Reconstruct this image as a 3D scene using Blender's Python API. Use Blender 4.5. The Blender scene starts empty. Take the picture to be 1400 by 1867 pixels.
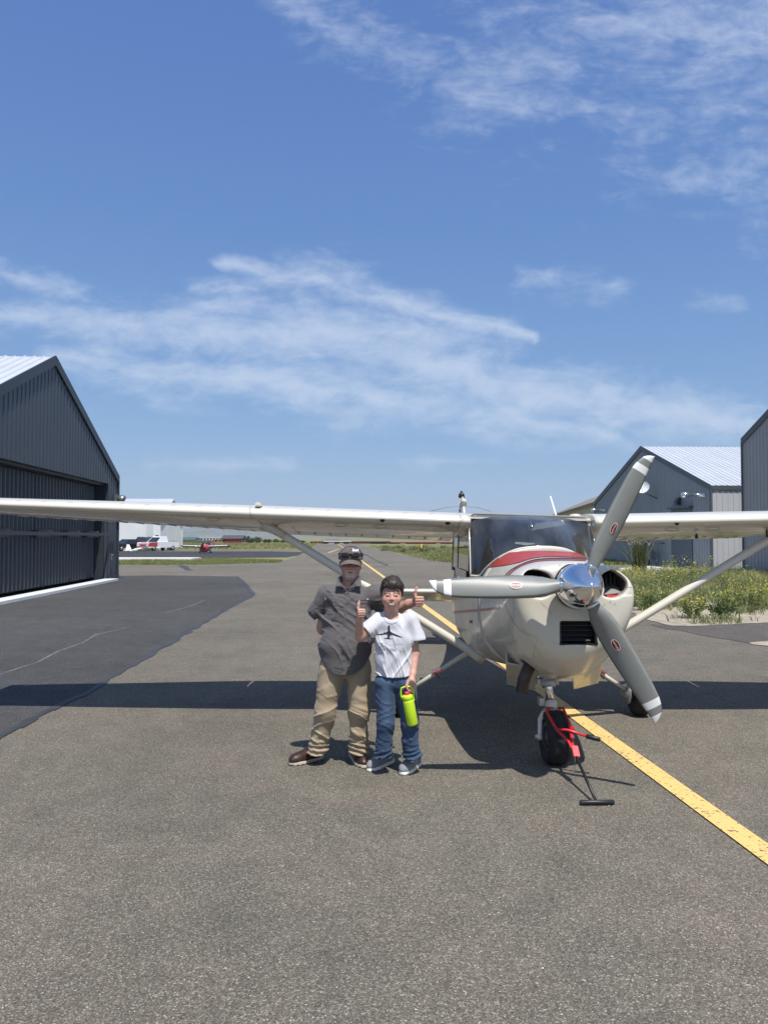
import bpy, bmesh, math, random
import numpy as np
from mathutils import Vector, Matrix
from mathutils.bvhtree import BVHTree

SC = bpy.context.scene
COL = SC.collection
R = math.radians
random.seed(7)
RNG = np.random.default_rng(7)

# ------------------------------------------------------------------ camera
CAM_H, FPX, CX, CY = 1.75, 1400.0, 700.0, 933.5
PITCH = math.atan(45.5 / 1400.0)
cam_d = bpy.data.cameras.new('camera')
cam = bpy.data.objects.new('camera', cam_d)
COL.objects.link(cam)
cam.location = (0, 0, CAM_H)
cam.rotation_euler = (math.pi / 2 + PITCH, 0, 0)
cam_d.sensor_fit = 'VERTICAL'
cam_d.sensor_height = 36.0
cam_d.lens = 36.0 * FPX / 1867.0
cam_d.clip_start = 0.05
cam_d.clip_end = 20000
SC.camera = cam

# ------------------------------------------------------------------ sun, sky, exposure
SUN_DIR = Vector((0.17, -0.46, 1.0)).normalized()          # towards the sun
sun_d = bpy.data.lights.new('sun', 'SUN')
sun_d.energy = 3.85
sun_d.angle = R(0.53)
sun_d.color = (1.0, 0.96, 0.90)
sun = bpy.data.objects.new('sun', sun_d)
COL.objects.link(sun)
sun.rotation_euler = SUN_DIR.to_track_quat('Z', 'Y').to_euler()
sun.location = (4, -8, 20)

world = bpy.data.worlds.new('World')
SC.world = world
world.use_nodes = True
SKY_STRENGTH = 0.12
def build_world():
    nt = world.node_tree
    N, L = nt.nodes, nt.links
    N.clear()
    out = N.new('ShaderNodeOutputWorld')
    bg = N.new('ShaderNodeBackground')
    bg.inputs['Strength'].default_value = 1.0
    L.new(bg.outputs[0], out.inputs[0])
    sky = N.new('ShaderNodeTexSky')
    sky.sky_type = 'NISHITA'
    sky.sun_disc = False
    sky.sun_elevation = math.asin(SUN_DIR.z)
    sky.sun_rotation = math.atan2(SUN_DIR.x, SUN_DIR.y)
    sky.altitude = 1300
    sky.air_density = 1.0
    sky.dust_density = 0.25
    sky.ozone_density = 6.0
    def mth(op, a, b=None, c=None):
        n = N.new('ShaderNodeMath'); n.operation = op
        for i, v in enumerate((a, b, c)):
            if v is None: continue
            if isinstance(v, (int, float)): n.inputs[i].default_value = v
            else: L.new(v, n.inputs[i])
        return n.outputs[0]
    def ss(v, lo, hi):
        n = N.new('ShaderNodeMapRange'); n.interpolation_type = 'SMOOTHSTEP'
        n.inputs['From Min'].default_value = lo; n.inputs['From Max'].default_value = hi
        L.new(v, n.inputs['Value']); return n.outputs['Result']
    tc = N.new('ShaderNodeTexCoord')
    sep = N.new('ShaderNodeSeparateXYZ'); L.new(tc.outputs['Generated'], sep.inputs[0])
    dz = mth('MAXIMUM', sep.outputs['Z'], 0.02)
    px = mth('DIVIDE', sep.outputs['X'], dz)
    py = mth('DIVIDE', sep.outputs['Y'], dz)
    comb = N.new('ShaderNodeCombineXYZ'); L.new(px, comb.inputs[0]); L.new(py, comb.inputs[1])
    def noise(vec, scale, detail, rough, dist=0.0):
        n = N.new('ShaderNodeTexNoise'); n.inputs['Scale'].default_value = scale
        n.inputs['Detail'].default_value = detail; n.inputs['Roughness'].default_value = rough
        n.inputs['Distortion'].default_value = dist
        L.new(vec, n.inputs['Vector']); return n.outputs['Fac']
    def rotated(ang, sx, sy, off=(0, 0)):
        m = N.new('ShaderNodeMapping'); m.inputs['Rotation'].default_value = (0, 0, ang)
        m.inputs['Scale'].default_value = (sx, sy, 1); m.inputs['Location'].default_value = (off[0], off[1], 0)
        L.new(comb.outputs[0], m.inputs[0]); return m.outputs[0]
    # cloud sheet seen over the far end of the field: streaks laid along directions (x/y, z/y), broken up by noise
    fy = mth('MAXIMUM', sep.outputs['Y'], 0.05)
    cu, cv = mth('DIVIDE', sep.outputs['X'], fy), mth('DIVIDE', sep.outputs['Z'], fy)
    cvec = N.new('ShaderNodeCombineXYZ'); L.new(cu, cvec.inputs[0]); L.new(cv, cvec.inputs[1])
    def dnoise(rot, sx, sy, scale, detail, rough, off, dist=0.3):
        m = N.new('ShaderNodeMapping'); m.inputs['Rotation'].default_value = (0, 0, rot); m.inputs['Scale'].default_value = (sx, sy, 1)
        m.inputs['Location'].default_value = (off, off*.7, 0); L.new(cvec.outputs[0], m.inputs[0]); return noise(m.outputs[0], scale, detail, rough, dist)
    wu = dnoise(R(10), 1, 2, 6.0, 4, .55, 1.3); wv = dnoise(R(10), 1, 2, 6.0, 4, .55, 5.1)
    warp = N.new('ShaderNodeCombineXYZ')
    L.new(mth('ADD', cu, mth('MULTIPLY', mth('SUBTRACT', wu, .5), .10)), warp.inputs[0]); L.new(mth('ADD', cv, mth('MULTIPLY', mth('SUBTRACT', wv, .5), .055)), warp.inputs[1])
    def vmath(op, a, b):
        n = N.new('ShaderNodeVectorMath'); n.operation = op
        for k, v in enumerate((a, b)):
            if v is None: continue
            if isinstance(v, tuple): n.inputs[k].default_value = v
            else: L.new(v, n.inputs[k])
        return n
    SEG = [(410,472,560,508,12,20,.9),(560,508,790,562,24,26,1),(790,562,970,612,28,8,1),(-60,568,300,592,34,38,.85),(300,592,560,612,44,76,1),(560,604,900,690,84,70,1.05),
           (900,690,1150,745,68,48,1),(1150,745,1430,785,50,26,.95),(90,658,300,684,24,32,.9),(300,684,650,715,36,42,1),(650,722,1150,795,48,26,.9),(-20,490,150,530,20,10,.6),(340,525,470,515,16,14,.6),
           (950,514,1120,518,12,18,.36),(520,-20,770,95,30,30,.34),(820,140,965,195,22,28,.46),(880,110,1200,30,70,130,.34),(1200,40,1520,10,130,190,.45),(1290,315,1480,335,30,52,.28),(1270,548,1330,548,8,8,.2),(280,845,545,850,12,9,.42),(740,848,870,848,8,8,.36)]
    dens = None
    for x0, y0, x1, y1, r0, r1, w in SEG:
        a = ((x0-700)/1400, (979-y0)/1400, 0.); b = ((x1-700)/1400, (979-y1)/1400, 0.); ba = (b[0]-a[0], b[1]-a[1], 0.); l2 = ba[0]**2+ba[1]**2
        pa = vmath('SUBTRACT', warp.outputs[0], a)
        dt = vmath('DOT_PRODUCT', pa.outputs[0], (ba[0]/l2, ba[1]/l2, 0.))
        cl = N.new('ShaderNodeClamp'); L.new(dt.outputs['Value'], cl.inputs[0])
        sc_ = N.new('ShaderNodeVectorMath'); sc_.operation = 'SCALE'; sc_.inputs[0].default_value = ba; L.new(cl.outputs[0], sc_.inputs['Scale'])
        ln = vmath('SUBTRACT', pa.outputs[0], sc_.outputs[0]); le = N.new('ShaderNodeVectorMath'); le.operation = 'LENGTH'; L.new(ln.outputs[0], le.inputs[0])
        rad = mth('MULTIPLY_ADD', cl.outputs[0], (r1-r0)/1400*1.35, r0/1400*1.35)
        q = mth('MULTIPLY', mth('SUBTRACT', 1.0, mth('DIVIDE', le.outputs['Value'], rad)), w)
        dens = q if dens is None else mth('SMOOTH_MAX', dens, q, 0.18)
    f1 = dnoise(R(9), 1, 2.6, 9.0, 9, .62, 2.7, .5); f2 = dnoise(R(14), 1, 1.7, 26.0, 6, .62, 8.1, .4)
    tex = mth('ADD', mth('MULTIPLY', mth('SUBTRACT', f1, .5), 1.5), mth('MULTIPLY', mth('SUBTRACT', f2, .5), .9))
    a1 = ss(mth('ADD', mth('MULTIPLY', dens, .85), mth('MULTIPLY', tex, 1.35)), -0.30, 1.25)
    front = ss(sep.outputs['Y'], 0.25, 0.5)
    a1 = mth('MULTIPLY', a1, front)
    # thin mottled cirrus going on overhead, above what the camera sees
    fine = noise(rotated(R(-34), 1.15, 1.35, (0.4, 7.3)), 2.3, 8, 0.64, 0.45)
    f = mth('ADD', mth('SUBTRACT', mth('ADD', mth('MULTIPLY', px, 0.80), 1.52), py), mth('MULTIPLY', mth('SUBTRACT', fine, .5), .5))
    a2 = mth('MULTIPLY', mth('MULTIPLY', ss(f, -0.05, 0.9), mth('SUBTRACT', 1.0, ss(py, 1.0, 1.5))), mth('MULTIPLY_ADD', fine, .35, .12))
    a = mth('MAXIMUM', a1, a2)
    a = mth('MULTIPLY', mth('MINIMUM', a, 1.0), mth('MULTIPLY', ss(sep.outputs['Z'], 0.02, 0.12), 0.56))
    sk = N.new('ShaderNodeVectorMath'); sk.operation = 'SCALE'
    L.new(sky.outputs[0], sk.inputs[0]); sk.inputs['Scale'].default_value = SKY_STRENGTH
    # hazy summer air: the brightness saturates towards the horizon instead of climbing to white
    def vm(op, a, b):
        n = N.new('ShaderNodeVectorMath'); n.operation = op; L.new(a, n.inputs[0])
        if isinstance(b, tuple): n.inputs[1].default_value = b
        else: L.new(b, n.inputs[1])
        return n.outputs[0]
    num = vm('MULTIPLY', sk.outputs[0], (1.16, 1.46, 2.75))
    den = vm('ADD', vm('MULTIPLY', sk.outputs[0], (2.05, 2.32, 3.96)), (1., 1., 1.))
    skc = vm('DIVIDE', num, den)
    mix = N.new('ShaderNodeMix'); mix.data_type = 'RGBA'
    L.new(a, mix.inputs['Factor']); L.new(skc, mix.inputs['A'])
    mix.inputs['B'].default_value = (0.54, 0.60, 0.70, 1)
    L.new(mix.outputs['Result'], bg.inputs['Color'])
build_world()

SC.view_settings.view_transform = 'Standard'
SC.view_settings.look = 'None'
SC.view_settings.exposure = 0.44
SC.view_settings.gamma = 1.0
SC.cycles.use_denoising = True
SC.cycles.max_bounces = 8
SC.cycles.transparent_max_bounces = 12
SC.cycles.caustics_reflective = False
SC.cycles.caustics_refractive = False

# ------------------------------------------------------------------ helpers
def at(px, py, D):
    """point of the place at distance D (along Y) seen on the ray through photo pixel px,py"""
    u, v = (px - CX) / FPX, (CY - py) / FPX
    c, s = math.cos(PITCH), math.sin(PITCH)
    y, z = c - v * s, s + v * c
    k = D / y
    return np.array((u * k, D, CAM_H + z * k))
def gd(px, py, z=0.0):
    """ground point under a photo pixel"""
    u, v = (px - CX) / FPX, (CY - py) / FPX
    c, s = math.cos(PITCH), math.sin(PITCH)
    y, zz = c - v * s, s + v * c
    k = (z - CAM_H) / zz
    return np.array((u * k, y * k, z))

def tag(o, label=None, cat=None, group=None, kind=None):
    if label: o['label'] = label
    if cat: o['category'] = cat
    if group: o['group'] = group
    if kind: o['kind'] = kind
    return o
ROOTLOC = {}
def empty(name, loc):
    o = bpy.data.objects.new(name, None)
    o.empty_display_size = 0.2
    o.location = loc
    COL.objects.link(o)
    ROOTLOC[o.name] = np.array(loc, float)
    return o
def link_mesh(name, me, parent=None):
    o = bpy.data.objects.new(name, me)
    COL.objects.link(o)
    if parent is not None:
        o.parent = parent
        ROOTLOC[o.name] = ROOTLOC.get(parent.name, np.zeros(3))
    return o

class MB:
    """collects faces; build() links them as one mesh object"""
    def __init__(s): s.v = []; s.f = []; s.m = []; s.sm = []; s.n = 0
    def add(s, V, F, mi=0, smooth=False):
        V = np.asarray(V, float).reshape(-1, 3)
        s.v.append(V)
        for f in F:
            s.f.append([i + s.n for i in f]); s.m.append(mi); s.sm.append(smooth)
        s.n += len(V); return s
    def box(s, lo, hi, mi=0):
        x0, y0, z0 = lo; x1, y1, z1 = hi
        V = [(x0,y0,z0),(x1,y0,z0),(x1,y1,z0),(x0,y1,z0),(x0,y0,z1),(x1,y0,z1),(x1,y1,z1),(x0,y1,z1)]
        return s.add(V, [(0,3,2,1),(4,5,6,7),(0,1,5,4),(1,2,6,5),(2,3,7,6),(3,0,4,7)], mi)
    def obox(s, c, ax, ay, az, hx, hy, hz, mi=0):
        c = np.array(c, float); ax, ay, az = (np.array(a, float) for a in (ax, ay, az))
        V = [c + sx*hx*ax + sy*hy*ay + sz*hz*az for sz in (-1,1) for sx, sy in ((-1,-1),(1,-1),(1,1),(-1,1))]
        return s.add(V, [(0,3,2,1),(4,5,6,7),(0,1,5,4),(1,2,6,5),(2,3,7,6),(3,0,4,7)], mi)
    def rings(s, rr, mi=0, smooth=True, cap=True, closed=True):
        n = len(rr[0]); V = np.concatenate([np.asarray(r, float) for r in rr]); F = []
        for i in range(len(rr) - 1):
            for j in range(n if closed else n - 1):
                a, b = i*n + j, i*n + (j+1) % n
                F.append((a, b, b + n, a + n))
        s.add(V, F, mi, smooth)
        if cap and closed:
            base = s.n - len(V)
            s.f.append([base + j for j in range(n)][::-1]); s.m.append(mi); s.sm.append(False)
            s.f.append([base + (len(rr)-1)*n + j for j in range(n)]); s.m.append(mi); s.sm.append(False)
        return s
    def tube(s, P, rad, n=10, mi=0, cap=True, flat=1.0, up=None):
        P = [np.array(p, float) for p in P]
        if np.isscalar(rad): rad = [rad] * len(P)
        rr = []; prev = None
        for i, p in enumerate(P):
            t = (P[min(i+1, len(P)-1)] - P[max(i-1, 0)]); t /= np.linalg.norm(t) + 1e-12
            if prev is None:
                a = np.array(up if up is not None else ((0,0,1) if abs(t[2]) < .9 else (1,0,0)), float)
            else: a = prev
            a = a - t * np.dot(a, t); a /= np.linalg.norm(a) + 1e-12
            prev = a; b = np.cross(t, a)
            ang = np.arange(n) * 2 * math.pi / n
            rr.append(p + rad[i] * (np.cos(ang)[:,None]*a*flat + np.sin(ang)[:,None]*b))
        return s.rings(rr, mi, True, cap)
    def lathe(s, c, axis, prof, n=24, mi=0, cap=True):
        """prof: list of (distance along axis, radius)"""
        c = np.array(c, float); t = np.array(axis, float); t /= np.linalg.norm(t)
        a = np.array((0,0,1.)) if abs(t[2]) < .9 else np.array((1.,0,0))
        a = a - t*np.dot(a,t); a /= np.linalg.norm(a); b = np.cross(t, a)
        ang = np.arange(n) * 2*math.pi/n
        ring = np.cos(ang)[:,None]*a + np.sin(ang)[:,None]*b
        return s.rings([c + t*h + max(r, 1e-4)*ring for h, r in prof], mi, True, cap)
    def poly_prism(s, pts, off, mi=0):
        """planar polygon extruded by vector off"""
        P = np.array(pts, float); n = len(P); Q = P + np.array(off, float)
        F = [tuple(range(n))[::-1], tuple(range(n, 2*n))] + [(i, (i+1) % n, (i+1) % n + n, i + n) for i in range(n)]
        return s.add(np.concatenate([P, Q]), F, mi)
    def build(s, name, mats, parent=None, bevel=0.0, fixn=True):
        V = np.concatenate(s.v) if s.v else np.zeros((0,3))
        if parent is not None: V = V - ROOTLOC.get(parent.name, 0)
        me = bpy.data.meshes.new(name)
        me.from_pydata(V.tolist(), [], s.f)
        mats = mats if isinstance(mats, (list, tuple)) else [mats]
        for m in mats: me.materials.append(m)
        me.polygons.foreach_set('material_index', s.m)
        me.polygons.foreach_set('use_smooth', s.sm)
        if fixn or bevel:
            bm = bmesh.new(); bm.from_mesh(me)
            if bevel:
                bmesh.ops.remove_doubles(bm, verts=bm.verts, dist=1e-5)
                es = [e for e in bm.edges if len(e.link_faces) == 2 and e.calc_face_angle(0) > 0.6]
                bmesh.ops.bevel(bm, geom=es, offset=bevel, segments=2, affect='EDGES', clamp_overlap=True)
            bmesh.ops.recalc_face_normals(bm, faces=bm.faces)
            bm.to_mesh(me); bm.free()
        me.update()
        return link_mesh(name, me, parent)

def set_colors(me, cols):
    ca = me.color_attributes.new('tint', 'FLOAT_COLOR', 'POINT')
    c = np.ones((len(me.vertices), 4), np.float32); c[:, :3] = cols
    ca.data.foreach_set('color', c.ravel())

# ------------------------------------------------------------------ materials
def srgb(r, g, b):
    f = lambda c: ((c/255+.055)/1.055)**2.4 if c/255 > .04045 else c/255/12.92
    return (f(r), f(g), f(b))
def M(name, col=(.5,.5,.5), rough=.5, metal=0.0, var=0.0, vscale=6.0, bump=0.0, bscale=60.0, coat=0.0, attr=False,
      stretch=(1,1,1), spec=0.5, var2=0.0, v2scale=0.8, sub=0.0, rvar=0.0):
    m = bpy.data.materials.new(name); m.use_nodes = True
    nt = m.node_tree; N, L = nt.nodes, nt.links
    b = N['Principled BSDF']
    b.inputs['Base Color'].default_value = (*col, 1)
    b.inputs['Roughness'].default_value = rough
    b.inputs['Metallic'].default_value = metal
    b.inputs['Specular IOR Level'].default_value = spec
    if coat: b.inputs['Coat Weight'].default_value = coat; b.inputs['Coat Roughness'].default_value = 0.08
    if sub:
        b.inputs['Subsurface Weight'].default_value = sub
        b.inputs['Subsurface Radius'].default_value = (.012, .005, .003); b.inputs['Subsurface Scale'].default_value = 1.0
    tc = N.new('ShaderNodeTexCoord'); mp = N.new('ShaderNodeMapping')
    mp.inputs['Scale'].default_value = stretch
    L.new(tc.outputs['Object'], mp.inputs[0])
    src = None
    if attr:
        at_ = N.new('ShaderNodeAttribute'); at_.attribute_name = 'tint'; src = at_.outputs['Color']
        L.new(src, b.inputs['Base Color'])
    def mul(src, fac_sock, lo, hi):
        mr = N.new('ShaderNodeMapRange'); mr.inputs['From Min'].default_value = .25; mr.inputs['From Max'].default_value = .75
        mr.inputs['To Min'].default_value = lo; mr.inputs['To Max'].default_value = hi
        L.new(fac_sock, mr.inputs['Value'])
        vm = N.new('ShaderNodeVectorMath'); vm.operation = 'SCALE'
        if src is None: vm.inputs[0].default_value = col
        else: L.new(src, vm.inputs[0])
        L.new(mr.outputs[0], vm.inputs['Scale'])
        return vm.outputs[0]
    def nz(sc, det=5):
        n = N.new('ShaderNodeTexNoise'); n.inputs['Scale'].default_value = sc; n.inputs['Detail'].default_value = det
        L.new(mp.outputs[0], n.inputs['Vector']); return n.outputs['Fac']
    if var:
        src = mul(src, nz(vscale), 1-var, 1+var)
    if var2:
        src = mul(src, nz(v2scale, 3), 1-var2, 1+var2)
    if src is not None: L.new(src, b.inputs['Base Color'])
    if rvar:
        mr = N.new('ShaderNodeMapRange'); mr.inputs['To Min'].default_value = max(rough-rvar, .02); mr.inputs['To Max'].default_value = rough+rvar
        L.new(nz(vscale*1.7), mr.inputs['Value']); L.new(mr.outputs[0], b.inputs['Roughness'])
    if bump:
        bp = N.new('ShaderNodeBump'); bp.inputs['Strength'].default_value = 1.0; bp.inputs['Distance'].default_value = bump
        L.new(nz(bscale, 4), bp.inputs['Height']); L.new(bp.outputs[0], b.inputs['Normal'])
    return m

def asphalt(name, base, stone, tint, patchy=.12, cells=175.0):
    """aggregate surface: stones of many greys in a binder, worn patches, fine relief"""
    m = bpy.data.materials.new(name); m.use_nodes = True
    nt = m.node_tree; N, L = nt.nodes, nt.links
    b = N['Principled BSDF']; b.inputs['Roughness'].default_value = .88; b.inputs['Specular IOR Level'].default_value = .3
    tc = N.new('ShaderNodeTexCoord')
    vo = N.new('ShaderNodeTexVoronoi'); vo.inputs['Scale'].default_value = cells
    L.new(tc.outputs['Object'], vo.inputs['Vector'])
    bw = N.new('ShaderNodeSeparateColor'); L.new(vo.outputs['Color'], bw.inputs[0])
    cr = N.new('ShaderNodeValToRGB'); el = cr.color_ramp.elements
    el[0].position = 0.0; el[0].color = (*[c*.46 for c in base], 1)
    el[1].position = 1.0; el[1].color = (*[c*2.1 for c in stone], 1)
    for p, c in ((.30, [c*.78 for c in base]), (.66, [c*1.06 for c in base]), (.88, stone), (.965, [c*1.35 for c in stone])):
        e = el.new(p); e.color = (*c, 1)
    L.new(bw.outputs[0], cr.inputs[0])
    def nz(sc, det, ro=.6):
        n = N.new('ShaderNodeTexNoise'); n.inputs['Scale'].default_value = sc; n.inputs['Detail'].default_value = det
        n.inputs['Roughness'].default_value = ro
        L.new(tc.outputs['Object'], n.inputs['Vector']); return n
    src = cr.outputs[0]
    for sc, det, a in ((.16, 4, patchy), (.9, 6, patchy*.9), (3.5, 4, patchy*.6), (45., 3, .16)):
        mr = N.new('ShaderNodeMapRange'); mr.inputs['From Min'].default_value = .3; mr.inputs['From Max'].default_value = .7
        mr.inputs['To Min'].default_value = 1-a; mr.inputs['To Max'].default_value = 1+a
        L.new(nz(sc, det).outputs['Fac'], mr.inputs[0])
        vm = N.new('ShaderNodeVectorMath'); vm.operation = 'SCALE'; L.new(src, vm.inputs[0]); L.new(mr.outputs[0], vm.inputs['Scale'])
        src = vm.outputs[0]
    mx = N.new('ShaderNodeMix'); mx.data_type = 'RGBA'; mx.blend_type = 'MULTIPLY'
    mr = N.new('ShaderNodeMapRange'); mr.inputs['From Min'].default_value = .42; mr.inputs['From Max'].default_value = .6
    L.new(nz(.9, 4).outputs['Fac'], mr.inputs[0]); L.new(mr.outputs[0], mx.inputs['Factor'])
    L.new(src, mx.inputs['A']); mx.inputs['B'].default_value = (*tint, 1)
    L.new(mx.outputs['Result'], b.inputs['Base Color'])
    bp = N.new('ShaderNodeBump'); bp.inputs['Distance'].default_value = .004; bp.inputs['Strength'].default_value = .8
    L.new(bw.outputs[0], bp.inputs['Height']); L.new(bp.outputs[0], b.inputs['Normal'])
    return m

# ------------------------------------------------------------------ implicit surfaces
def vnoise(P, seed=0):
    """smooth value noise in -1..1, P (...,3)"""
    P = np.asarray(P, np.float32); i = np.floor(P).astype(np.int64); f = (P - i).astype(np.float32)
    f = f*f*(3-2*f)
    def h(dx, dy, dz):
        n = (i[...,0]+dx)*374761393 + (i[...,1]+dy)*668265263 + (i[...,2]+dz)*2147483647 + seed*974711
        n = (n ^ (n >> 13)) * 1274126177; n = n ^ (n >> 16)
        return ((n & 0xffff) / 32767.5 - 1).astype(np.float32)
    x, y, z = f[...,0], f[...,1], f[...,2]
    l = lambda a, b, t: a + (b-a)*t
    return l(l(l(h(0,0,0),h(1,0,0),x), l(h(0,1,0),h(1,1,0),x), y), l(l(h(0,0,1),h(1,0,1),x), l(h(0,1,1),h(1,1,1),x), y), z)

class SDF:
    def __init__(s, lo, hi, res):
        s.lo = np.array(lo, float); s.res = res
        s.n = np.ceil((np.array(hi, float) - s.lo)/res).astype(int) + 1
        s.ax = [(s.lo[k] + res*np.arange(s.n[k])).astype(np.float32) for k in range(3)]
        s.d = np.full(s.n, 0.25, np.float32)
    def sub(s, lo, hi):
        a = np.clip(np.floor((np.array(lo)-s.lo)/s.res).astype(int), 0, s.n); b = np.clip(np.ceil((np.array(hi)-s.lo)/s.res).astype(int)+1, 0, s.n)
        sl = tuple(slice(a[k], b[k]) for k in range(3))
        g = np.meshgrid(*[s.ax[k][sl[k]] for k in range(3)], indexing='ij')
        return sl, g
    def put(s, lo, hi, fn, k=0.01, op='u', pad=None):
        pad = (k + 3*s.res) if pad is None else pad
        sl, g = s.sub(np.array(lo)-pad, np.array(hi)+pad)
        if g[0].size == 0: return s
        d2 = fn(*g).astype(np.float32); d1 = s.d[sl]
        if op == 'u':
            h = np.clip(.5 + .5*(d2-d1)/k, 0, 1); r = d2*(1-h) + d1*h - k*h*(1-h)
        elif op == 's':
            h = np.clip(.5 - .5*(d1+d2)/k, 0, 1); r = d1*(1-h) - d2*h + k*h*(1-h)
        elif op == 'i':
            h = np.clip(.5 - .5*(d2-d1)/k, 0, 1); r = d2*(1-h) + d1*h + k*h*(1-h)
        s.d[sl] = r; return s
    def cone(s, a, b, ra, rb, k=.02, op='u', flat=(1,1,1)):
        a, b, fl = np.array(a, float), np.array(b, float), np.array(flat, float)
        R_ = max(ra, rb)*max(flat); A, B = a/fl, b/fl; ba = B-A; L2 = float(ba@ba) + 1e-12
        def fn(x, y, z):
            x, y, z = x/fl[0]-A[0], y/fl[1]-A[1], z/fl[2]-A[2]
            t = np.clip((x*ba[0]+y*ba[1]+z*ba[2])/L2, 0, 1)
            return (np.sqrt((x-t*ba[0])**2+(y-t*ba[1])**2+(z-t*ba[2])**2) - (ra+(rb-ra)*t))*fl.min()
        return s.put(np.minimum(a,b)-R_, np.maximum(a,b)+R_, fn, k, op)
    def ell(s, c, r, k=.02, op='u', rot=None):
        c, r = np.array(c, float), np.array(r, float); m = r.max()
        Q = np.array(rot.to_3x3()).T if rot is not None else np.eye(3)
        def fn(x, y, z):
            x, y, z = x-c[0], y-c[1], z-c[2]
            X = [(Q[i,0]*x+Q[i,1]*y+Q[i,2]*z) for i in range(3)]
            k0 = np.sqrt(sum((X[i]/r[i])**2 for i in range(3))); k1 = np.sqrt(sum((X[i]/r[i]**2)**2 for i in range(3))) + 1e-9
            return k0*(k0-1)/k1
        return s.put(c-m, c+m, fn, k, op)
    def box(s, c, h, rr=.005, k=.005, op='u', rot=None):
        c, h = np.array(c, float), np.array(h, float); m = np.linalg.norm(h)
        Q = np.array(rot.to_3x3()).T if rot is not None else np.eye(3)
        def fn(x, y, z):
            x, y, z = x-c[0], y-c[1], z-c[2]
            q = [np.abs(Q[i,0]*x+Q[i,1]*y+Q[i,2]*z)-h[i]+rr for i in range(3)]
            return np.sqrt(sum(np.maximum(a,0)**2 for a in q)) + np.minimum(np.maximum(np.maximum(q[0],q[1]),q[2]),0) - rr
        return s.put(c-m, c+m, fn, k, op)
    def displace(s, fn, band=.05):
        idx = np.where(np.abs(s.d) < band)
        P = np.stack([s.ax[k][idx[k]] for k in range(3)], -1)
        s.d[idx] += fn(P).astype(np.float32); return s
    def mesh(s):
        d = s.d; ins = d < 0; nx, ny, nz = d.shape
        c = [ins[i:nx-1+i, j:ny-1+j, k:nz-1+k] for i in (0,1) for j in (0,1) for k in (0,1)]
        cnt = sum(a.astype(np.int8) for a in c); act = (cnt > 0) & (cnt < 8)
        ci = np.argwhere(act); vid = np.full(act.shape, -1, np.int64); vid[tuple(ci.T)] = np.arange(len(ci))
        off = np.array([(i,j,k) for i in (0,1) for j in (0,1) for k in (0,1)])
        val = np.stack([d[ci[:,0]+o[0], ci[:,1]+o[1], ci[:,2]+o[2]] for o in off], 1)
        acc = np.zeros((len(ci),3)); w = np.zeros(len(ci))
        for a in range(8):
            for b in range(a+1, 8):
                if np.abs(off[a]-off[b]).sum() != 1: continue
                m = (val[:,a] < 0) != (val[:,b] < 0); t = val[m,a]/(val[m,a]-val[m,b])
                acc[m] += off[a] + t[:,None]*(off[b]-off[a]); w[m] += 1
        V = s.lo + s.res*(ci + acc/w[:,None])
        F = []
        for ax in range(3):
            sl0 = [slice(1,-1)]*3; sl0[ax] = slice(0,-1); sl1 = [slice(1,-1)]*3; sl1[ax] = slice(1,None)
            A, B = ins[tuple(sl0)], ins[tuple(sl1)]
            e = np.argwhere(A != B); flip = A[tuple(e.T)]
            e = e + 1; e[:,ax] -= 1
            u, v = (ax+1) % 3, (ax+2) % 3
            q = []
            for du, dv in ((-1,-1),(0,-1),(0,0),(-1,0)):
                p = e.copy(); p[:,u] += du; p[:,v] += dv; q.append(vid[tuple(p.T)])
            Q = np.stack(q, 1); Q[~flip] = Q[~flip][:, ::-1]; F.append(Q)
        F = np.concatenate(F); F = F[(F >= 0).all(1)]
        return V, F
def quads_obj(name, V, F, mats, parent=None, smooth=True, cols=None, fm=None):
    if parent is not None: V = V - ROOTLOC.get(parent.name, 0)
    me = bpy.data.meshes.new(name); n = F.shape[1]
    me.vertices.add(len(V)); me.vertices.foreach_set('co', np.asarray(V, np.float32).ravel())
    me.loops.add(F.size); me.loops.foreach_set('vertex_index', F.astype(np.int32).ravel())
    me.polygons.add(len(F)); me.polygons.foreach_set('loop_start', np.arange(0, F.size, n, dtype=np.int32))
    me.polygons.foreach_set('loop_total', np.full(len(F), n, np.int32))
    mats = mats if isinstance(mats, (list, tuple)) else [mats]
    for m in mats: me.materials.append(m)
    if fm is not None: me.polygons.foreach_set('material_index', np.asarray(fm, np.int32))
    me.polygons.foreach_set('use_smooth', np.full(len(F), smooth))
    me.update(calc_edges=True); me.validate()
    if cols is not None: set_colors(me, cols)
    return link_mesh(name, me, parent)

# surfaces onto which paint, seams and prints are laid
def bvh_of(objs):
    V, F, n = [], [], 0
    for o in objs:
        off = ROOTLOC.get(o.name, np.zeros(3))
        if o.parent is None: off = np.array(o.location)
        vs = [np.array(v.co) + off for v in o.data.vertices]
        V += [Vector(v) for v in vs]; F += [[i + n for i in p.vertices] for p in o.data.polygons]; n += len(vs)
    return BVHTree.FromPolygons(V, F)
CAMP = Vector((0, 0, CAM_H))
def lay(bvh, px, py, lift=.003):
    d = Vector(at(px, py, 10.0)) - CAMP; d.normalize()
    h = bvh.ray_cast(CAMP, d)
    if h[0] is None: return None
    n = h[1] if h[1].dot(d) < 0 else -h[1]
    return np.array(h[0] + n*lift)
def smooth_line(P, n):
    """Catmull-Rom through 2-D points"""
    P = np.array(P, float); Q = np.vstack([2*P[0]-P[1], P, 2*P[-1]-P[-2]]); out = []
    seg = len(P)-1
    for t in np.linspace(0, seg - 1e-6, n):
        i = int(t); f = t - i; a, b, c, d = Q[i], Q[i+1], Q[i+2], Q[i+3]
        out.append(.5*((2*b) + (-a+c)*f + (2*a-5*b+4*c-d)*f*f + (-a+3*b-3*c+d)*f**3))
    return np.array(out)
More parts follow.
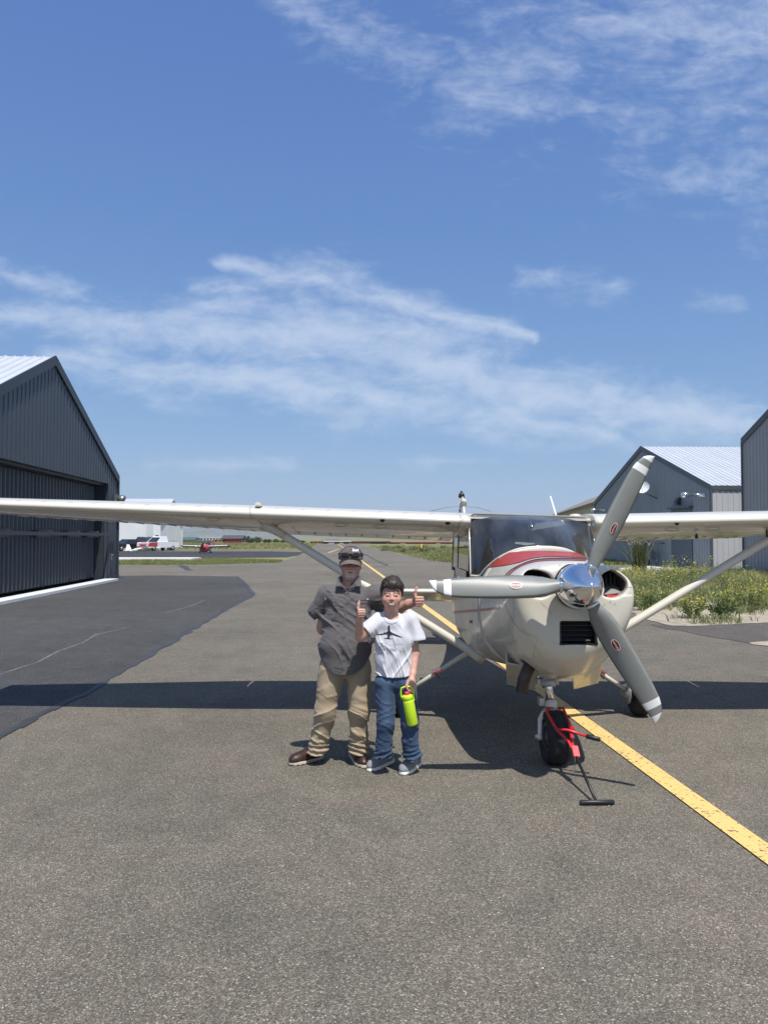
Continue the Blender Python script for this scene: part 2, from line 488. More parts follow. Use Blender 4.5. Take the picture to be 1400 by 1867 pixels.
def lay_band(mb, bvh, top, bot, n=40, m=4, lift=.003, mi=0):
    """paint between two photo curves, laid on the surface"""
    T, B = smooth_line(top, n), smooth_line(bot, n)
    g = [[lay(bvh, *(T[i]*(1-j/m) + B[i]*(j/m)), lift) for j in range(m+1)] for i in range(n)]
    _grid(mb, g, n, m+1, 1.2, mi)
def _grid(mb, g, n, m, lim, mi):
    idx, V, F = {}, [], []
    for i in range(n):
        for j in range(m):
            if g[i][j] is not None: idx[i, j] = len(V); V.append(g[i][j])
    for i in range(n-1):
        for j in range(m-1):
            k = [(i,j),(i+1,j),(i+1,j+1),(i,j+1)]
            if any(q not in idx for q in k) or max(np.linalg.norm(g[a][b]-g[c][d]) for (a,b),(c,d) in zip(k, k[1:]+k[:1])) > lim: continue
            F.append([idx[q] for q in k])
    if F: mb.add(V, F, mi, True)
def lay_line(mb, bvh, line, w=.8, n=30, lift=.002, mi=0):
    P = smooth_line(line, n); T = np.gradient(P, axis=0); T /= np.linalg.norm(T, axis=1)[:,None] + 1e-9
    N_ = np.stack([-T[:,1], T[:,0]], 1)*w/2
    g = [(lay(bvh, *(P[i]+N_[i]), lift), lay(bvh, *(P[i]-N_[i]), lift)) for i in range(n)]
    _grid(mb, g, n, 2, .2, mi)
# ------------------------------------------------------------------ the ground and pavements
mat_asphalt = asphalt('worn_asphalt', (.152, .138, .107), (.222, .204, .165), (1.0, .945, .945), .17)
mat_apron = asphalt('newer_asphalt', (.072, .070, .067), (.108, .105, .10), (.86, .88, .92), .22, 170)
mat_ramp = asphalt('dark_asphalt', (.045, .045, .048), (.08, .08, .08), (.9, .9, .95), .1, 60)
mat_patch = asphalt('brown_asphalt', (.105, .092, .083), (.16, .145, .13), (.95, .92, .9), .16, 180)
mat_seal = M('tar_seal', (.045, .045, .046), .55, var=.3, vscale=3)
mat_soil = M('dry_grass_ground', (.20, .19, .075), .95, var=.25, vscale=1.3, var2=.3, v2scale=.06)
mat_dirt = M('pale_dirt', (.36, .31, .235), .95, var=.28, vscale=5, var2=.18, v2scale=1.1, bump=.03, bscale=9)
mat_conc = M('pale_concrete', (.62, .60, .56), .85, var=.1, vscale=2)

def paint_mat(name, col, under):
    m = M(name, col, .7)
    nt = m.node_tree; N, L = nt.nodes, nt.links; b = N['Principled BSDF']
    tc = N.new('ShaderNodeTexCoord')
    n1 = N.new('ShaderNodeTexNoise'); n1.inputs['Scale'].default_value = 42; n1.inputs['Detail'].default_value = 5
    n2 = N.new('ShaderNodeTexNoise'); n2.inputs['Scale'].default_value = 3.0; n2.inputs['Detail'].default_value = 3
    for n in (n1, n2): L.new(tc.outputs['Object'], n.inputs['Vector'])
    ad = N.new('ShaderNodeMath'); ad.operation = 'MULTIPLY_ADD'; L.new(n2.outputs['Fac'], ad.inputs[0]); ad.inputs[1].default_value = .28; L.new(n1.outputs['Fac'], ad.inputs[2])
    mr = N.new('ShaderNodeMapRange'); mr.inputs['From Min'].default_value = .73; mr.inputs['From Max'].default_value = .80
    L.new(ad.outputs[0], mr.inputs[0])
    mx = N.new('ShaderNodeMix'); mx.data_type = 'RGBA'; L.new(mr.outputs[0], mx.inputs['Factor'])
    mx.inputs['A'].default_value = (*col, 1); mx.inputs['B'].default_value = (*under, 1)
    L.new(mx.outputs['Result'], b.inputs['Base Color'])
    bp = N.new('ShaderNodeBump'); bp.inputs['Distance'].default_value = .004; L.new(n1.outputs['Fac'], bp.inputs['Height']); L.new(bp.outputs[0], b.inputs['Normal'])
    return m
mat_yellow = paint_mat('yellow_line_paint', (.74, .50, .17), (.10, .095, .085))

def sheet(name, pts, z, mat, kind='structure', parent=None):
    mb = MB(); mb.add([(p[0], p[1], z) for p in pts], [tuple(range(len(pts)))])
    o = mb.build(name, mat, parent)
    if o.data.polygons[0].normal.z < 0: o.data.flip_normals()
    if parent is None: tag(o, kind=kind)
    return o
def rough_line(pts, step, amp, seed):
    """resample a 2-D open line with irregular sideways wander"""
    out = []; rr = random.Random(seed); P = [np.array(p[:2], float) for p in pts]
    for a, b in zip(P[:-1], P[1:]):
        n = max(1, int(np.linalg.norm(b-a)/step)); t = (b-a)/np.linalg.norm(b-a); s_ = np.array((-t[1], t[0]))
        for i in range(n): out.append(a + (b-a)*i/n + s_*rr.uniform(-amp, amp))
    out.append(P[-1]); return out

sheet('ground', [(-4000,-400),(4000,-400),(4000,9000),(-4000,9000)], -0.012, mat_soil)
axl = lambda y: 2.42 - .0725*y                       # the yellow centre line
# apron pavement between the hangars with the taxiway running away from it
tx = rough_line([(-120,-60),(120,-60)], 40, 0, 1) + rough_line([(120,47),(8,47.5),(4.8,50)], 1.2, .12, 2)[0:] \
   + rough_line([(4.4,53),(axl(75)+5,75),(axl(700)+5,700),(axl(700)-5,700),(axl(78)-5.2,78),(axl(58)-5.6,58),(-9,50.5),(-14,48),(-120,47)], 1.5, .10, 3)
sheet('taxiway', tx, 0.0, mat_asphalt)
sheet('ramp', rough_line([(-140,62.5),(-20,62.5),(-8.5,66),(axl(88)-3,88),(-14,94),(-140,94)], 2, .15, 4), -.006, mat_ramp)
sheet('road', [(-140,94.5),(axl(94)-3,95),(axl(108)-3,108),(-140,108)], -.007, mat_conc if False else mat_asphalt)
# newer, darker hangar apron on one side of the taxiway with its tar-sealed edge
E = [gd(-60,1378), gd(0,1347), gd(95,1296), gd(180,1252), gd(290,1184), gd(395,1122), gd(452,1091), gd(462,1084), gd(449,1066), gd(432,1051)]
E = [p[:2] for p in E]
edge = rough_line(E, .35, .035, 5)
back = [gd(300,1049)[:2], gd(210,1050)[:2], np.array((-40., 34.8)), np.array((-40., 4.0))]
sheet('apron', [np.array((-6.5, 3.9))] + edge + back, .004, mat_apron)
mb = MB()
for i in range(len(edge)-1):
    a, b = edge[i], edge[i+1]; t = (b-a)/np.linalg.norm(b-a); nrm = np.array((t[1], -t[0])); w = .02 + .06*random.random()
    mb.add([(*(a-nrm*.05), .008), (*(a+nrm*w), .008), (*(b+nrm*w), .008), (*(b-nrm*.05), .008)], [(0,1,2,3)])
tag(mb.build('tar_seam', mat_seal), kind='structure')
def crack(name, line, w, seed, z=.006, mat=mat_seal):
    ln = rough_line(line, .8, .06, seed); mb = MB(); rr = random.Random(seed)
    L_, R_ = [], []
    for i, p in enumerate(ln):
        q = ln[min(i+1, len(ln)-1)] - ln[max(i-1, 0)]; q = q/np.linalg.norm(q); nn = np.array((-q[1], q[0])); ww = w*rr.uniform(.6, 1.3)/2
        L_.append((*(p+nn*ww), z)); R_.append((*(p-nn*ww), z))
    for i in range(len(ln)-1): mb.add([L_[i], R_[i], R_[i+1], L_[i+1]], [(0,1,2,3)])
    return tag(mb.build(name, mat), kind='structure')
crack('tar_crack', [gd(664,1010), gd(690,1024), gd(706,1031)], .16, 11)
crack('tar_crack', [gd(706,1031), gd(690,1033), gd(672,1034)], .12, 12)
crack('tar_crack', [gd(330,1031), gd(340,1036), gd(348,1040)], .45, 13)
crack('tar_crack', [gd(620,1003), gd(600,1004), gd(575,1007)], .18, 14)
crack('pale_scrape', [gd(2,1232), gd(110,1188), gd(180,1158), gd(240,1143)], .045, 15, .006, M('scrape', (.125,.122,.118), .9, var=.5, vscale=4))
crack('pale_scrape', [gd(300,1118), gd(345,1106), gd(372,1095)], .05, 16, .006, bpy.data.materials['scrape'])
# yellow centre line
mb = MB(); ys = np.concatenate([np.linspace(-6, 30, 40), np.linspace(31, 230, 60)])
for i in range(len(ys)-1):
    y0, y1 = ys[i], ys[i+1]; w = .080
    mb.add([(axl(y0)-w, y0, .009), (axl(y0)+w, y0, .009), (axl(y1)+w, y1, .009), (axl(y1)-w, y1, .009)], [(0,1,2,3)])
tag(mb.build('centre_line', mat_yellow), kind='structure')
mb = MB(); a_, b_ = gd(598,1008), gd(618,1001)
mb.add([a_+(-.1,0,.009), a_+(.1,0,.009), b_+(.1,0,.009), b_+(-.1,0,.009)], [(0,1,2,3)]); tag(mb.build('lead_in_line', mat_yellow), kind='structure')

# bare dirt island with weeds beside the grey hangars, and the brown driveway in front of it
DE = [gd(1110,1090), gd(1140,1108), gd(1160,1124), gd(1190,1133), gd(1225,1142), gd(1260,1142), gd(1330,1139), gd(1400,1136), gd(1520,1133)]
dirt_edge = rough_line(DE, .25, .05, 21)
dirt = dirt_edge + [np.array((17.0, 17.5)), np.array((17.1, 37.5)), np.array((11.5, 38.5)), np.array((10.2, 37)), np.array((9.0, 33)), np.array((7.0, 24))]
sheet('dirt', dirt, .012, mat_dirt)
pe = rough_line([gd(1180,1139), gd(1240,1151), gd(1300,1162), gd(1360,1172), gd(1420,1179), gd(1560,1190)], .3, .06, 22)
sheet('driveway', pe + [gd(1560,1128)[:2], gd(1400,1133)[:2], gd(1320,1137)[:2], gd(1250,1140)[:2]], .006, mat_patch)
sheet('gravel_spill', rough_line([gd(1368,1173), gd(1400,1170), gd(1440,1172), gd(1440,1182), gd(1400,1179), gd(1372,1176)], .15, .04, 23), .010, mat_dirt)
sheet('concrete_pad', [gd(1128,1048)[:2], gd(1180,1048)[:2], (16.6, 39.2), (16.4, 47), gd(1128,1036.5)[:2]], .014, mat_conc)
# pale concrete strip on the far side of the cross taxiway
mb = MB(); mb.box((-40, 57.2, -.01), (-14.3, 60.2, .16)); tag(mb.build('concrete_strip', mat_conc, bevel=.03), kind='structure')

# distant hills
def hills():
    xs = np.linspace(-2600, 2600, 130); V = []; F = []
    rr = np.array([vnoise(np.array([[x/420, .3, 1]]), 3)[0]*.6 + vnoise(np.array([[x/130, .8, 4]]), 5)[0]*.3 for x in xs])
    h = 30 + 16*rr - 0.006*xs
    for k, (f, y) in enumerate(((0., 2900), (.5, 3150), (.85, 3350), (1., 3600), (0., 4300))):
        for x, hh in zip(xs, h): V.append((x, y + 60*math.sin(x/90), f*hh*(1 + .12*math.sin(x/37 + k*2)) - (2 if f == 0 else 0)))
    n = len(xs)
    for k in range(4):
        for i in range(n-1): F.append((k*n+i, k*n+i+1, (k+1)*n+i+1, (k+1)*n+i))
    mb = MB(); mb.add(V, F, 0, True)
    tag(mb.build('hills', M('hill_scrub', (.16, .17, .12), .95, var=.3, vscale=.01, var2=.25, v2scale=.002)), kind='structure')
hills()

# ------------------------------------------------------------------ leaves and blades
def blades(P, h, lean, w, rng, bend=.35):
    """tapering bent grass blades: P (n,3), h (n,), lean (n,2)"""
    n = len(P); up = np.stack([lean[:,0], lean[:,1], np.ones(n)], 1)
    a = rng.uniform(0, 2*math.pi, n); side = np.stack([np.cos(a), np.sin(a), np.zeros(n)], 1)*np.asarray(w).reshape(-1,1)/2
    mid = P + up*h[:,None]*.55; tip = P + up*h[:,None] + np.stack([lean[:,0], lean[:,1], -.25*np.hypot(lean[:,0], lean[:,1])], 1)*h[:,None]*bend*2
    V = np.stack([P-side, P+side, mid+side*.8, mid-side*.8, tip], 1).reshape(-1,3)
    o = (np.arange(n)*5)[:,None]
    F = np.concatenate([o+np.array([0,1,2]), o+np.array([0,2,3]), o+np.array([3,2,4])])
    return V, F, 5
def leaves(P, ln, wd, rng, droop=0.0):
    n = len(P); d = rng.normal(size=(n,3)); d[:,2] = np.abs(d[:,2])*.9 + droop; d /= np.linalg.norm(d, axis=1)[:,None]
    s = np.cross(d, rng.normal(size=(n,3))); s /= np.linalg.norm(s, axis=1)[:,None]
    L_ = np.asarray(ln).reshape(-1,1); W = np.asarray(wd).reshape(-1,1)
    V = np.stack([P, P+d*L_*.5+s*W, P+d*L_, P+d*L_*.5-s*W], 1).reshape(-1,3)
    o = (np.arange(n)*4)[:,None]
    return V, np.concatenate([o+np.array([0,1,2]), o+np.array([0,2,3])]), 4
def veg_obj(name, chunks, mat, parent=None):
    """chunks: (V, F, colours per vertex)"""
    Vs, Fs, Cs, n = [], [], [], 0
    for V, F, C in chunks: Vs.append(V); Fs.append(F+n); Cs.append(C); n += len(V)
    return quads_obj(name, np.concatenate(Vs), np.concatenate(Fs), mat, parent, False, np.concatenate(Cs))
def veg_mat(name):
    m = M(name, (.1,.15,.05), .75, attr=True, spec=.25)
    nt = m.node_tree; b = nt.nodes['Principled BSDF']
    tr = nt.nodes.new('ShaderNodeBsdfTranslucent'); mx = nt.nodes.new('ShaderNodeMixShader'); mx.inputs[0].default_value = .3
    a = nt.nodes.new('ShaderNodeAttribute'); a.attribute_name = 'tint'; nt.links.new(a.outputs['Color'], tr.inputs['Color'])
    out = nt.nodes['Material Output']
    nt.links.new(b.outputs[0], mx.inputs[1]); nt.links.new(tr.outputs[0], mx.inputs[2]); nt.links.new(mx.outputs[0], out.inputs[0])
    return m
mat_veg = veg_mat('plant_leaf')
def rep(col, var, n, per, rng):
    c = np.array(col)*(1 + var*rng.uniform(-1, 1, (n,1))) * (1 + .06*rng.normal(size=(n,3)))
    return np.repeat(np.clip(c, .005, 1), per, 0)
def grass_field(name, sample, n, hmin, hmax, cols, seed, wid=.05, label=None):
    rng = np.random.default_rng(seed)
    xy = sample(rng, n); n = len(xy)
    cl = vnoise(np.stack([xy[:,0]*.35, xy[:,1]*.2, np.zeros(n)], 1), seed)*.5+.5
    h = (hmin + (hmax-hmin)*cl*rng.uniform(.4, 1, n)); P = np.stack([xy[:,0], xy[:,1], np.full(n, -.01)], 1)
    V, F, per = blades(P, h, rng.normal(0, .28, (n,2)), wid*rng.uniform(.6,1.5,n), rng)
    ci = vnoise(np.stack([xy[:,0]*.22, xy[:,1]*.09, np.ones(n)*3], 1), seed+1)*.5+.5 + rng.normal(0,.18,n)
    ci = np.clip(ci, 0, .999)*(len(cols)-1); i0 = ci.astype(int); f = (ci-i0)[:,None]; cols = np.array(cols)
    C = (cols[i0]*(1-f) + cols[np.minimum(i0+1, len(cols)-1)]*f)*rng.uniform(.75,1.25,(n,1))
    o = veg_obj(name, [(V, F, np.repeat(C, per, 0))], mat_veg)
    return tag(o, label, 'grass', kind='stuff')
GC = [(.38,.33,.16),(.30,.29,.12),(.22,.25,.085),(.17,.21,.07),(.28,.27,.11)]
def s_left(rng, n):
    y = 48 + 15*rng.beta(1, 1.1, n); x = rng.uniform(-36, 0, n)
    keep = (x < axl(y)-5.7 - np.maximum(0, (52-y))*1.2) & ~((x < -14.0) & (y > 56.9) & (y < 60.5)) & (y < 47.5 + (-7 - x)*1.1 + 8) & ((x > -14.3) | (y < 57))
    return np.stack([x, y], 1)[keep]
def s_right(rng, n):
    y = 48 + 110*rng.beta(.9, 2.2, n); x = rng.uniform(-12, 40, n)
    keep = (x > axl(y)+5.1 + np.maximum(0, (55-y))*.25) & (x < .16*y + 8)
    return np.stack([x, y], 1)[keep]
def s_far(rng, n):
    y = 109 + 100*rng.beta(.9, 1.6, n); x = rng.uniform(-95, 5, n)
    return np.stack([x, y], 1)[x < axl(y)-5.2]
grass_field('grass', s_left, 52000, .06, .24, GC, 31, .028, 'green and straw coloured grass strip beyond the cross taxiway')
grass_field('grass', s_right, 80000, .08, .42, GC[1:]+[(.17,.19,.085)], 32, .04, 'rough field grass on the far side of the taxiway')
grass_field('grass', s_far, 26000, .2, .75, GC, 33, .09, 'tall field grass far behind the small red aircraft')

# weeds on the dirt island: a low cover that nobody could count, and the bushes that stand out
def in_poly(P, poly):
    poly = np.array([p[:2] for p in poly]); x, y = P[:,0], P[:,1]; r = np.zeros(len(P), bool); j = len(poly)-1
    for i in range(len(poly)):
        xi, yi = poly[i]; xj, yj = poly[j]
        c = ((yi > y) != (yj > y)); c &= x < (xj-xi)*(y-yi)/(yj-yi+1e-12)+xi; r ^= c; j = i
    return r
def weeds():
    rng = np.random.default_rng(41); n = 60000
    xy = np.stack([rng.uniform(5, 17, n), 14 + 24*rng.beta(1, 1.2, n)], 1)
    k = in_poly(xy, dirt); xy = xy[k]; n = len(xy)
    d = vnoise(np.stack([xy[:,0]*1.1, xy[:,1]*.9, np.zeros(n)], 1), 8) + .55*vnoise(np.stack([xy[:,0]*3.1, xy[:,1]*2.7, np.ones(n)], 1), 9)
    # bare towards the pavement edge
    ed = np.array([p[:2] for p in dirt_edge]); dist = np.min(np.hypot(xy[:,None,0]-ed[None,:,0], xy[:,None,1]-ed[None,:,1]), 1)
    keep = d*1.2 + .17*np.minimum(dist, 3.5) - .30 > rng.uniform(-.3, .5, n)
    xy = xy[keep]; dist = dist[keep]; n = len(xy)
    P = np.stack([xy[:,0], xy[:,1], np.full(n, .01)], 1)
    h = rng.uniform(.06, .26, n)*(1 + np.clip((xy[:,1]-17)/12, 0, 1)*.9)
    V, F, per = blades(P, h, rng.normal(0,.4,(n,2)), rng.uniform(.012,.03,n), rng)
    hue = vnoise(np.stack([xy[:,0]*.8, xy[:,1]*.8, np.ones(n)*7], 1), 4)[:,None]
    C = np.where(hue > .25, np.array((.34,.33,.13)), np.where(hue < -.3, np.array((.15,.19,.08)), np.array((.24,.26,.12))))*rng.uniform(.7,1.3,(n,1))
    tag(veg_obj('weeds', [(V, F, np.repeat(C, per, 0))], mat_veg), 'low weeds spread over the pale dirt beside the grey hangars', 'weeds', kind='stuff')
weeds()
def bush(name, x, y, r, h, col, col2, seed, label, n=520, group=None, ll=.085):
    rng = np.random.default_rng(seed); root = empty(name, (x, y, 0.012))
    ns = 26; a = rng.uniform(0, 2*math.pi, ns); q = np.sqrt(rng.uniform(0,1,ns))*.25*r
    B = np.stack([x+q*np.cos(a), y+q*np.sin(a), np.full(ns,.0)], 1)
    T = np.stack([x+r*rng.uniform(.2,1,ns)*np.cos(a), y+r*rng.uniform(.2,1,ns)*np.sin(a), h*rng.uniform(.55,1.05,ns)], 1)
    lean = (T-B)[:,:2]/T[:,2:3]
    Vb, Fb, pb = blades(B, T[:,2], lean*.8, np.full(ns, .018), rng, .12)
    o1 = veg_obj('stem', [(Vb, Fb, rep((.16,.17,.07), .2, ns, pb, rng))], mat_veg, root); tag(o1, kind='stuff')
    i = rng.integers(0, ns, n); t = rng.uniform(.15, 1.05, n)[:,None]
    P = B[i]*(1-t) + T[i]*t + rng.normal(0, .05*r+.012, (n,3)); P[:,2] = np.maximum(P[:,2], .02)
    V, F, per = leaves(P, rng.uniform(.5,1.2,n)*ll, rng.uniform(.10,.24,n)*ll, rng)
    top = (t[:,0] > .72) & (rng.uniform(0,1,n) < .75)
    C = np.where(top[:,None], np.array(col2), np.array(col))*rng.uniform(.7,1.3,(n,1))
    o2 = veg_obj('foliage', [(V, F, np.repeat(C, per, 0))], mat_veg, root); tag(o2, kind='stuff')
    return tag(root, label, 'bush', group)
GRN, GRN2, YEL = (.19,.235,.09), (.29,.32,.13), (.50,.46,.10)
named = [
 ((1262,1128), .42, .52, GRN, YEL, 'yellow-flowering weed bush nearest the pavement edge on the pale dirt'),
 ((1312,1129), .46, .50, (.065,.11,.035), GRN, 'dark green weed bush close to the pavement edge beside a yellow one'),
 ((1364,1112), .75, .72, GRN, YEL, 'wide yellow-green weed bush on the pale dirt by the photo edge'),
 ((1185,1114), .55, .55, GRN, GRN2, 'green weed bush just past the nose cowling of the parked aircraft'),
 ((1188,1078), .9, .8, GRN2, YEL, 'yellow-tipped weed bush in front of the gas meter wall'),
 ((1245,1068), .95, 1.0, GRN2, YEL, 'tall yellow-flowered weed bush in front of the grey side door'),
 ((1330,1086), .9, .85, GRN, GRN2, 'large green weed bush seen beyond the wing strut'),
]
for k, ((px, py), r, h, c1, c2, lb) in enumerate(named):
    g = gd(px, py); bush('weed_bush', g[0], g[1], r, h, c1, c2, 60+k, lb, n=int(520+420*r))
rb = random.Random(5); cnt = 0
while cnt < 26:
    px, py = rb.uniform(1150, 1410), rb.uniform(1047, 1112)
    g = gd(px, py)
    if not in_poly(np.array([g[:2]]), dirt)[0]: continue
    y_ = rb.random() < .3
    bush('weed_bush', g[0], g[1], rb.uniform(.3,.75), rb.uniform(.18,.45)*(1.5 if py < 1060 else 1), GRN if rb.random() < .6 else GRN2, YEL if y_ else GRN2, 100+cnt,
         'mixed weed bush among many on the dirt below the grey hangars', n=380, group='weed bushes on the dirt island'); cnt += 1
# tall plumed grass by the concrete pad
def plume():
    g = gd(1166, 1046); rng = np.random.default_rng(77); root = empty('plume_grass', (g[0], g[1], .012)); n = 260
    P = np.tile(np.array((g[0], g[1], 0.)), (n,1)) + rng.normal(0,.12,(n,3))*np.array((1,1,0))
    V, F, per = blades(P, rng.uniform(.9,2.1,n), rng.normal(0,.13,(n,2)), np.full(n,.035), rng, .3)
    veg_obj('blade', [(V,F,rep((.15,.17,.07),.3,n,per,rng))], mat_veg, root)['kind'] = 'stuff'
    m = 160; Q = np.tile(np.array((g[0], g[1], 0.)), (m,1)); Q += np.stack([rng.normal(0,.32,m), rng.normal(0,.3,m), rng.uniform(1.3,2.3,m)], 1)
    V, F, per = leaves(Q, rng.uniform(.15,.35,m), np.full(m,.02), rng, .6)
    veg_obj('seed_head', [(V,F,rep((.40,.31,.24),.25,m,per,rng))], mat_veg, root)['kind'] = 'stuff'
    tag(root, 'tall plumed grass clump beside the white pad at the hangar', 'plant')
plume()

# ------------------------------------------------------------------ hangars of ribbed sheet metal
def rib_profile(u0, u1, pitch, rib, rh):
    """u positions and outward offsets of a ribbed sheet"""
    out = [(u0, 0)]; k = math.ceil((u0 - 1e-6)/pitch)
    while k*pitch < u1 - 1e-6:
        c = k*pitch
        for du, o in ((-rib*.5, 0), (-rib*.28, rh), (rib*.28, rh), (rib*.5, 0)):
            if u0 < c+du < u1: out.append((c+du, o))
        k += 1
    out.append((u1, 0)); return out
def wall_sheets(root, name, P0, P1, zb, zt, mat, pitch=.3, per=4, rib=.09, rh=.022, off=.02, holes=()):
    """wall from P0 to P1 (2-D), outward normal to its right-hand side; zt(u) is the top; holes (u0,u1,z0,z1)"""
    P0, P1 = np.array(P0, float), np.array(P1, float); L_ = np.linalg.norm(P1-P0); t = (P1-P0)/L_; nn = np.array((t[1], -t[0]))
    W = pitch*per; k = 0
    cuts = sorted(set([0.0, L_] + [min(i*W + pitch/2, L_) for i in range(int(L_/W)+1)] + [h[0] for h in holes] + [h[1] for h in holes]))
    for a, b in zip(cuts[:-1], cuts[1:]):
        if b - a < .02: continue
        m_ = (a+b)/2; spans = [(zb, None)]
        for h in holes:
            if h[0] <= m_ <= h[1]:
                spans = ([(zb, h[2])] if h[2] > zb+.02 else []) + [(h[3], None)]
        for z0, z1 in spans:
            prof = rib_profile(a, b, pitch, rib, rh); 
            if zt(a) != zt(b) or True:
                pk = [u for u in (L_/2,) if a < u < b]
                for u in pk: prof.append((u, 0)); 
                prof.sort()
            mb = MB(); V = []
            for u, o in prof:
                p = P0 + t*u + nn*(off+o); V.append((p[0], p[1], z0)); V.append((p[0], p[1], zt(u) if z1 is None else z1))
            mb.add(V, [(2*i, 2*i+2, 2*i+3, 2*i+1) for i in range(len(prof)-1)])
            mb.build(name, mat, root, fixn=False)
def roof_sheets(root, A, B, up, mat, pitch=.3, per=4, rib=.08, rh=.035):
    """roof plane: eave line A->B (3-D), slope vector up (3-D)"""
    A, B, up = (np.array(v, float) for v in (A, B, up)); L_ = np.linalg.norm(B-A); t = (B-A)/L_; nn = np.cross(t, up); nn /= np.linalg.norm(nn)
    if nn[2] < 0: nn = -nn
    W = pitch*per; k = 0
    while k*W < L_:
        a, b = k*W, min((k+1)*W, L_); prof = rib_profile(a, b, pitch, rib, rh); V = []
        for u, o in prof: p = A+t*u+nn*(.03+o); V += [p, p+up]
        mb = MB(); mb.add(V, [(2*i, 2*i+2, 2*i+3, 2*i+1) for i in range(len(prof)-1)]); mb.build('roof_panel', mat, root, fixn=False); k += 1
def gable_hangar(name, label, P0, P1, depth, ze, zr, m_wall, m_roof, m_trim, side=1, holes=(), near_mat=None, core=None, over=.25, pitch=.3, per=4, cat='hangar'):
    """gable wall P0(near)->P1(far); building runs 'depth' metres away from it. side=+1: the outside of the gable is on its right hand"""
    P0, P1 = np.array(P0, float), np.array(P1, float); L_ = np.linalg.norm(P1-P0); t = (P1-P0)/L_
    nn = np.array((t[1], -t[0]))*side; inw = -nn*depth; C = (P0+P1)/2
    root = empty(name, (C[0], C[1], 0)); tag(root, label, cat)
    zt = lambda u: ze + (zr-ze)*(1-abs(2*u/L_-1))
    # solid core, left open behind the door hole
    mb = MB(); e = .012
    a, b = P0+t*e-nn*e, P1-t*e-nn*e
    def wallcore(p, q, thick):
        d = (q-p)/np.linalg.norm(q-p); 
        mb.poly_prism([(*p,0),(*q,0),(*q,ze-.05),(*p,ze-.05)], (*(thick),0))
    hh = sorted(holes); us = [e] + [x for h in hh for x in h[:2]] + [L_-e]
    for i in range(0, len(us), 2):
        p, q = P0+t*us[i], P0+t*us[i+1]; top = [(u, zt(u)-.06) for u in ([us[i]] + ([L_/2] if us[i] < L_/2 < us[i+1] else []) + [us[i+1]])]
        poly = [(*p,0),(*q,0)] + [(*(P0+t*u), z) for u, z in top[::-1]]
        mb.poly_prism(poly, (*(-nn*.12),0))
    for h in hh:
        top = [(u, zt(u)-.06) for u in ([h[0]] + ([L_/2] if h[0] < L_/2 < h[1] else []) + [h[1]])]
        poly = [(*(P0+t*h[0]), h[3]),(*(P0+t*h[1]), h[3])] + [(*(P0+t*u), z) for u, z in top[::-1]]
        mb.poly_prism(poly, (*(-nn*.12),0))
    for p in (P0+t*e, P1-t*.132): mb.poly_prism([(*(p-nn*.13),0),(*(p+t*.12-nn*.13),0),(*(p+t*.12-nn*.13),ze-.05),(*(p-nn*.13),ze-.05)], (*(inw),0))
    pb = P0+inw; mb.poly_prism([(*(pb+t*e),0),(*(pb+t*(L_-e)),0),(*(pb+t*(L_-e)),ze-.06),(*(pb+t*L_/2),zr-.06),(*(pb+t*e),ze-.06)], (*(nn*.12),0))
    mb.build('wall', core or m_wall, root)
    # sheets
    if side > 0: wall_sheets(root, 'wall_panel', P0, P1, .08, lambda u: zt(u)-.02, m_wall, pitch, per, holes=holes)
    else:
        hs = tuple((L_-h[1], L_-h[0], h[2], h[3]) for h in holes)
        wall_sheets(root, 'wall_panel', P1, P0, .08, lambda u: zt(L_-u)-.02, m_wall, pitch, per, holes=hs)
    q0, q1 = (P0+inw, P0) if side > 0 else (P0, P0+inw)
    wall_sheets(root, 'side_panel', q0, q1, .08, lambda u: ze-.05, near_mat or m_wall, pitch, per)
    # roof: two slopes with overhang
    s_len = math.hypot(L_/2, zr-ze); sl = (zr-ze)/(L_/2)
    for s_, pe, tt in ((0, P0, t), (1, P1, -t)):
        A = np.array((*(pe - tt*over + nn*over), ze - sl*over)); B = A + np.array((*(inw - nn*over), 0)); up = np.array((*(tt*(L_/2+over)), sl*(L_/2+over)))
        roof_sheets(root, A, B, up, m_roof, pitch=.3, per=4)
        mb = MB(); n3 = np.array((*(-tt*sl), 1.)); n3 /= np.linalg.norm(n3)
        mb.poly_prism([A, B, B+up, A+up], n3*-.05); mb.build('roof_deck', m_trim, root)
        # rake trim board along the gable edge and eave trim
        mb = MB(); o = np.array((*(nn*.012), 0)); dn = np.array((0,0,-.24))
        mb.poly_prism([A+o+n3*.075, A+up+o+n3*.075, A+up+o+dn, A+o+dn], (*(nn*.04),0)); mb.build('rake_trim', m_trim, root)
        mb = MB(); mb.poly_prism([A+n3*.02+np.array((*(-tt*.004),0)), B+n3*.02+np.array((*(-tt*.004),0)), B+dn*.8+np.array((*(-tt*.004),0)), A+dn*.8+np.array((*(-tt*.004),0))], (*(-tt*.05),0)); mb.build('eave_trim', m_trim, root)
    # corner trims, base trim
    for p, sg in ((P0, -1), (P1, 1)):
        mb = MB(); c = p + t*sg*.035 + nn*.035
        mb.obox((c[0], c[1], (ze-.1)/2), (*t,0), (*nn,0), (0,0,1), .055, .055, (ze-.1)/2); mb.build('corner_trim', m_trim, root)
    return root, t, nn, L_, zt

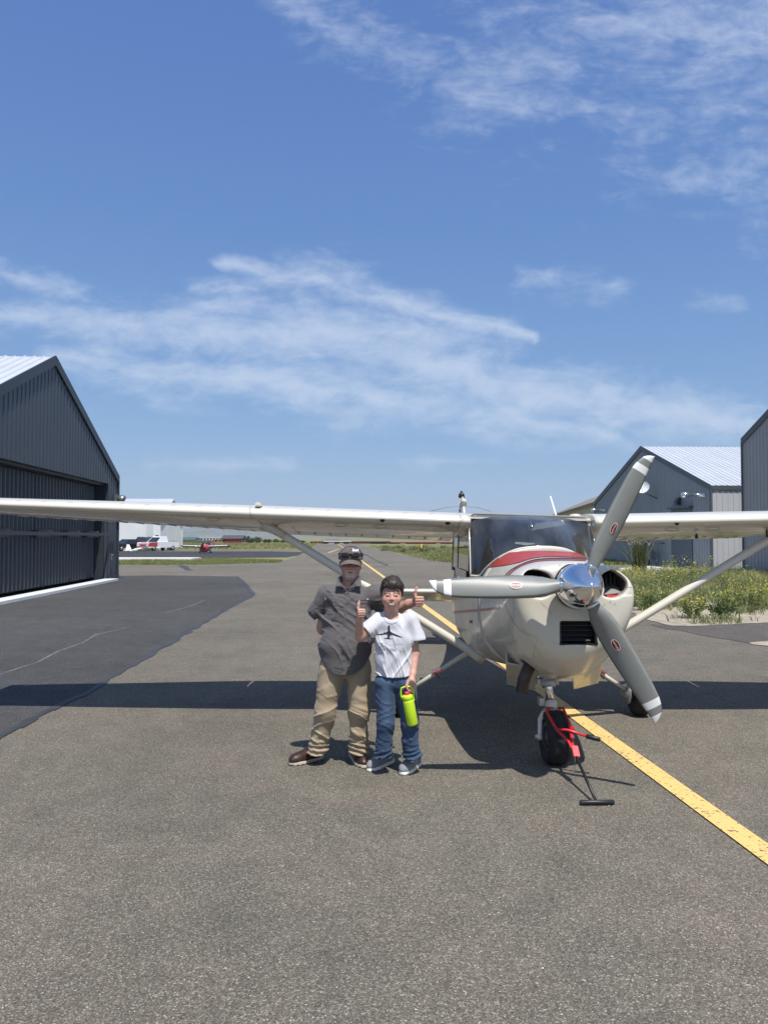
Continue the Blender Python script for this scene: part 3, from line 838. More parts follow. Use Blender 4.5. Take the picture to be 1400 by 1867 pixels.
mat_navy = M('charcoal_blue_sheet', (.050, .060, .078), .42, var=.08, vscale=.8, spec=.5)
mat_navy_trim = M('charcoal_trim', (.030, .036, .046), .45)
mat_galv = M('pale_steel_roof', (.62, .64, .66), .38, metal=.25, var=.05, vscale=.7)
mat_gable_shaded = M('shaded_gable_sheet', (.25, .275, .29), .5, var=.05, vscale=.6)  # grey sheet darkened and blued: the gable's shade is in the colour
mat_grey = M('pale_grey_sheet', (.46, .47, .48), .5, var=.06, vscale=.6)
mat_slate_trim = M('slate_trim', (.075, .09, .105), .5)
mat_near = M('mid_grey_sheet', (.32, .32, .32), .5, var=.06, vscale=.6)
mat_cream = M('cream_sheet', (.60, .56, .46), .55, var=.06, vscale=.6)
mat_brownroof = M('weathered_brown_roof', (.20, .18, .165), .6, metal=.0, var=.12, vscale=.5)
mat_white = M('white_sheet', (.74, .75, .75), .5, var=.04, vscale=.5)
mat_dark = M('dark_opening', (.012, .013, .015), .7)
mat_lamp = M('grey_lamp_housing', (.22, .23, .24), .4, metal=.6)

# charcoal hangar
hx = lambda y: -10.33 - .073*(y-20.66)
P0, P1 = (hx(16.9), 16.9), (hx(32.1), 32.1)
Lh = math.hypot(P1[0]-P0[0], P1[1]-P0[1])
hg, t, nn, L_, zt = gable_hangar('hangar', 'charcoal sheet-metal hangar with a tall bifold door beside the dark apron', P0, P1, 20, 4.25, 7.5, mat_navy, mat_galv, mat_navy_trim,
    1, holes=((1.3, Lh-1.35, 0, 3.88),), over=.04)
p3 = lambda u, o, z: np.array((*(np.array(P0)+t*u+nn*o), z))
def hbox(name, u0, u1, o0, o1, z0, z1, mat, par=hg, bevel=0):
    mb = MB(); c = p3((u0+u1)/2, (o0+o1)/2, (z0+z1)/2)
    mb.obox(c, (*t,0), (*nn,0), (0,0,1), (u1-u0)/2, (o1-o0)/2, (z1-z0)/2); return mb.build(name, mat, par, bevel)
hbox('door_header', 1.3, Lh-1.35, -.5, -.14, 3.80, 3.98, mat_navy_trim)
door = hbox('door', 1.32, Lh-1.37, -.62, -.52, .12, 3.79, mat_navy_trim)
a_, b_ = np.array(P0)+t*1.34-nn*.52, np.array(P0)+t*(Lh-1.40)-nn*.52
wall_sheets(door, 'door_panel', a_, b_, .16, lambda u: 1.80, mat_navy, .3, 4, rib=.12, rh=.05, off=.012)
wall_sheets(door, 'door_panel', a_, b_, 1.92, lambda u: 3.76, mat_navy, .3, 4, rib=.12, rh=.05, off=.012)
hbox('hinge_rail', 1.3, Lh-.6, .075, .13, 1.80, 1.91, mat_navy_trim)
for u in (4.0, 7.2, 10.0, 12.2): hbox('hinge_plate', u, u+.35, -.44, .07, 1.74, 1.97, mat_navy_trim)
hbox('door_jamb', Lh-1.36, Lh-1.28, -.64, -.135, 0, 3.9, mat_navy_trim)
hbox('door_jamb', 1.22, 1.30, -.64, -.135, 0, 3.9, mat_navy_trim)
hbox('base_board', Lh-1.28, Lh+.02, .075, .12, 0, .2, mat_navy_trim)
thr = hbox('threshold', 1.0, Lh-1.2, -.10, .42, .0, .085, mat_white); 
for k in range(9): 
    u = 2.2 + k*1.35; 
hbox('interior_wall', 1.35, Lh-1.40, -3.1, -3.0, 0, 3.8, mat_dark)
mb = MB(); c = p3(Lh-.45, .09, 3.35); n3 = np.array((*nn,0)); 
mb.obox(c, (*t,0), n3, (0,0,1), .06, .05, .16); mb.lathe(c+n3*.05+np.array((0,0,.05)), n3*1+np.array((0,0,-.55)), [(0,.05),(.12,.16),(.26,.2),(.30,.17),(.31,.02)], 14)
mb.build('wall_lamp', mat_lamp, hg)
mb = MB(); mb.lathe(p3(Lh-1.15, .13, 1.02), n3, [(-.06,.03),(.06,.03)], 8); mb.obox(p3(Lh-1.15,.13,.95), (*t,0), n3, (0,0,1), .03,.02,.12); mb.build('door_latch', mat_lamp, hg)

# grey hangar across the taxiway, its gable coloured darker and bluer for shade
Q0, Q1 = (17.05, 40.0), (16.2, 58.8)
Lq = math.hypot(Q1[0]-Q0[0], Q1[1]-Q0[1])
hb, tb, nb, L2, zt2 = gable_hangar('hangar', 'grey hangar with gable coloured as shaded, pale ribbed roof, satellite dish and vent pipes', Q0, Q1, 22, 4.42, 7.55, mat_gable_shaded, mat_galv, mat_slate_trim,
    -1, near_mat=mat_grey, over=.05)  # sunlit side wall gets a paler sheet than the shaded gable
q3 = lambda u, o, z: np.array((*(np.array(Q0)+tb*u+nb*o), z))
def qbox(name, u0, u1, o0, o1, z0, z1, mat, par=hb, bevel=0):
    mb = MB(); mb.obox(q3((u0+u1)/2,(o0+o1)/2,(z0+z1)/2), (*tb,0), (*nb,0), (0,0,1), (u1-u0)/2, (o1-o0)/2, (z1-z0)/2); return mb.build(name, mat, par, bevel)
nb3 = np.array((*nb,0)); tb3 = np.array((*tb,0))
mat_sil = M('bright_duct_steel', (.72,.73,.74), .25, metal=.9, var=.08, vscale=9)
def vent(u, z, ln, par=hb):
    mb = MB(); mb.lathe(q3(u,.04,z), nb3, [(0,.12),(.02,.12),(.02,.075),(ln-.38,.075),(ln-.38,.14),(ln,.14),(ln,.01)], 16); mb.build('vent_pipe', mat_sil, par)
vent(0.75, 3.98, 1.2); vent(16.6, 3.72, 1.0)
d_ = qbox('side_door', 2.2, 4.9, .03, .075, .05, 3.35, M('blue_door', (.075,.10,.13), .5))
qbox('door_canopy', 2.0, 5.0, .07, .30, 3.36, 3.46, mat_slate_trim)
mb = MB(); mb.obox(q3(3.75,.12,3.78), tb3, nb3, (0,0,1), .22,.09,.2); mb.obox(q3(3.75,.25,3.72), tb3, nb3, (0,0,1), .2,.05,.12); mb.build('wall_lamp', mat_navy_trim, hb, bevel=.02)
# satellite dish
mb = MB(); c = q3(7.3,.75,4.75); dax = np.array((-.55,-.75,.42)); mb.lathe(c, dax, [(.14,.40),(.07,.30),(.02,.16),(0,.01)], 24, cap=False); mb.lathe(c-dax/np.linalg.norm(dax)*.012, dax, [(.14,.405),(.07,.30),(.02,.16),(0,.01)], 24, cap=False)
ds = mb.build('satellite_dish', mat_white, hb)
mb = MB(); mb.tube([c+np.array((0,0,-.25)), c+np.array((-.3,-.45,.05)), c+np.array((-.34,-.5,.16))], .018, 6); mb.build('feed_arm', mat_lamp, ds)
mb = MB(); mb.tube([c-dax*.02, c+np.array((.25,.05,-.35)), q3(6.9,.06,4.1)], .03, 8); mb.build('bracket', mat_navy_trim, ds)
# electric meter with conduits, gas meter
mb = MB(); e0 = q3(9.0,.16,1.75); mb.obox(e0, tb3, nb3, (0,0,1), .28,.12,.35); em = mb.build('meter_box', mat_grey, hb, bevel=.02)
mb = MB()
for dv in (-.14,.14): mb.tube([q3(9.0+dv,.14,.05), q3(9.0+dv,.14,1.4)], .045, 8)
mb.build('conduit', mat_lamp, em)
mb = MB(); g0 = q3(6.9,.45,.62); mb.obox(g0, tb3, nb3, (0,0,1), .24,.16,.24); mb.lathe(g0+np.array((0,0,.2)), (0,0,1), [(0,.16),(.14,.14),(.2,.04)], 12); gm = mb.build('gas_meter', mat_lamp, hb, bevel=.02)
mb = MB(); mb.tube([g0+np.array((0,0,.3)), g0+np.array((0,0,.75)), g0+tb3*-.9+np.array((0,0,.75)), q3(6.0,.03,1.37)], .035, 8); mb.tube([g0+tb3*.4+np.array((0,0,-.6)), g0+tb3*.4+np.array((0,0,1.05))], .05, 8); mb.lathe(g0+tb3*.4+np.array((0,0,1.1)), nb3, [(-.08,.13),(.08,.13)], 12); mb.build('pipe', mat_lamp, gm)
qbox('corner_board', 10.6, 11.4, .05, .10, 0, 3.0, mat_grey)

# nearer grey hangar at the edge of the view
gable_hangar('hangar', 'mid-grey ribbed hangar cut off by the photo edge, with slate corner trim', (18.1, 19.0), (17.30, 36.9), 18, 6.45, 10.2, mat_near, mat_galv, mat_slate_trim, -1, over=.04)
# cream hangar behind
def cream_hangar():
    A = np.array((19.35, 70.)); d = np.array((.129, 1.)); d /= np.linalg.norm(d); r = np.array((d[1], -d[0])); Lc, W = 50, 11.
    root = empty('hangar', (*(A+d*Lc/2+r*W/2), 0)); tag(root, 'cream-walled hangar with weathered brown roof behind the grey one with the dish', 'hangar')
    a = A - d*4; mb = MB(); ze, zr = 5.0, 7.3
    f = [(*a,0),(*(a+r*W),0),(*(a+r*W),ze),(*(a+r*W/2),zr-.05),(*a,ze)]; mb.poly_prism(f, (*(d*Lc),0)); mb.build('wall', mat_cream, root)
    wall_sheets(root, 'wall_panel', a+d*Lc, a, .05, lambda u: ze-.06, mat_cream, .45, 4, rib=.12, rh=.04)
    o = .4; sl = (zr-ze)/(W/2)
    for s_ in (1, -1):
        base = a if s_ > 0 else a+r*W
        E0 = np.array((*(base - r*s_*o - d*o), ze - sl*o)); E1 = E0 + np.array((*(d*(Lc+2*o)), 0)); up = np.array((*(r*s_*(W/2+o)), sl*(W/2+o)))
        if s_ > 0: roof_sheets(root, E0+(0,0,.02), E1+(0,0,.02), up, mat_brownroof, .45, 4)
        mb = MB(); mb.poly_prism([E0,E1,E1+up,E0+up], (0,0,-.12)); mb.build('roof_deck', mat_brownroof, root)
cream_hangar()

# loose grit and pebbles on the pavement and the dirt
def grit(name, n, box, smin, smax, col, label, seed, inside=None):
    rng = np.random.default_rng(seed); y = box[2]+(box[3]-box[2])*rng.beta(1,1.6,n); x = rng.uniform(box[0], box[1], n)*(y/box[3] if inside is None else 1)
    P = np.stack([x, y, np.full(n,.004)], 1)
    if inside is not None: P = P[in_poly(P, inside)]
    n = len(P); r = smin*(smax/smin)**rng.uniform(0,1,n)**2.2
    o = np.array([(1,0,0),(0,1,0),(-1,0,0),(0,-1,0),(0,0,.8),(0,0,-.3)]); V = (P[:,None,:]+o[None]*r[:,None,None]*rng.uniform(.6,1.3,(n,6,1))).reshape(-1,3)
    F = np.concatenate([(np.arange(n)*6)[:,None]+np.array(f) for f in ((0,1,4),(1,2,4),(2,3,4),(3,0,4),(1,0,5),(2,1,5),(3,2,5),(0,3,5))])
    C = np.array(col)*rng.uniform(.5,1.4,(n,1)); ob = quads_obj(name, V, F, bpy.data.materials.get('grit_stone') or M('grit_stone', (.4,.4,.4), .9, attr=True), None, False, np.repeat(C,6,0))
    tag(ob, label, 'gravel', kind='stuff')
grit('gravel', 900, (-6, 6, 1.9, 16), .002, .007, (.46,.43,.38), 'loose pale grit scattered over the asphalt', 91)
grit('gravel', 5000, (5, 17, 14, 24), .008, .035, (.42,.37,.30), 'small stones scattered over the pale dirt', 92, dirt)
# ------------------------------------------------------------------ the parked high-wing aircraft
mat_paint = M('cream_aircraft_paint', (.66, .622, .525), .28, var=.035, vscale=2.5, coat=.5, var2=.03, rvar=.06)
mat_red = M('red_aircraft_paint', (.50, .055, .035), .3, coat=.4, var=.12, vscale=6)
mat_redline = M('dull_red_stripe', (.34, .05, .05), .35, coat=.3)
mat_black = M('black_trim', (.012, .012, .014), .45)
mat_seam = M('panel_seam', (.24, .23, .20), .6)
mat_prop = M('prop_grey', (.215, .222, .205), .42, var=.05, vscale=14)
mat_bandw = M('prop_white', (.80, .80, .78), .45, var=.04, vscale=20)
mat_chrome = M('polished_spinner', (.86, .86, .87), .045, metal=1.0, rvar=.02, vscale=12)
mat_tyre = M('tyre_rubber', (.014, .014, .015), .75, bump=.002, bscale=60)
mat_alu = M('cast_aluminium', (.45, .45, .44), .42, metal=.7, var=.15, vscale=18)
mat_rim = M('dull_wheel_rim', (.10,.10,.10), .5, metal=.5, var=.2, vscale=20)
mat_oleo = M('chromed_oleo', (.85, .85, .86), .08, metal=1.0)
mat_baffle = M('grey_baffle', (.42, .42, .41), .5, metal=.4, var=.15, vscale=7)
mat_engine = M('engine_dark', (.035, .034, .033), .6, var=.4, vscale=12)
mat_exh = M('burnt_exhaust_steel', (.085, .066, .058), .5, metal=.7, var=.4, vscale=9)
mat_cabin = M('cabin_lining', (.13, .14, .15), .8, var=.1)
mat_dash = M('glareshield', (.030, .033, .036), .7)
mat_visor = M('sun_visor', (.50, .44, .36), .6)
def glass_mat(name, tint, ior=1.5, gain=1.6):
    m = bpy.data.materials.new(name); m.use_nodes = True; nt = m.node_tree; N, L = nt.nodes, nt.links
    N.remove(N['Principled BSDF']); out = N['Material Output']
    tr = N.new('ShaderNodeBsdfTransparent'); tr.inputs[0].default_value = (*tint, 1)
    gl = N.new('ShaderNodeBsdfGlossy'); gl.inputs['Roughness'].default_value = .03; gl.inputs['Color'].default_value = (.80,.78,.74,1)
    fr = N.new('ShaderNodeFresnel'); fr.inputs['IOR'].default_value = ior
    mu = N.new('ShaderNodeMath'); mu.operation = 'MULTIPLY'; mu.use_clamp = True; L.new(fr.outputs[0], mu.inputs[0]); mu.inputs[1].default_value = gain
    mx = N.new('ShaderNodeMixShader'); L.new(mu.outputs[0], mx.inputs[0]); L.new(tr.outputs[0], mx.inputs[1]); L.new(gl.outputs[0], mx.inputs[2]); 
    df = N.new('ShaderNodeBsdfDiffuse'); df.inputs['Color'].default_value = (.55,.60,.66,1)      # dust and fine scratches
    nz = N.new('ShaderNodeTexNoise'); nz.inputs['Scale'].default_value = 7.0; nz.inputs['Detail'].default_value = 6
    tcn = N.new('ShaderNodeTexCoord'); mpn = N.new('ShaderNodeMapping'); mpn.inputs['Scale'].default_value = (1,.4,.25); L.new(tcn.outputs['Object'], mpn.inputs[0]); L.new(mpn.outputs[0], nz.inputs['Vector'])
    mrn = N.new('ShaderNodeMapRange'); mrn.inputs['From Min'].default_value = .35; mrn.inputs['From Max'].default_value = .7; mrn.inputs['To Min'].default_value = .02; mrn.inputs['To Max'].default_value = .09; L.new(nz.outputs['Fac'], mrn.inputs[0])
    m2 = N.new('ShaderNodeMixShader'); L.new(mrn.outputs[0], m2.inputs[0]); L.new(mx.outputs[0], m2.inputs[1]); L.new(df.outputs[0], m2.inputs[2]); L.new(m2.outputs[0], out.inputs[0])
    return m
mat_glass = glass_mat('windshield_acrylic', (.42, .47, .49), 1.45, 2.4)

XC = lambda y: 1.363 - .0069*(y-5.3)
plane = empty('airplane', (1.345, 6.0, 0))
tag(plane, 'cream high-wing single-propeller aircraft with red stripes parked on the asphalt', 'airplane')
ip = lambda y, xs, vs: np.interp(y, xs, vs)

# ---- cowling: one implicit shell with inlet openings
def cowl_sec(Y):
    w = ip(Y, [5.45,5.75,6.1,6.5], [.435,.472,.512,.550]); top = ip(Y, [5.45,6.0,6.5], [1.562,1.60,1.655])
    bot = ip(Y, [5.45,5.7,6.0,6.5], [.80,.705,.648,.615]); zm = ip(Y, [5.45,5.9,6.5], [1.335,1.29,1.15])
    s_ = np.clip((Y-5.45)/.24, 0, 1); g = (1-(1-s_)**2.4)**(1/2.4)
    s2 = np.clip((Y-5.45)/.50, 0, 1); g2 = (1-(1-s2)**2.2)**(1/2.2)
    return w-(1-g)*.060, top-(1-g)*.045, bot+(1-g2)*.19, zm
cs = SDF((XC(6)-.64, 5.36, .54), (XC(6)+.64, 6.54, 1.72), .007)
def cowl_fn(x, y, z):
    w, top, bot, zm = cowl_sec(y); l = np.abs(x - XC(6.0)); dz = z-zm
    h = np.where(dz > 0, top-zm, zm-bot); n = np.where(dz > 0, 2.4, np.clip(1.9+(y-5.6)*.4, 1.9, 2.15))
    f = ((l/w)**n + (np.abs(dz)/h)**n)**(1/n) - 1
    f = f*np.minimum(w, h)*.85
    a, b = f, 5.455-y; k = .055
    hh = np.clip(.5-.5*(b-a)/k, 0, 1); f = b*(1-hh)+a*hh + k*hh*(1-hh)
    return np.maximum(f, y-6.497)
sl, g_ = cs.sub((-99,-99,-99), (99,99,99)); cs.d[sl] = cowl_fn(*g_)
xc = XC(5.5)
for s_ in (-1, 1):
    cs.ell((xc+s_*.262, 5.60, 1.412), (.112, .30, .098), k=.03, op='s')
    cs.box((xc+s_*.247, 5.62, 1.408), (.072, .25, .078), rr=.06, k=.025, op='s')
cs.box((xc+.012, 5.47, 1.072), (.130, .13, .083), rr=.012, k=.008, op='s')
cs.cone((xc, 5.40, 1.405), (xc, 5.52, 1.40), .156, .156, k=.012, op='s')
cs.cone((xc-.285, 5.86, .66), (xc-.255, 5.90, .80), .062, .062, k=.012, op='s')
Vc, Fc = cs.mesh()
cen = Vc[Fc].mean(1); fm = np.zeros(len(Fc), int)
w_, t_, b_, zm_ = cowl_sec(cen[:,1]); lx = np.abs(cen[:,0]-XC(6.0)); dzz = cen[:,2]-zm_; hh_ = np.where(dzz > 0, t_-zm_, zm_-b_)
fin_ = ((lx/w_)**2.3 + (np.abs(dzz)/hh_)**2.3)
inside = (cen[:,1] > 5.545) & (fin_ < .86) & (cen[:,1] < 6.45)
fm[inside] = 1
fm[inside & (cen[:,2] < 1.36) & (cen[:,2] > 1.25) & (lx > .12)] = 2
cowl = quads_obj('cowling', Vc, Fc, [mat_paint, mat_engine, mat_baffle], plane, True, fm=fm)
# engine seen through the inlets
for s_ in (-1, 1):
    mb = MB()
    for k in range(7): mb.lathe((xc+s_*(.15+.032*k), 5.79, 1.42), (s_,0,0), [(0,.02),(.001,.085),(.014,.085),(.015,.02)], 16)
    mb.build('cylinder_fins', mat_engine, cowl)
    mb = MB(); mb.poly_prism([(xc+s_*.15,5.58,1.325),(xc+s_*.37,5.58,1.345),(xc+s_*.37,5.78,1.40),(xc+s_*.15,5.78,1.385)], (0,0,.006)); mb.build('inlet_ramp', mat_baffle, cowl)
mb = MB(); mb.obox((xc-.30,5.60,1.327),(1,0,0),(0,1,0),(0,0,1),.06,.02,.008); mb.obox((xc+.30,5.56,1.325),(1,0,0),(0,1,0),(0,0,1),.06,.02,.008); mb.build('inlet_seal', mat_red, cowl)
# lower air box with louvres
gx, gz = xc+.012, 1.072
mb = MB()
for (a, b) in (((-.137,-.092),(.137,-.078)),((-.137,.078),(.137,.092)),((-.137,-.078),(-.118,.078)),((.118,-.078),(.137,.078))):
    mb.box((gx+a[0], 5.462, gz+a[1]), (gx+b[0], 5.52, gz+b[1]))
grille = mb.build('air_box', mat_black, cowl, bevel=.003)
for k in range(4):
    mb = MB(); z = gz-.055+k*.037; mb.obox((gx, 5.53, z), (1,0,0), (0,.8,.6), (0,-.6,.8), .117, .018, .0035); mb.build('louvre', M('louvre_grey', (.09,.09,.09), .4, metal=.5) if k == 0 else bpy.data.materials['louvre_grey'], grille)
mb = MB(); mb.box((gx-.12,5.585,gz-.085),(gx+.12,5.60,gz+.085)); mb.build('screen', mat_engine, grille)
mb = MB()
for dx in (-.16, .165):
    mb.box((gx+dx-.012, 5.452, gz-.115), (gx+dx+.012, 5.50, gz+.07))
# exhaust stack
mb = MB(); e0, e1, e2 = np.array((xc-.235,5.91,.80)), np.array((xc-.300,5.87,.672)), np.array((xc-.318,5.88,.572))
mb.tube([e0, e0*.5+e1*.5, e1, e1*.6+e2*.4, e2], [.047,.047,.047,.046,.046], 18, cap=False); mb.tube([e2, e1, e0], [.041,.041,.041], 18, cap=False)
mb.tube([e1*.97+e2*.03, e1*.90+e2*.10], .050, 18, cap=False)
mb.build('exhaust_stack', mat_exh, cowl)
# cowl flaps
for pts in ([(922,1222),(981,1233),(972,1259),(924,1248)], [(1042,1240),(1096,1222),(1088,1246),(1045,1257)]):
    Y0 = (6.05, 6.05, 6.42, 6.42); P = [at(p[0], p[1], y) for p, y in zip(pts, Y0)]
    P[0][2] += .05; P[1][2] += .05
    mb = MB(); mb.poly_prism(P, (0, .012, .012)); 
    side = np.array((-1,0,0)) if pts[0][0] < 1000 else np.array((1,0,0))
    i0, i1 = (0,3) if pts[0][0] < 1000 else (0,3)
    mb.poly_prism([P[0], P[3], P[3]+(0,.02,.13), P[0]+(0,.02,.08)], (.008,0,0)); mb.poly_prism([P[1], P[2], P[2]+(0,.02,.12), P[1]+(0,.02,.08)], (.008,0,0))
    mb.build('cowl_flap', mat_paint, cowl)

# ---- fuselage tub and tail cone
def section(Y, w, top, bot, zm, nt=2.35, nb=2.3, n=56, off=0.0):
    out = []
    for k in range(n):
        a = 2*math.pi*k/n; c, s_ = math.cos(a), math.sin(a)
        nn_ = nt if s_ > 0 else nb; h = (top-zm) if s_ > 0 else (zm-bot)
        r = (abs(c)**nn_ + abs(s_)**nn_)**(-1/nn_)
        out.append((XC(Y)+(w+off)*c*r, Y, zm+(h+off)*s_*r))
    return out
ST = [(6.5,.550,1.655,.615,1.15,2.35,2.15),(6.6,.553,1.664,.608,1.13,2.4,2.35),(6.75,.56,1.63,.602,1.12,2.5,2.7),(6.9,.57,1.56,.597,1.10,2.8,3.1),(7.05,.578,1.47,.593,1.08,3.4,3.5),
      (7.2,.585,1.42,.59,1.06,4.5,3.9),(7.6,.592,1.42,.588,1.05,5,4.0),(8.2,.592,1.42,.59,1.05,5,3.8),(8.7,.57,1.42,.60,1.05,5,3.2)]
mb = MB(); mb.rings([section(*s_) for s_ in ST]); fus = mb.build('fuselage', mat_paint, plane)
TC = [(8.62,.560,1.92,.606,1.15,3.2,2.8),(8.9,.535,1.86,.612,1.13,2.8,2.6),(9.5,.45,1.58,.63,1.06,2.4,2.4),(10.4,.32,1.30,.655,.98,2.2,2.2),(11.6,.19,1.12,.69,.92,2.1,2.1),(12.6,.10,1.04,.74,.90,2,2),(13.15,.05,.98,.80,.90,2,2)]
mb = MB(); mb.rings([section(*s_) for s_ in TC]); tail = mb.build('tail_cone', mat_paint, plane)
# glareshield seen under the glass
GS = [(6.66,.545,1.655,1.0,1.14,2.4,2.2),(6.75,.548,1.636,1.0,1.12,2.5,2.3),(6.9,.556,1.575,1.0,1.10,2.8,2.4),(7.05,.56,1.50,1.0,1.08,3.4,2.6),(7.14,.56,1.47,1.0,1.06,4.,2.8)]
mb = MB(); mb.rings([section(*s_, off=.008) for s_ in GS]); dash = mb.build('glareshield', mat_dash, plane)
# ---- windshield
def deck_z(Y, l):
    i = [s_[0] for s_ in ST]; w, top, zm, nt = (ip(Y, i, [s_[k] for s_ in ST]) for k in (1,2,4,5))
    q = 1-(min(abs(l), w*.999)/w)**nt
    return zm + (top-zm)*q**(1/nt)
n1, n2 = 44, 14; G = []
for i in range(n1+1):
    t = -1+2*i/n1; l = .572*math.sin(t*math.pi/2*1.0)/1.0
    yb = 6.585 + .31*abs(l/.572)**2.8; zb = max(deck_z(yb, l), 1.40) + .002
    tt = abs(t); lt = .560*t if tt < .9 else math.copysign(.504+.056*math.sin((tt-.9)/.1*math.pi/2), t)
    zt_ = (1.948 - .018*t) - (0 if tt < .9 else .07*((tt-.9)/.1)**2); yt = 7.10 + .05*tt**3
    row = []
    for j in range(n2+1):
        v = j/n2; bul = math.sin(v*math.pi)*.045
        row.append(np.array((XC(7)+l*(1-v)+lt*v, yb*(1-v)+yt*v - bul*(1-.3*tt), zb*(1-v)+zt_*v + bul*.55)))
    G.append(row)
mb = MB(); V = [p for r in G for p in r]; F = [(i*(n2+1)+j, (i+1)*(n2+1)+j, (i+1)*(n2+1)+j+1, i*(n2+1)+j+1) for i in range(n1) for j in range(n2)]
mb.add(V, F, 0, True); wsh = mb.build('windshield', mat_glass, plane)
mb = MB(); mb.tube([r[0] for r in G], .011, 6); mb.build('base_seal', mat_paint, wsh)
mb = MB(); mb.tube([G[0][j]+(-.006,0,0) for j in range(n2+1)], .007, 6); mb.tube([G[-1][j]+(.006,0,0) for j in range(n2+1)], .007, 6); mb.build('side_frame', mat_paint, wsh)
mb = MB(); mb.tube([r[-1] for r in G], .011, 6); mb.build('top_seal', mat_seam, wsh)
# roof between the wings, posts, side windows, doors
mb = MB(); rs = []
for Y, zt_, th in ((7.09,1.938,.03),(7.14,1.948,.05),(7.4,1.955,.07),(8.0,1.945,.08),(8.75,1.89,.08)):
    rs.append([(XC(Y)-.58,Y,zt_-th+.012),(XC(Y)-.58,Y,zt_-.01),(XC(Y)-.3,Y,zt_),(XC(Y)+.3,Y,zt_-.012),(XC(Y)+.58,Y,zt_-.03),(XC(Y)+.58,Y,zt_-th-.012)])
mb.rings(rs, smooth=False); mb.build('cabin_roof', mat_paint, plane)
for s_ in (-1, 1):
    for (ya, yb, wd, zt_) in ((6.93,7.12,.035,1.92),(8.02,8.04,.06,1.90),(8.60,8.58,.07,1.88)):
        mb = MB(); c = lambda y, q: XC(y)+s_*q
        mb.poly_prism([(c(ya,.578),ya,1.38),(c(ya,.578),ya+wd,1.38),(c(yb,.562),yb+wd,zt_),(c(yb,.562),yb,zt_)], (-s_*.035,0,0)); mb.build('cabin_post', mat_paint if ya < 7.1 else mat_cabin, plane)
    for (a, b) in ((7.12,8.02),(8.10,8.58)):
        mb = MB(); mb.poly_prism([(XC(a)+s_*.574,a,1.42),(XC(b)+s_*.574,b,1.42),(XC(b)+s_*.556,b,1.90),(XC(a)+s_*.556,a,1.91)], (-s_*.004,0,0)); mb.build('side_window', mat_glass, plane)
    mb = MB(); mb.poly_prism([(XC(7.2)+s_*.588,7.16,1.36),(XC(8)+s_*.594,8.06,1.36),(XC(8)+s_*.594,8.06,1.43),(XC(7.2)+s_*.584,7.16,1.43)], (s_*.006,0,0)); mb.build('window_sill', mat_paint, plane)
# cabin inside
mb = MB(); mb.box((XC(8)-.565,7.10,1.424),(XC(8)+.565,8.54,1.435)); mb.build('dark_tub_cover', mat_dash, plane)  # dark sheet added at sill height, keeps the sunlit tub top from showing
mb = MB(); mb.box((XC(8)-.52,8.55,1.2),(XC(8)+.52,8.60,1.9)); mb.build('rear_bulkhead', mat_cabin, plane)
mb = MB(); mb.box((XC(8)-.54,7.2,1.865),(XC(8)+.54,8.55,1.885)); mb.build('headliner', mat_cabin, plane)
for s_ in (-1, 1):
    mb = MB(); mb.obox((XC(7.9)+s_*.27,7.92,1.42),(1,0,0),(0,1,.15),(0,-.15,1),.2,.06,.24); st = mb.build('seat_back', mat_cabin, plane, bevel=.04)
    mb = MB(); mb.obox((XC(7.9)+s_*.27,7.88,1.74),(1,0,0),(0,1,.15),(0,-.15,1),.11,.04,.07); mb.build('headrest', mat_cabin, st, bevel=.03)
mb = MB(); P = [at(968,968,7.16), at(1031,950,7.2), at(1027,958,7.12), at(966,972,7.08)]
mb.poly_prism([at(969,968,6.985),at(1031,957,7.00),at(1026,949,7.03),at(976,955,7.02)], (0,.010,.004)); mb.build('sun_visor', mat_visor, plane, bevel=.003)
mb = MB(); c = at(968,962,7.08); mb.lathe(c, (0,-1,0), [(-.03,.02),(-.02,.036),(.01,.036),(.025,.02),(.03,.002)], 16); mb.tube([c, c+(0,.03,.09)], .008, 6); mb.build('compass', mat_oleo, plane)
mb = MB(); c = at(900,996,7.35); mb.tube([c+(.06*math.cos(a), 0, .06*math.sin(a)) for a in np.linspace(0,2*math.pi,16)], .014, 6); mb.lathe(c+(-.06,0,-.02),(1,0,0),[(0,.03),(.03,.04),(.04,.02)],10); mb.build('headset', mat_black, plane)
mb = MB(); mb.poly_prism([at(938,991,7.0),at(958,994,6.98),at(975,992,6.98),at(974,990,7.0),at(955,991,7.02),at(940,988,7.02)], (0,.01,0)); mb.build('chart_edge', mat_bandw, plane)
for px in (858, 1048):
    c = at(px, 938.5, 7.35); mb = MB(); mb.lathe(c+(0,0,-.02),(0,0,1),[(0,.06),(.02,.055),(.028,.02)],12); mb.build('fuel_vent_cap', mat_paint, plane)
mb = MB(); mb.tube([at(1014,943,8.1), at(1003,905,8.3)], [.012,.008], 8); mb.build('roof_antenna', mat_bandw, plane)

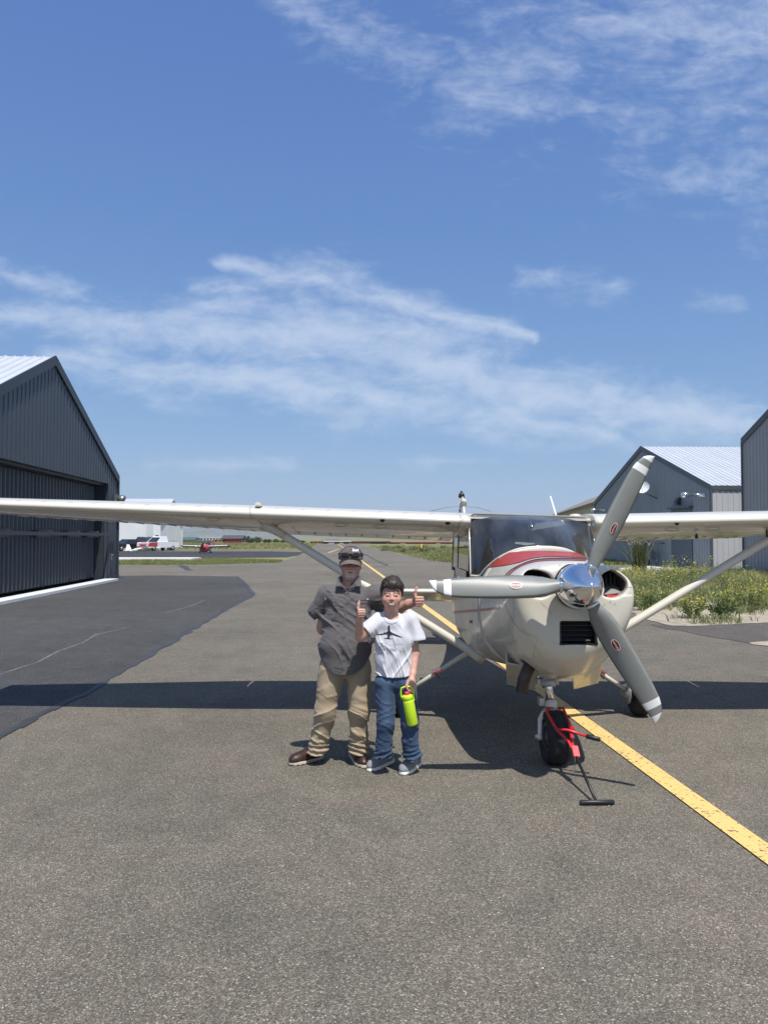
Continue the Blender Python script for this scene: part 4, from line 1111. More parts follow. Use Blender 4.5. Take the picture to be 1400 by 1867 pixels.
# ---- wings
def naca(n=22, cut0=0.0, cut1=1.0, th=.12):
    xs = cut0 + (cut1-cut0)*(1-np.cos(np.linspace(0, math.pi, n)))/2 if cut0 == 0 else np.linspace(cut0, cut1, n)
    yt = th/.2*(.2969*np.sqrt(np.maximum(xs,0))-.126*xs-.3516*xs**2+.2843*xs**3-.1015*xs**4)
    yc = np.where(xs < .4, .02/.16*(.8*xs-xs**2), .02/.36*(.2+.8*xs-xs**2))
    up = np.stack([xs, yc+yt], 1)[::-1]; lo = np.stack([xs, yc-yt], 1)
    return np.concatenate([up, lo[1:] if cut0 == 0 else lo])
def wing_ring(s_, l, prof, droop=0.0, hinge=.73):
    c = ip(l, [0,2.54,5.45], [1.63,1.63,1.12]); yl = ip(l, [0,2.54,5.45], [6.98,6.98,7.09])
    zl = (1.872 + (.0366*l if s_ < 0 else .0185*l)); inc = R(ip(l, [0,2.54,5.45], [6.0,5.6,4.0]))
    P = prof.copy()
    if droop:
        d = P-np.array((hinge,0.02)); ca, sa = math.cos(droop), math.sin(droop); P = np.stack([d[:,0]*ca+d[:,1]*sa, -d[:,0]*sa+d[:,1]*ca], 1)+np.array((hinge,.02))
    x, z = P[:,0]*c, P[:,1]*c
    return np.stack([np.full(len(P), XC(7)+s_*l), yl+x*math.cos(inc)+z*math.sin(inc), zl-x*math.sin(inc)+z*math.cos(inc)], 1)
main, aft = naca(26, 0, .735), naca(7, .745, .995)
wings = []
for s_ in (-1, 1):
    mb = MB(); ls = [.575,.66,1.2,1.9,2.54,3.2,4.0,4.8,5.3]
    rr = [wing_ring(s_, l, main) for l in ls]
    tip = wing_ring(s_, 5.45, main); cm = tip.mean(0); rr += [cm+(tip-cm)*.96+(0,0,.004), cm+(tip-cm)*.6+(s_*.06,0,.01)]
    mb.rings(rr); wg = mb.build('wing', mat_paint, plane); wings.append(wg)
    for nm, a, b, dr in (('flap',.62,2.62,R(3)),('aileron',2.65,5.2,R(1 if s_ < 0 else -1))):
        mb = MB(); mb.rings([wing_ring(s_, l, aft, dr) for l in np.linspace(a, b, 8)], smooth=False)
        o = mb.build(nm, mat_paint, wg)
        # stiffening corrugations on the underside
        mb = MB()
        for l in np.arange(a+.12, b-.05, .17):
            r_ = wing_ring(s_, l, aft, dr); lo = r_[7:]; mb.tube([lo[1]+(0,0,-.002), lo[-2]+(0,0,-.002)], .010, 6, flat=.6)
        mb.build('corrugation', mat_paint, o)['kind'] = 'stuff'
    # tip fairing trailing piece
    mb = MB(); mb.rings([wing_ring(s_, 5.21, aft), wing_ring(s_, 5.4, aft)], smooth=False); mb.build('tip_fairing', mat_paint, wg)
    # root cuff
    mb = MB(); big = wing_ring(s_, .60, main); cm = big.mean(0); mb.rings([cm+(big-cm)*1.018+(-s_*.035,0,0), cm+(big-cm)*1.02+(s_*.045,0,0), cm+(big-cm)*1.004+(s_*.05,0,0)]); mb.build('root_cuff', mat_paint, wg)
    # lift strut with cuffs
    a = np.array((XC(7.35)+s_*.50, 7.22, .66)); top = wing_ring(s_, 2.46, main); lo = top[np.argmin(np.abs(top[:,1]-7.34)+ (top[:,2] > top[:,2].mean())*9)]
    b = lo.copy()
    if s_ > 0: b = np.array((XC(7.4)+2.46, b[1], b[2]))
    mb = MB(); d = (b-a)/np.linalg.norm(b-a)
    mb.tube([a-d*.08, a+d*.05, a*.5+b*.5, b-d*.02, b+d*.03], [.046,.046,.046,.046,.046], 18, flat=.85, up=np.cross(d, (0,1,0)))
    sk = mb.build('wing_strut', mat_paint, plane)
    mb = MB(); mb.tube([a-d*.10, a-d*.03, a+d*.08, a+d*.18], [.085,.075,.056,.046], 16, flat=.75, up=np.cross(d, (0,1,0))); mb.build('lower_cuff', mat_paint, sk)
    mb = MB(); mb.tube([b-d*.20, b-d*.08, b+d*.04], [.050,.064,.105], 16, flat=.7, up=np.cross(d, (0,1,0))); mb.build('upper_cuff', mat_paint, sk)
bw = bvh_of(wings)
# leading-edge openings, seams, inspection covers
def spot(bv, px, py, rx, ry, mat, name, par, half=False, lift=.004):
    pts = [(px+rx*math.cos(a), py+ry*math.sin(a)) for a in (np.linspace(0, math.pi, 9) if half else np.linspace(0, 2*math.pi, 16, endpoint=False))]
    P = [lay(bv, x, y, lift) for x, y in pts]
    if any(p is None for p in P): return
    mb = MB(); mb.add(P, [tuple(range(len(P)))]); return mb.build(name, mat, par, fixn=False)
for px, py, w in ((697,946.5,w_) for w_ in (wings[0],)): spot(bw, px, py, 4.6, 5.2, mat_black, 'leading_edge_vent', w, True)
spot(bw, 816, 951.5, 4.6, 5.0, mat_black, 'leading_edge_vent', wings[0], True)
spot(bw, 1233, 953, 4.4, 4.2, mat_black, 'leading_edge_vent', wings[1], True)
mb = MB()
for ln, w in (([(457,922),(456,932),(459,944)],.9), ([(838,938),(838,950),(833,964)],.9), ([(470,948),(480,958),(492,966)],.7), ([(496,952),(500,956),(498,962)],.7), ([(533,960),(540,968),(548,975)],.6),
              ([(0,944),(200,951),(460,962),(830,978)],.45), ([(634.0,957.0),(632.4,958.5),(628.0,959.6),(622.0,960.0),(616.0,959.6),(611.6,958.5),(610.0,957.0),(611.6,955.5),(616.0,954.4),(622.0,954.0),(628.0,954.4),(632.4,955.5),(634.0,957.0)],.5), ([(706.0,960.0),(704.4,961.5),(700.0,962.6),(694.0,963.0),(688.0,962.6),(683.6,961.5),(682.0,960.0),(683.6,958.5),(688.0,957.4),(694.0,957.0),(700.0,957.4),(704.4,958.5),(706.0,960.0)],.5), ([(402.0,947.0),(400.4,948.5),(396.0,949.6),(390.0,950.0),(384.0,949.6),(379.6,948.5),(378.0,947.0),(379.6,945.5),(384.0,944.4),(390.0,944.0),(396.0,944.4),(400.4,945.5),(402.0,947.0)],.5)):
    lay_line(mb, bw, ln, w, lift=.0025)
mb.build('panel_seam', mat_seam, wings[0])
mb = MB()
for ln, w in (([(1092,940),(1093,952),(1088,966)],.9), ([(1237.0,965.0),(1235.4,966.5),(1231.0,967.6),(1225.0,968.0),(1219.0,967.6),(1214.6,966.5),(1213.0,965.0),(1214.6,963.5),(1219.0,962.4),(1225.0,962.0),(1231.0,962.4),(1235.4,963.5),(1237.0,965.0)],.5), ([(1312.0,964.0),(1310.1,965.7),(1305.0,966.9),(1298.0,967.4),(1291.0,966.9),(1285.9,965.7),(1284.0,964.0),(1285.9,962.3),(1291.0,961.1),(1298.0,960.6),(1305.0,961.1),(1310.1,962.3),(1312.0,964.0)],.5), ([(1391,960),(1394,970),(1398,978)],.6), ([(1120,984),(1250,985),(1398,985)],.5)):
    lay_line(mb, bw, ln, w, lift=.0025)
mb.build('panel_seam', mat_seam, wings[1])
# faint scuffs along the leading edges
mb = MB()
for px in range(30, 830, 47): lay_line(mb, bw, [(px,913+px*.031),(px+5,911.5+px*.031),(px+9,910.8+px*.031)], .55, 6)
mb.build('scuff', M('scuff_grey', (.50,.48,.42), .6), wings[0])['kind'] = 'stuff'
# rivet rows
mb = MB()
for k in range(150):
    x = 20+k*5.4; y = 952 + x*.034
    for dy in (0,):
        p = lay(bw, x, y, .002)
        if p is not None: mb.obox(p, (1,0,0), (0,1,0), (0,0,1), .003, .003, .002)
mb.build('rivet', mat_seam, wings[0])['kind'] = 'stuff'
# pitot / stall vane under the right wing, fairing on top of the left one
mb = MB(); p = lay(bw, 1268, 965, 0); mb.tube([p, p+(0,0,-.06)], .016, 8); mb.tube([p+(0,.0,-.03), p+(0,-.01,-.085)], .014, 8, mi=1); mb.tube([p+(0,0,-.075), p+(.05,-.02,-.078)], .004, 6); mb.build('pitot_mast', [mat_paint, mat_black], wings[1])
mb = MB(); p = lay(bw, 1397, 966, 0)
if p is not None: mb.tube([p+(0,0,.01), p+(0,.0,-.07)], .010, 8); mb.build('drain_tube', mat_black, wings[1])
p = lay(bw, 470, 928, 0); mb = MB(); mb.obox(p+(0,.12,.03), (1,0,0),(0,1,-.1),(0,.1,1), .03,.12,.02); mb.build('wing_fairing', mat_paint, wings[0], bevel=.01)

# ---- painted stripes and seams on the cowling
bc = bvh_of([cowl, fus])
mb = MB(); lay_band(mb, bc, [(862.5,1037.0),(866,1034.8),(879,1024.8),(898,1015.2),(925.7,1008.6),(974,1005.1),(1010.7,1005.5),(1047,1008.2),(1075,1013)],
  [(860,1037.8),(882,1035.4),(906,1033),(925.7,1030.6),(947.6,1025.7),(967,1019.6),(986.4,1016.5),(1022.8,1016),(1075,1018)], 180, 14, .005)
sw = mb.build('red_swoosh', mat_red, cowl, fixn=False)
def split_islands(o, parent):
    me = o.data; n = len(me.vertices); par = list(range(n))
    def find(a):
        while par[a] != a: par[a] = par[par[a]]; a = par[a]
        return a
    for p in me.polygons:
        r0 = find(p.vertices[0])
        for v in p.vertices: par[find(v)] = r0
    groups = {}
    for p in me.polygons: groups.setdefault(find(p.vertices[0]), []).append([v for v in p.vertices])
    co = [np.array(v.co)+ROOTLOC[o.name] for v in me.vertices]; mat = me.materials[0]; nm = o.name.split('.')[0]
    bpy.data.objects.remove(o)
    for fs in groups.values():
        if len(fs) < 6: continue
        ids = sorted({v for f in fs for v in f}); mp_ = {v: i for i, v in enumerate(ids)}
        b = MB(); b.add([co[v] for v in ids], [[mp_[v] for v in f] for f in fs], 0, True); b.build(nm, mat, parent, fixn=False)
split_islands(sw, cowl)
mb = MB(); lay_line(mb, bc, [(921.6,1049.3),(930.6,1040.3),(945,1031.8),(964.6,1023.8),(984,1019.8),(1022.8,1018.4),(1074,1019.6)], 1.5, 60, .003); mb.build('black_pinstripe', mat_black, cowl)
mb = MB(); lay_line(mb, bc, [(918,1062),(927,1049),(937.8,1039),(952.4,1030.8),(969.4,1025.2),(986.4,1022.2),(1022.8,1020.8),(1074,1022)], 2.6, 60, .003); mb.build('red_pinstripe', mat_redline, cowl)
mb = MB(); lay_band(mb, bc, [(825,1114.5),(845,1112.6),(880,1109.5),(912,1106)], [(825,1119),(845,1117),(880,1114),(910,1111)], 40, 2); mb.build('side_stripe', mat_redline, fus)
mb = MB()
for ln, w in (([(920,1100),(926,1115),(934,1130),(950,1150),(980,1163)],.7), ([(985,1098),(1000,1112),(1006,1122)],.7), ([(871.5,1093),(872,1130),(872,1165)],.8), ([(1103,1100),(1100,1104),(1095,1109)],.6), ([(1136,1071),(1143,1071),(1151,1071)],1.0),
              ([(980,1165),(975,1180),(972,1200)],.5), ([(885,1022),(880,1040),(874,1052)],.6), ([(982,1030),(981,1036),(983,1042)],.5), ([(1006,1172),(1040,1176),(1078,1172)],.5), ([(1103,1033),(1104,1038),(1108,1042)],.6)):
    lay_line(mb, bc, ln, w*.65, lift=.002)
mb.build('panel_seam', mat_seam, cowl)
spot(bc, 858.7, 1133.6, 2.6, 2.8, mat_black, 'drain_hole', fus)
for px, py in ((1020,1031),(1036,1029.5),(1052,1029.5),(1102,1031.5),(1120,1101),(1112,1097),(1019,1042)): spot(bc, px, py, 1.0, 1.0, mat_seam, 'fastener', cowl)

# ---- propeller and spinner
hub = at(1059.5, 1068.5, 5.27); RB = 1.04
AX = np.array((0,-1.,.05)); AX /= np.linalg.norm(AX)
prop = MB()
def blade_frame(th):
    er = np.array((math.sin(th),0,math.cos(th))); er -= AX*er.dot(AX); er /= np.linalg.norm(er)
    cc = np.cross(AX, er)                       # towards the viewer x outward = counter-clockwise seen from the front
    if cc.dot(np.array((-math.cos(th),0,math.sin(th)))) < 0: cc = -cc
    return er, cc
rf = [.10,.14,.18,.24,.32,.44,.56,.68,.78,.84,.856,.88,.906,.93,.953,.965,.978,.988,.995,1.0]
cw = [.036,.037,.046,.064,.074,.077,.074,.069,.062,.057,.0555,.0535,.051,.049,.0475,.0465,.046,.0455,.045,.044]
ccw = [.036,.037,.046,.066,.077,.081,.081,.079,.075,.070,.068,.063,.056,.047,.034,.024,.010,-.006,-.022,-.040]
tck = [.036,.036,.034,.028,.023,.019,.016,.013,.011,.010,.0098,.0095,.009,.0085,.008,.0075,.007,.006,.005,.003]
def beta(f): return R(ip(f, [.1,.3,.6,1.0], [42,33,22,14]))
tips_ = ((1178.5,840),(779,1073),(1197,1322))
for i, th in enumerate((R(28.2), R(150.3), R(269.6))):
    er, cc = blade_frame(th); mb = MB(); rings = []; cols = []
    for f, a, b, tk in zip(rf, cw, ccw, tck):
        be = beta(f); ch = cc*math.cos(be)+AX*math.sin(be); nrm = AX*math.cos(be)-cc*math.sin(be); k = 1/math.cos(be)
        ring = []; m = 9
        for q in range(m):
            u = q/(m-1); c = (-a+(a+b)*u)*k; ring.append(hub+er*f*RB+ch*c+nrm*tk*1.25*math.sin(math.pi*u)**.7)
        for q in range(1, m-1):
            u = 1-q/(m-1); c = (-a+(a+b)*u)*k; ring.append(hub+er*f*RB+ch*c-nrm*tk*(.9 if f < .25 else .35)*math.sin(math.pi*u)**.7)
        rings.append(ring)
    j = [rf.index(x) for x in (.856,.906,.953)]; mb.rings(rings); nr = len(rings[0])
    for q in range(len(rings)-1):
        if j[0] <= q < j[1] or q >= j[2]: mb.m[q*nr:(q+1)*nr] = [1]*nr
    mb.m[-1] = 1
    bl = mb.build('propeller_blade', [mat_prop, mat_bandw], plane)
    # oval maker's badge with lettering
    f = .435; be = beta(f); ch = cc*math.cos(be)+AX*math.sin(be); nrm = AX*math.cos(be)-cc*math.sin(be); o = hub+er*f*RB+ch*.004+nrm*.0262
    def oval(name, ra, rb_, lift, mat, par):
        mb = MB(); mb.add([o+er*ra*math.cos(a)+ch*rb_*math.sin(a)+nrm*lift for a in np.linspace(0,2*math.pi,28,endpoint=False)], [tuple(range(28))]); return mb.build(name, mat, par, fixn=False)
    mats_b = [bpy.data.materials.get('badge_white') or M('badge_white', (.8,.78,.74), .4), bpy.data.materials.get('badge_red') or M('badge_red', (.50,.03,.03), .4), bpy.data.materials.get('badge_black') or M('badge_black', (.03,.012,.012), .4)]
    bd = oval('badge', .043, .026, .0012, mats_b[0], bl); oval('badge_field', .039, .022, .0022, mats_b[1], bd)
    for sg in (-1, 1):
        mb = MB(); pts = [o+er*.037*math.cos(a)+ch*(.0205*math.sin(a))+nrm*.0030 for a in (np.linspace(R(25), R(155), 12) if sg > 0 else np.linspace(R(205), R(335), 12))]; mb.add(pts, [tuple(range(12))]); mb.build('badge_segment', mats_b[2], bd, fixn=False)
    cu = bpy.data.curves.new('lettering', 'FONT'); cu.body = 'HARTZELL'; cu.size = .0175; cu.align_x = 'CENTER'; cu.align_y = 'CENTER'
    tmp = bpy.data.objects.new('tmp_lettering', cu); COL.objects.link(tmp)
    dg = bpy.context.evaluated_depsgraph_get(); me = bpy.data.meshes.new_from_object(tmp.evaluated_get(dg)); bpy.data.objects.remove(tmp)
    xd, yd = (er, -ch) if i != 2 else (-er, ch)
    if np.cross(xd, yd).dot(nrm) < 0: yd = -yd
    if i == 2: xd, yd = -er, (-ch if np.cross(-er, -ch).dot(nrm) > 0 else ch)
    for v in me.vertices:
        p = o+xd*v.co.x+yd*v.co.y+nrm*.0042-ROOTLOC[plane.name]; v.co = p
    me.materials.clear(); me.materials.append(mats_b[0]); me.name = 'lettering'; link_mesh('lettering', me, bd)
    # shank collar
    mb = MB(); mb.lathe(hub+er*.142, er, [(0,.05),(.012,.05),(.014,.04)], 20); mb.build('blade_collar', mat_oleo, bl)
mb = MB(); sp0 = hub-AX*.06
prof = [(0,.148),(.01,.152),(.05,.152),(.10,.146),(.15,.134),(.20,.114),(.25,.088),(.29,.060),(.32,.034),(.335,.014),(.34,.001)]
mb.lathe(sp0, AX, prof, 48); spn = mb.build('spinner', mat_chrome, plane)
mb = MB(); mb.lathe(sp0-AX*.03, AX, [(0,.15),(.0,.157),(.028,.157),(.030,.15)], 40); mb.build('spinner_backplate', mat_chrome, spn)
mb = MB(); mb.lathe(hub-AX*.22, AX, [(0,.12),(.14,.12)], 20); mb.build('crankcase_nose', mat_engine, plane)

# ---- landing gear
def wheel(c, axis, r, w, root, name='wheel'):
    c = np.array(c, float); ax = np.array(axis, float); ax /= np.linalg.norm(ax)
    mb = MB(); h = w/2
    mb.lathe(c, ax, [(-h*.72,r*.52),(-h*.86,r*.60),(-h,r*.76),(-h*.92,r*.90),(-h*.70,r*.965),(-h*.4,r*.995),(-h*.37,r*.975),(-h*.32,r*.998),(0,r),(h*.32,r*.998),(h*.37,r*.975),(h*.4,r*.995),(h*.70,r*.965),(h*.92,r*.90),(h,r*.76),(h*.86,r*.60),(h*.72,r*.52)], 40)
    ty = mb.build('tyre', mat_tyre, root)
    mb = MB(); mb.lathe(c, ax, [(-h*.74,.03),(-h*.70,r*.40),(-h*.80,r*.54),(h*.80,r*.54),(h*.70,r*.40),(h*.74,.03)], 28); mb.lathe(c, ax, [(-h*.95,.035),(h*.95,.035)], 14)
    mb.build('rim', mat_rim, ty)
    return ty
ng = at(1012, 1345, 6.0); nwx = ng[0]; nsx = nwx+.0
NG = bpy.data.objects.new('nose_gear', None); COL.objects.link(NG); NG.parent = plane; ROOTLOC[NG.name] = ROOTLOC[plane.name]
r_n = .205; axn = np.array((1,.06,0)); wc = np.array((nwx-.005, 6.0, r_n-.004))
wheel(wc, axn, r_n, .178, NG)
mb = MB(); top = np.array((nsx-.03, 6.16, .70)); mid = np.array((nsx-.018, 6.07, .44))
ax_s = (top-mid)/np.linalg.norm(top-mid)
mb.lathe(mid, ax_s, [(0,.030),(.30,.030)], 20); mb.build('oleo_piston', mat_oleo, NG)
mb = MB(); mb.lathe(mid+ax_s*.13, ax_s, [(0,.05),(.02,.058),(.05,.058),(.07,.045),(.07,.07),(.10,.07),(.11,.05),(.2,.05)], 18); mb.obox(mid+ax_s*.17+(0,.03,0),(1,0,0),(0,1,0),(0,0,1),.085,.03,.022); mb.build('upper_collar', mat_alu, NG)
mb = MB(); mb.lathe(mid-ax_s*.06, ax_s, [(0,.045),(.05,.05),(.08,.05),(.09,.036)], 18)
fk = [mid-ax_s*.05]
for s_ in (-1, 1):
    mb.tube([mid+ax_s*-.03+(s_*.02,0,0), mid+ax_s*-.07+(s_*.07,-.01,-.005), np.array((wc[0]+s_*.106, 6.03, .33)), np.array((wc[0]+s_*.112, 6.01, .24)), np.array((wc[0]+s_*.112, 6.0, .19))], [.028,.026,.022,.020,.018], 10, flat=.8)
    mb.lathe(np.array((wc[0]+s_*.10, 6.0, r_n)), (s_,0,0), [(0,.028),(.03,.028),(.034,.014),(.05,.012)], 12)
mb.build('fork', mat_paint, NG)
mb = MB(); mb.tube([mid+ax_s*.02+(-.01,.06,0), mid+ax_s*.09+(0,.12,0), mid+ax_s*.15+(0,.06,0)], .013, 8); mb.obox(mid+ax_s*.03+(-.07,.02,-.01),(1,0,0),(0,1,0),(0,0,1),.02,.05,.03); mb.build('torque_link', mat_alu, NG)
for s_, px in ((-1, 724), (1, 1160)):
    MGr = bpy.data.objects.new('main_gear', None); COL.objects.link(MGr); MGr.parent = plane; ROOTLOC[MGr.name] = ROOTLOC[plane.name]
    wx = (px-700)/1400*7.62; c = np.array((wx, 7.62, .212)); wheel(c, (1,0,.04*s_), .215, .155, MGr)
    a = np.array((XC(7.7)+s_*.40, 7.72, .645)); b = c+np.array((-s_*.13, .0, .04))
    mb = MB(); mb.tube([a, a*.75+b*.25+(0,0,.012), a*.45+b*.55+(0,0,.008), b], [.035,.030,.026,.024], 14, flat=.85); mb.build('spring_leg', mat_paint, MGr)
    mb = MB(); mb.lathe(c+(-s_*.14,0,0), (s_,0,0), [(0,.04),(.02,.05),(.03,.105),(.04,.105),(.05,.03)], 20); mb.obox(c+(-s_*.11,.09,.01),(1,0,0),(0,1,0),(0,0,1),.03,.045,.05); mb.build('brake', mat_alu, MGr)
    mb = MB(); m_ = a*.38+b*.62; mb.obox(m_+(0,-.01,.028),(1,0,-.35*s_),(0,1,0),(.35*s_,0,1),.05,.06,.006); mb.tube([m_+(-.03,-.03,.02),m_+(.03,-.03,-.05)],.008,6); mb.build('step_plate', mat_redline, MGr)
    mb = MB(); mb.tube([a+(0,.03,-.01), a*.5+b*.5+(0,.035,-.02), b+(0,.03,-.02)], .006, 6); mb.build('brake_line', mat_black, MGr)

# ---- tail surfaces
def slab(rings_def, name, mats, par):
    """rings_def: (origin, chord vector, thickness vector)"""
    mb = MB(); rr = []
    sh = [(0,0),(.04,.55),(.15,.9),(.35,1),(.65,.7),(1,.06),(1,-.06),(.65,-.7),(.35,-1),(.15,-.9),(.04,-.55)]
    for o, c, t in rings_def: rr.append([np.array(o)+np.array(c)*u+np.array(t)*v for u, v in sh])
    mb.rings(rr); return mb.build(name, mats, par)
xf = XC(13)
fin = slab([((xf,11.7,1.0),(0,1.0,0),(.05,0,0)),((xf,11.95,1.35),(0,.85,0),(.05,0,0)),((xf,12.45,2.05),(0,.62,0),(.042,0,0)),((xf,12.68,2.36),(0,.50,0),(.032,0,0)),((xf,12.75,2.42),(0,.40,0),(.01,0,0))], 'fin', mat_paint, plane)
slab([((xf,12.73,.95),(0,.5,0),(.04,0,0)),((xf,13.08,2.05),(0,.38,0),(.03,0,0)),((xf,13.20,2.36),(0,.3,0),(.02,0,0))], 'rudder', mat_paint, plane)
mb = MB(); mb.lathe((xf,12.98,2.41),(0,0,1),[(0,.05),(.06,.05),(.08,.03),(.12,.012)],14); mb.build('beacon', mat_black, fin)
mb = MB(); mb.lathe((xf,12.7,2.30),(0,-1,.4),[(-.1,.05),(0,.06),(.10,.05),(.14,.01)],14); mb.build('fin_fairing', mat_paint, fin)
mb = MB()
for k, z in enumerate((1.98,2.05,2.12)):
    mb.obox((xf,12.62+.28*(z-2.0),z),(1,0,0),(0,1,.3),(0,-.3,1),.052,.26,.014, mi=0 if k != 1 else 1)
mb.build('fin_stripe', [mat_redline, mat_black], fin)
mb = MB(); zc_ = 2.265
for s_ in (-1, 1): mb.tube([(xf+s_*.02,12.9,zc_),(xf+s_*.26,13.0,zc_-.015),(xf+s_*.52,13.15,zc_-.075)], .004, 5)
mb.build('whisker_antenna', mat_seam, fin)
for s_ in (-1, 1):
    st = slab([((xf+s_*.06,12.15,.885),(0,.62,-.045),(0,0,.05)),((xf+s_*1.0,12.28,.885),(0,.50,-.037),(0,0,.042)),((xf+s_*1.72,12.42,.885),(0,.36,-.027),(0,0,.03)),((xf+s_*1.78,12.5,.885),(0,.25,-.02),(0,0,.008))], 'stabilizer', mat_paint, plane)
    slab([((xf+s_*.10,12.78,.845),(0,.40,-.20),(0,.01,.035)),((xf+s_*1.0,12.79,.850),(0,.36,-.18),(0,.01,.03)),((xf+s_*1.75,12.80,.858),(0,.28,-.14),(0,.01,.02))], 'elevator', mat_paint, st)

# ------------------------------------------------------------------ tow bar hooked on the nose wheel
mat_towred = M('red_towbar_paint', (.62, .022, .030), .38, coat=.2, var=.1, vscale=20)
tb0 = at(1088, 1463, 5.07); tow = empty('tow_bar', (tb0[0], tb0[1], 0))
tag(tow, 'red forked tow bar with black handles hooked on the nose wheel', 'tow bar')
J = at(1050, 1380, 5.50); J2 = at(1046, 1362, 5.56)
L0, L1, L2_ = at(995,1291,6.02), at(998,1302,5.90), at(1015,1331,5.76)
R0, R1, R2 = at(1026,1291,6.02), at(1037,1318,5.86), at(1040,1332,5.76)
mb = MB(); mb.tube([L0+(.06,0,0), L0, L1, L2_, at(1036,1352,5.63), J], [.010,.011,.011,.011,.011,.012], 10)
mb.tube([R0+(-.04,0,0), R0, R1, R2, at(1043,1356,5.62), J+(.012,0,0)], [.010,.011,.011,.011,.011,.012], 10); mb.build('fork_arm', mat_towred, tow)
mb = MB(); mb.obox((J+J2)/2+(.004,0,0), (1,0,0), (J2-J)/np.linalg.norm(J2-J), np.cross((1,0,0),(J2-J)/np.linalg.norm(J2-J)), .022, .045, .014); mb.obox(at(1041,1329,5.76),(1,0,0),(0,1,0),(0,0,1),.016,.03,.022); mb.build('clamp_block', mat_towred, tow, bevel=.004)
mb = MB(); q0, q1 = at(1014,1330,5.75), at(1068,1342,5.66); mb.tube([q0, at(1035,1331,5.73), q1], .010, 10); mb.build('cross_lever', mat_towred, tow)
mb = MB(); q2 = at(1094,1348.5,5.62); d = (q2-q1)/np.linalg.norm(q2-q1); mb.tube([q1, q1+d*.006, q2-d*.008, q2], [.012,.0175,.0175,.010], 12); mb.build('lever_grip', mat_black, tow)
hd = at(1087.5, 1463, 5.07); hd[2] = .019
mb = MB(); mb.tube([J, hd+(0,.01,.0)], .0105, 10); mb.build('pull_rod', mat_black, tow)
mb = MB(); h0, h1 = hd+(-.112,-.004,0), hd+(.114,.004,0); mb.tube([h0, h0+(.006,0,0), h1-(.006,0,0), h1], [.012,.0165,.0165,.012], 14); mb.build('handle_grip', mat_black, tow)
mb = MB(); k0 = J+(-.012,-.01,-.01)
for k in range(14): 
    p = k0+(0,0,-.011*k); mb.lathe(p, (1,.3*(-1)**k,0), [(-.002,.004),(.002,.004)], 6)
mb.build('chain', mat_alu, tow)
# ------------------------------------------------------------------ the two people
mat_skin = M('skin', (.45,.26,.19), .5, attr=True, sub=.12, var=.05, vscale=45, bump=.0008, bscale=160)
def cloth_mat(name, col, rough=.85, attr=False, weave=.0006, var=.06, wscale=420):
    m = M(name, col, rough, var=var, vscale=9, bump=weave, bscale=wscale, attr=attr, spec=.2)
    m.node_tree.nodes['Principled BSDF'].inputs['Sheen Weight'].default_value = .12
    return m
mat_shirt = cloth_mat('charcoal_shirt', (.118, .108, .108))
mat_khaki = cloth_mat('khaki_twill', (.37, .29, .195))
mat_tee = cloth_mat('white_jersey', (.60, .60, .64), .7)
mat_denim = cloth_mat('blue_denim', (.05, .088, .165), .85, attr=True, var=.10)
mat_leather = M('brown_leather', (.040, .017, .014), .38, var=.2, vscale=22, bump=.001, bscale=120)
mat_sole = M('beige_sole', (.50, .43, .34), .7, var=.1, vscale=30)
mat_knit = cloth_mat('grey_knit', (.24, .245, .25), .85, weave=.0012, wscale=260)
mat_wsole = M('white_foam_sole', (.82, .80, .74), .6, var=.08, vscale=30)
mat_capf = cloth_mat('cap_fabric', (.1,.1,.1), .85, attr=True)
mat_lens = M('dark_lens', (.012,.014,.016), .08, coat=.5)
mat_frame = M('black_frame', (.01,.01,.01), .3)
mat_button = M('dark_button', (.05,.045,.045), .4)

def folds(P, d, freq, seed, stretch=.22, amp=.006, sharp=2.0):
    """cloth folds running across d: warped ridges that come and go"""
    d = np.array(d, float); d /= np.linalg.norm(d); e = np.cross(d, (0,1,0.3)); e /= np.linalg.norm(e); f = np.cross(d, e)
    W = np.stack([vnoise(P*5.5, seed+40), vnoise(P*5.5, seed+41), vnoise(P*5.5, seed+42)], -1)*.045; Q = P+W
    n = vnoise(np.stack([Q@d*freq, Q@e*freq*stretch, Q@f*freq*stretch], -1), seed)
    m = np.clip(.55+.75*vnoise(P*7.0, seed+50), .05, 1.1)
    return (-amp*((1-np.abs(n))**sharp) + amp*.35 - amp*.35*n)*m
def fist(S, c, s=1.0, side=1, k=.006):
    c = np.array(c, float)
    S.ell(c+np.array((.006*side,.004,-.002))*s, np.array((.034,.026,.042))*s, k=.012)
    for i in range(4):
        z = (.029-.0188*i)*s; q = (1.0,1.06,1.0,.86)[i]; r = (.0105,.0108,.0102,.0092)[i]*s
        pts = [np.array((.030*side,.004,z)), np.array((.034*side*q,-.030*q,z)), np.array((-.016*side,-.038*q,z-.001)), np.array((-.022*side,-.014,z-.001))]
        for a, b in zip(pts[:-1], pts[1:]):
            S.cone(c+a*np.array((s,s,1)), c+b*np.array((s,s,1)), r, r*.94, k=.0035)
    t = [np.array((-.012*side,.006,.012)), np.array((-.022*side,-.012,.046)), np.array((-.019*side,-.013,.076)), np.array((-.012*side,-.008,.104))]
    for (a, b), (ra, rb) in zip(zip(t[:-1], t[1:]), ((.017,.0135),(.0135,.0115),(.0118,.0095))):
        S.cone(c+a*s, c+b*s, ra*s, rb*s, k=k)
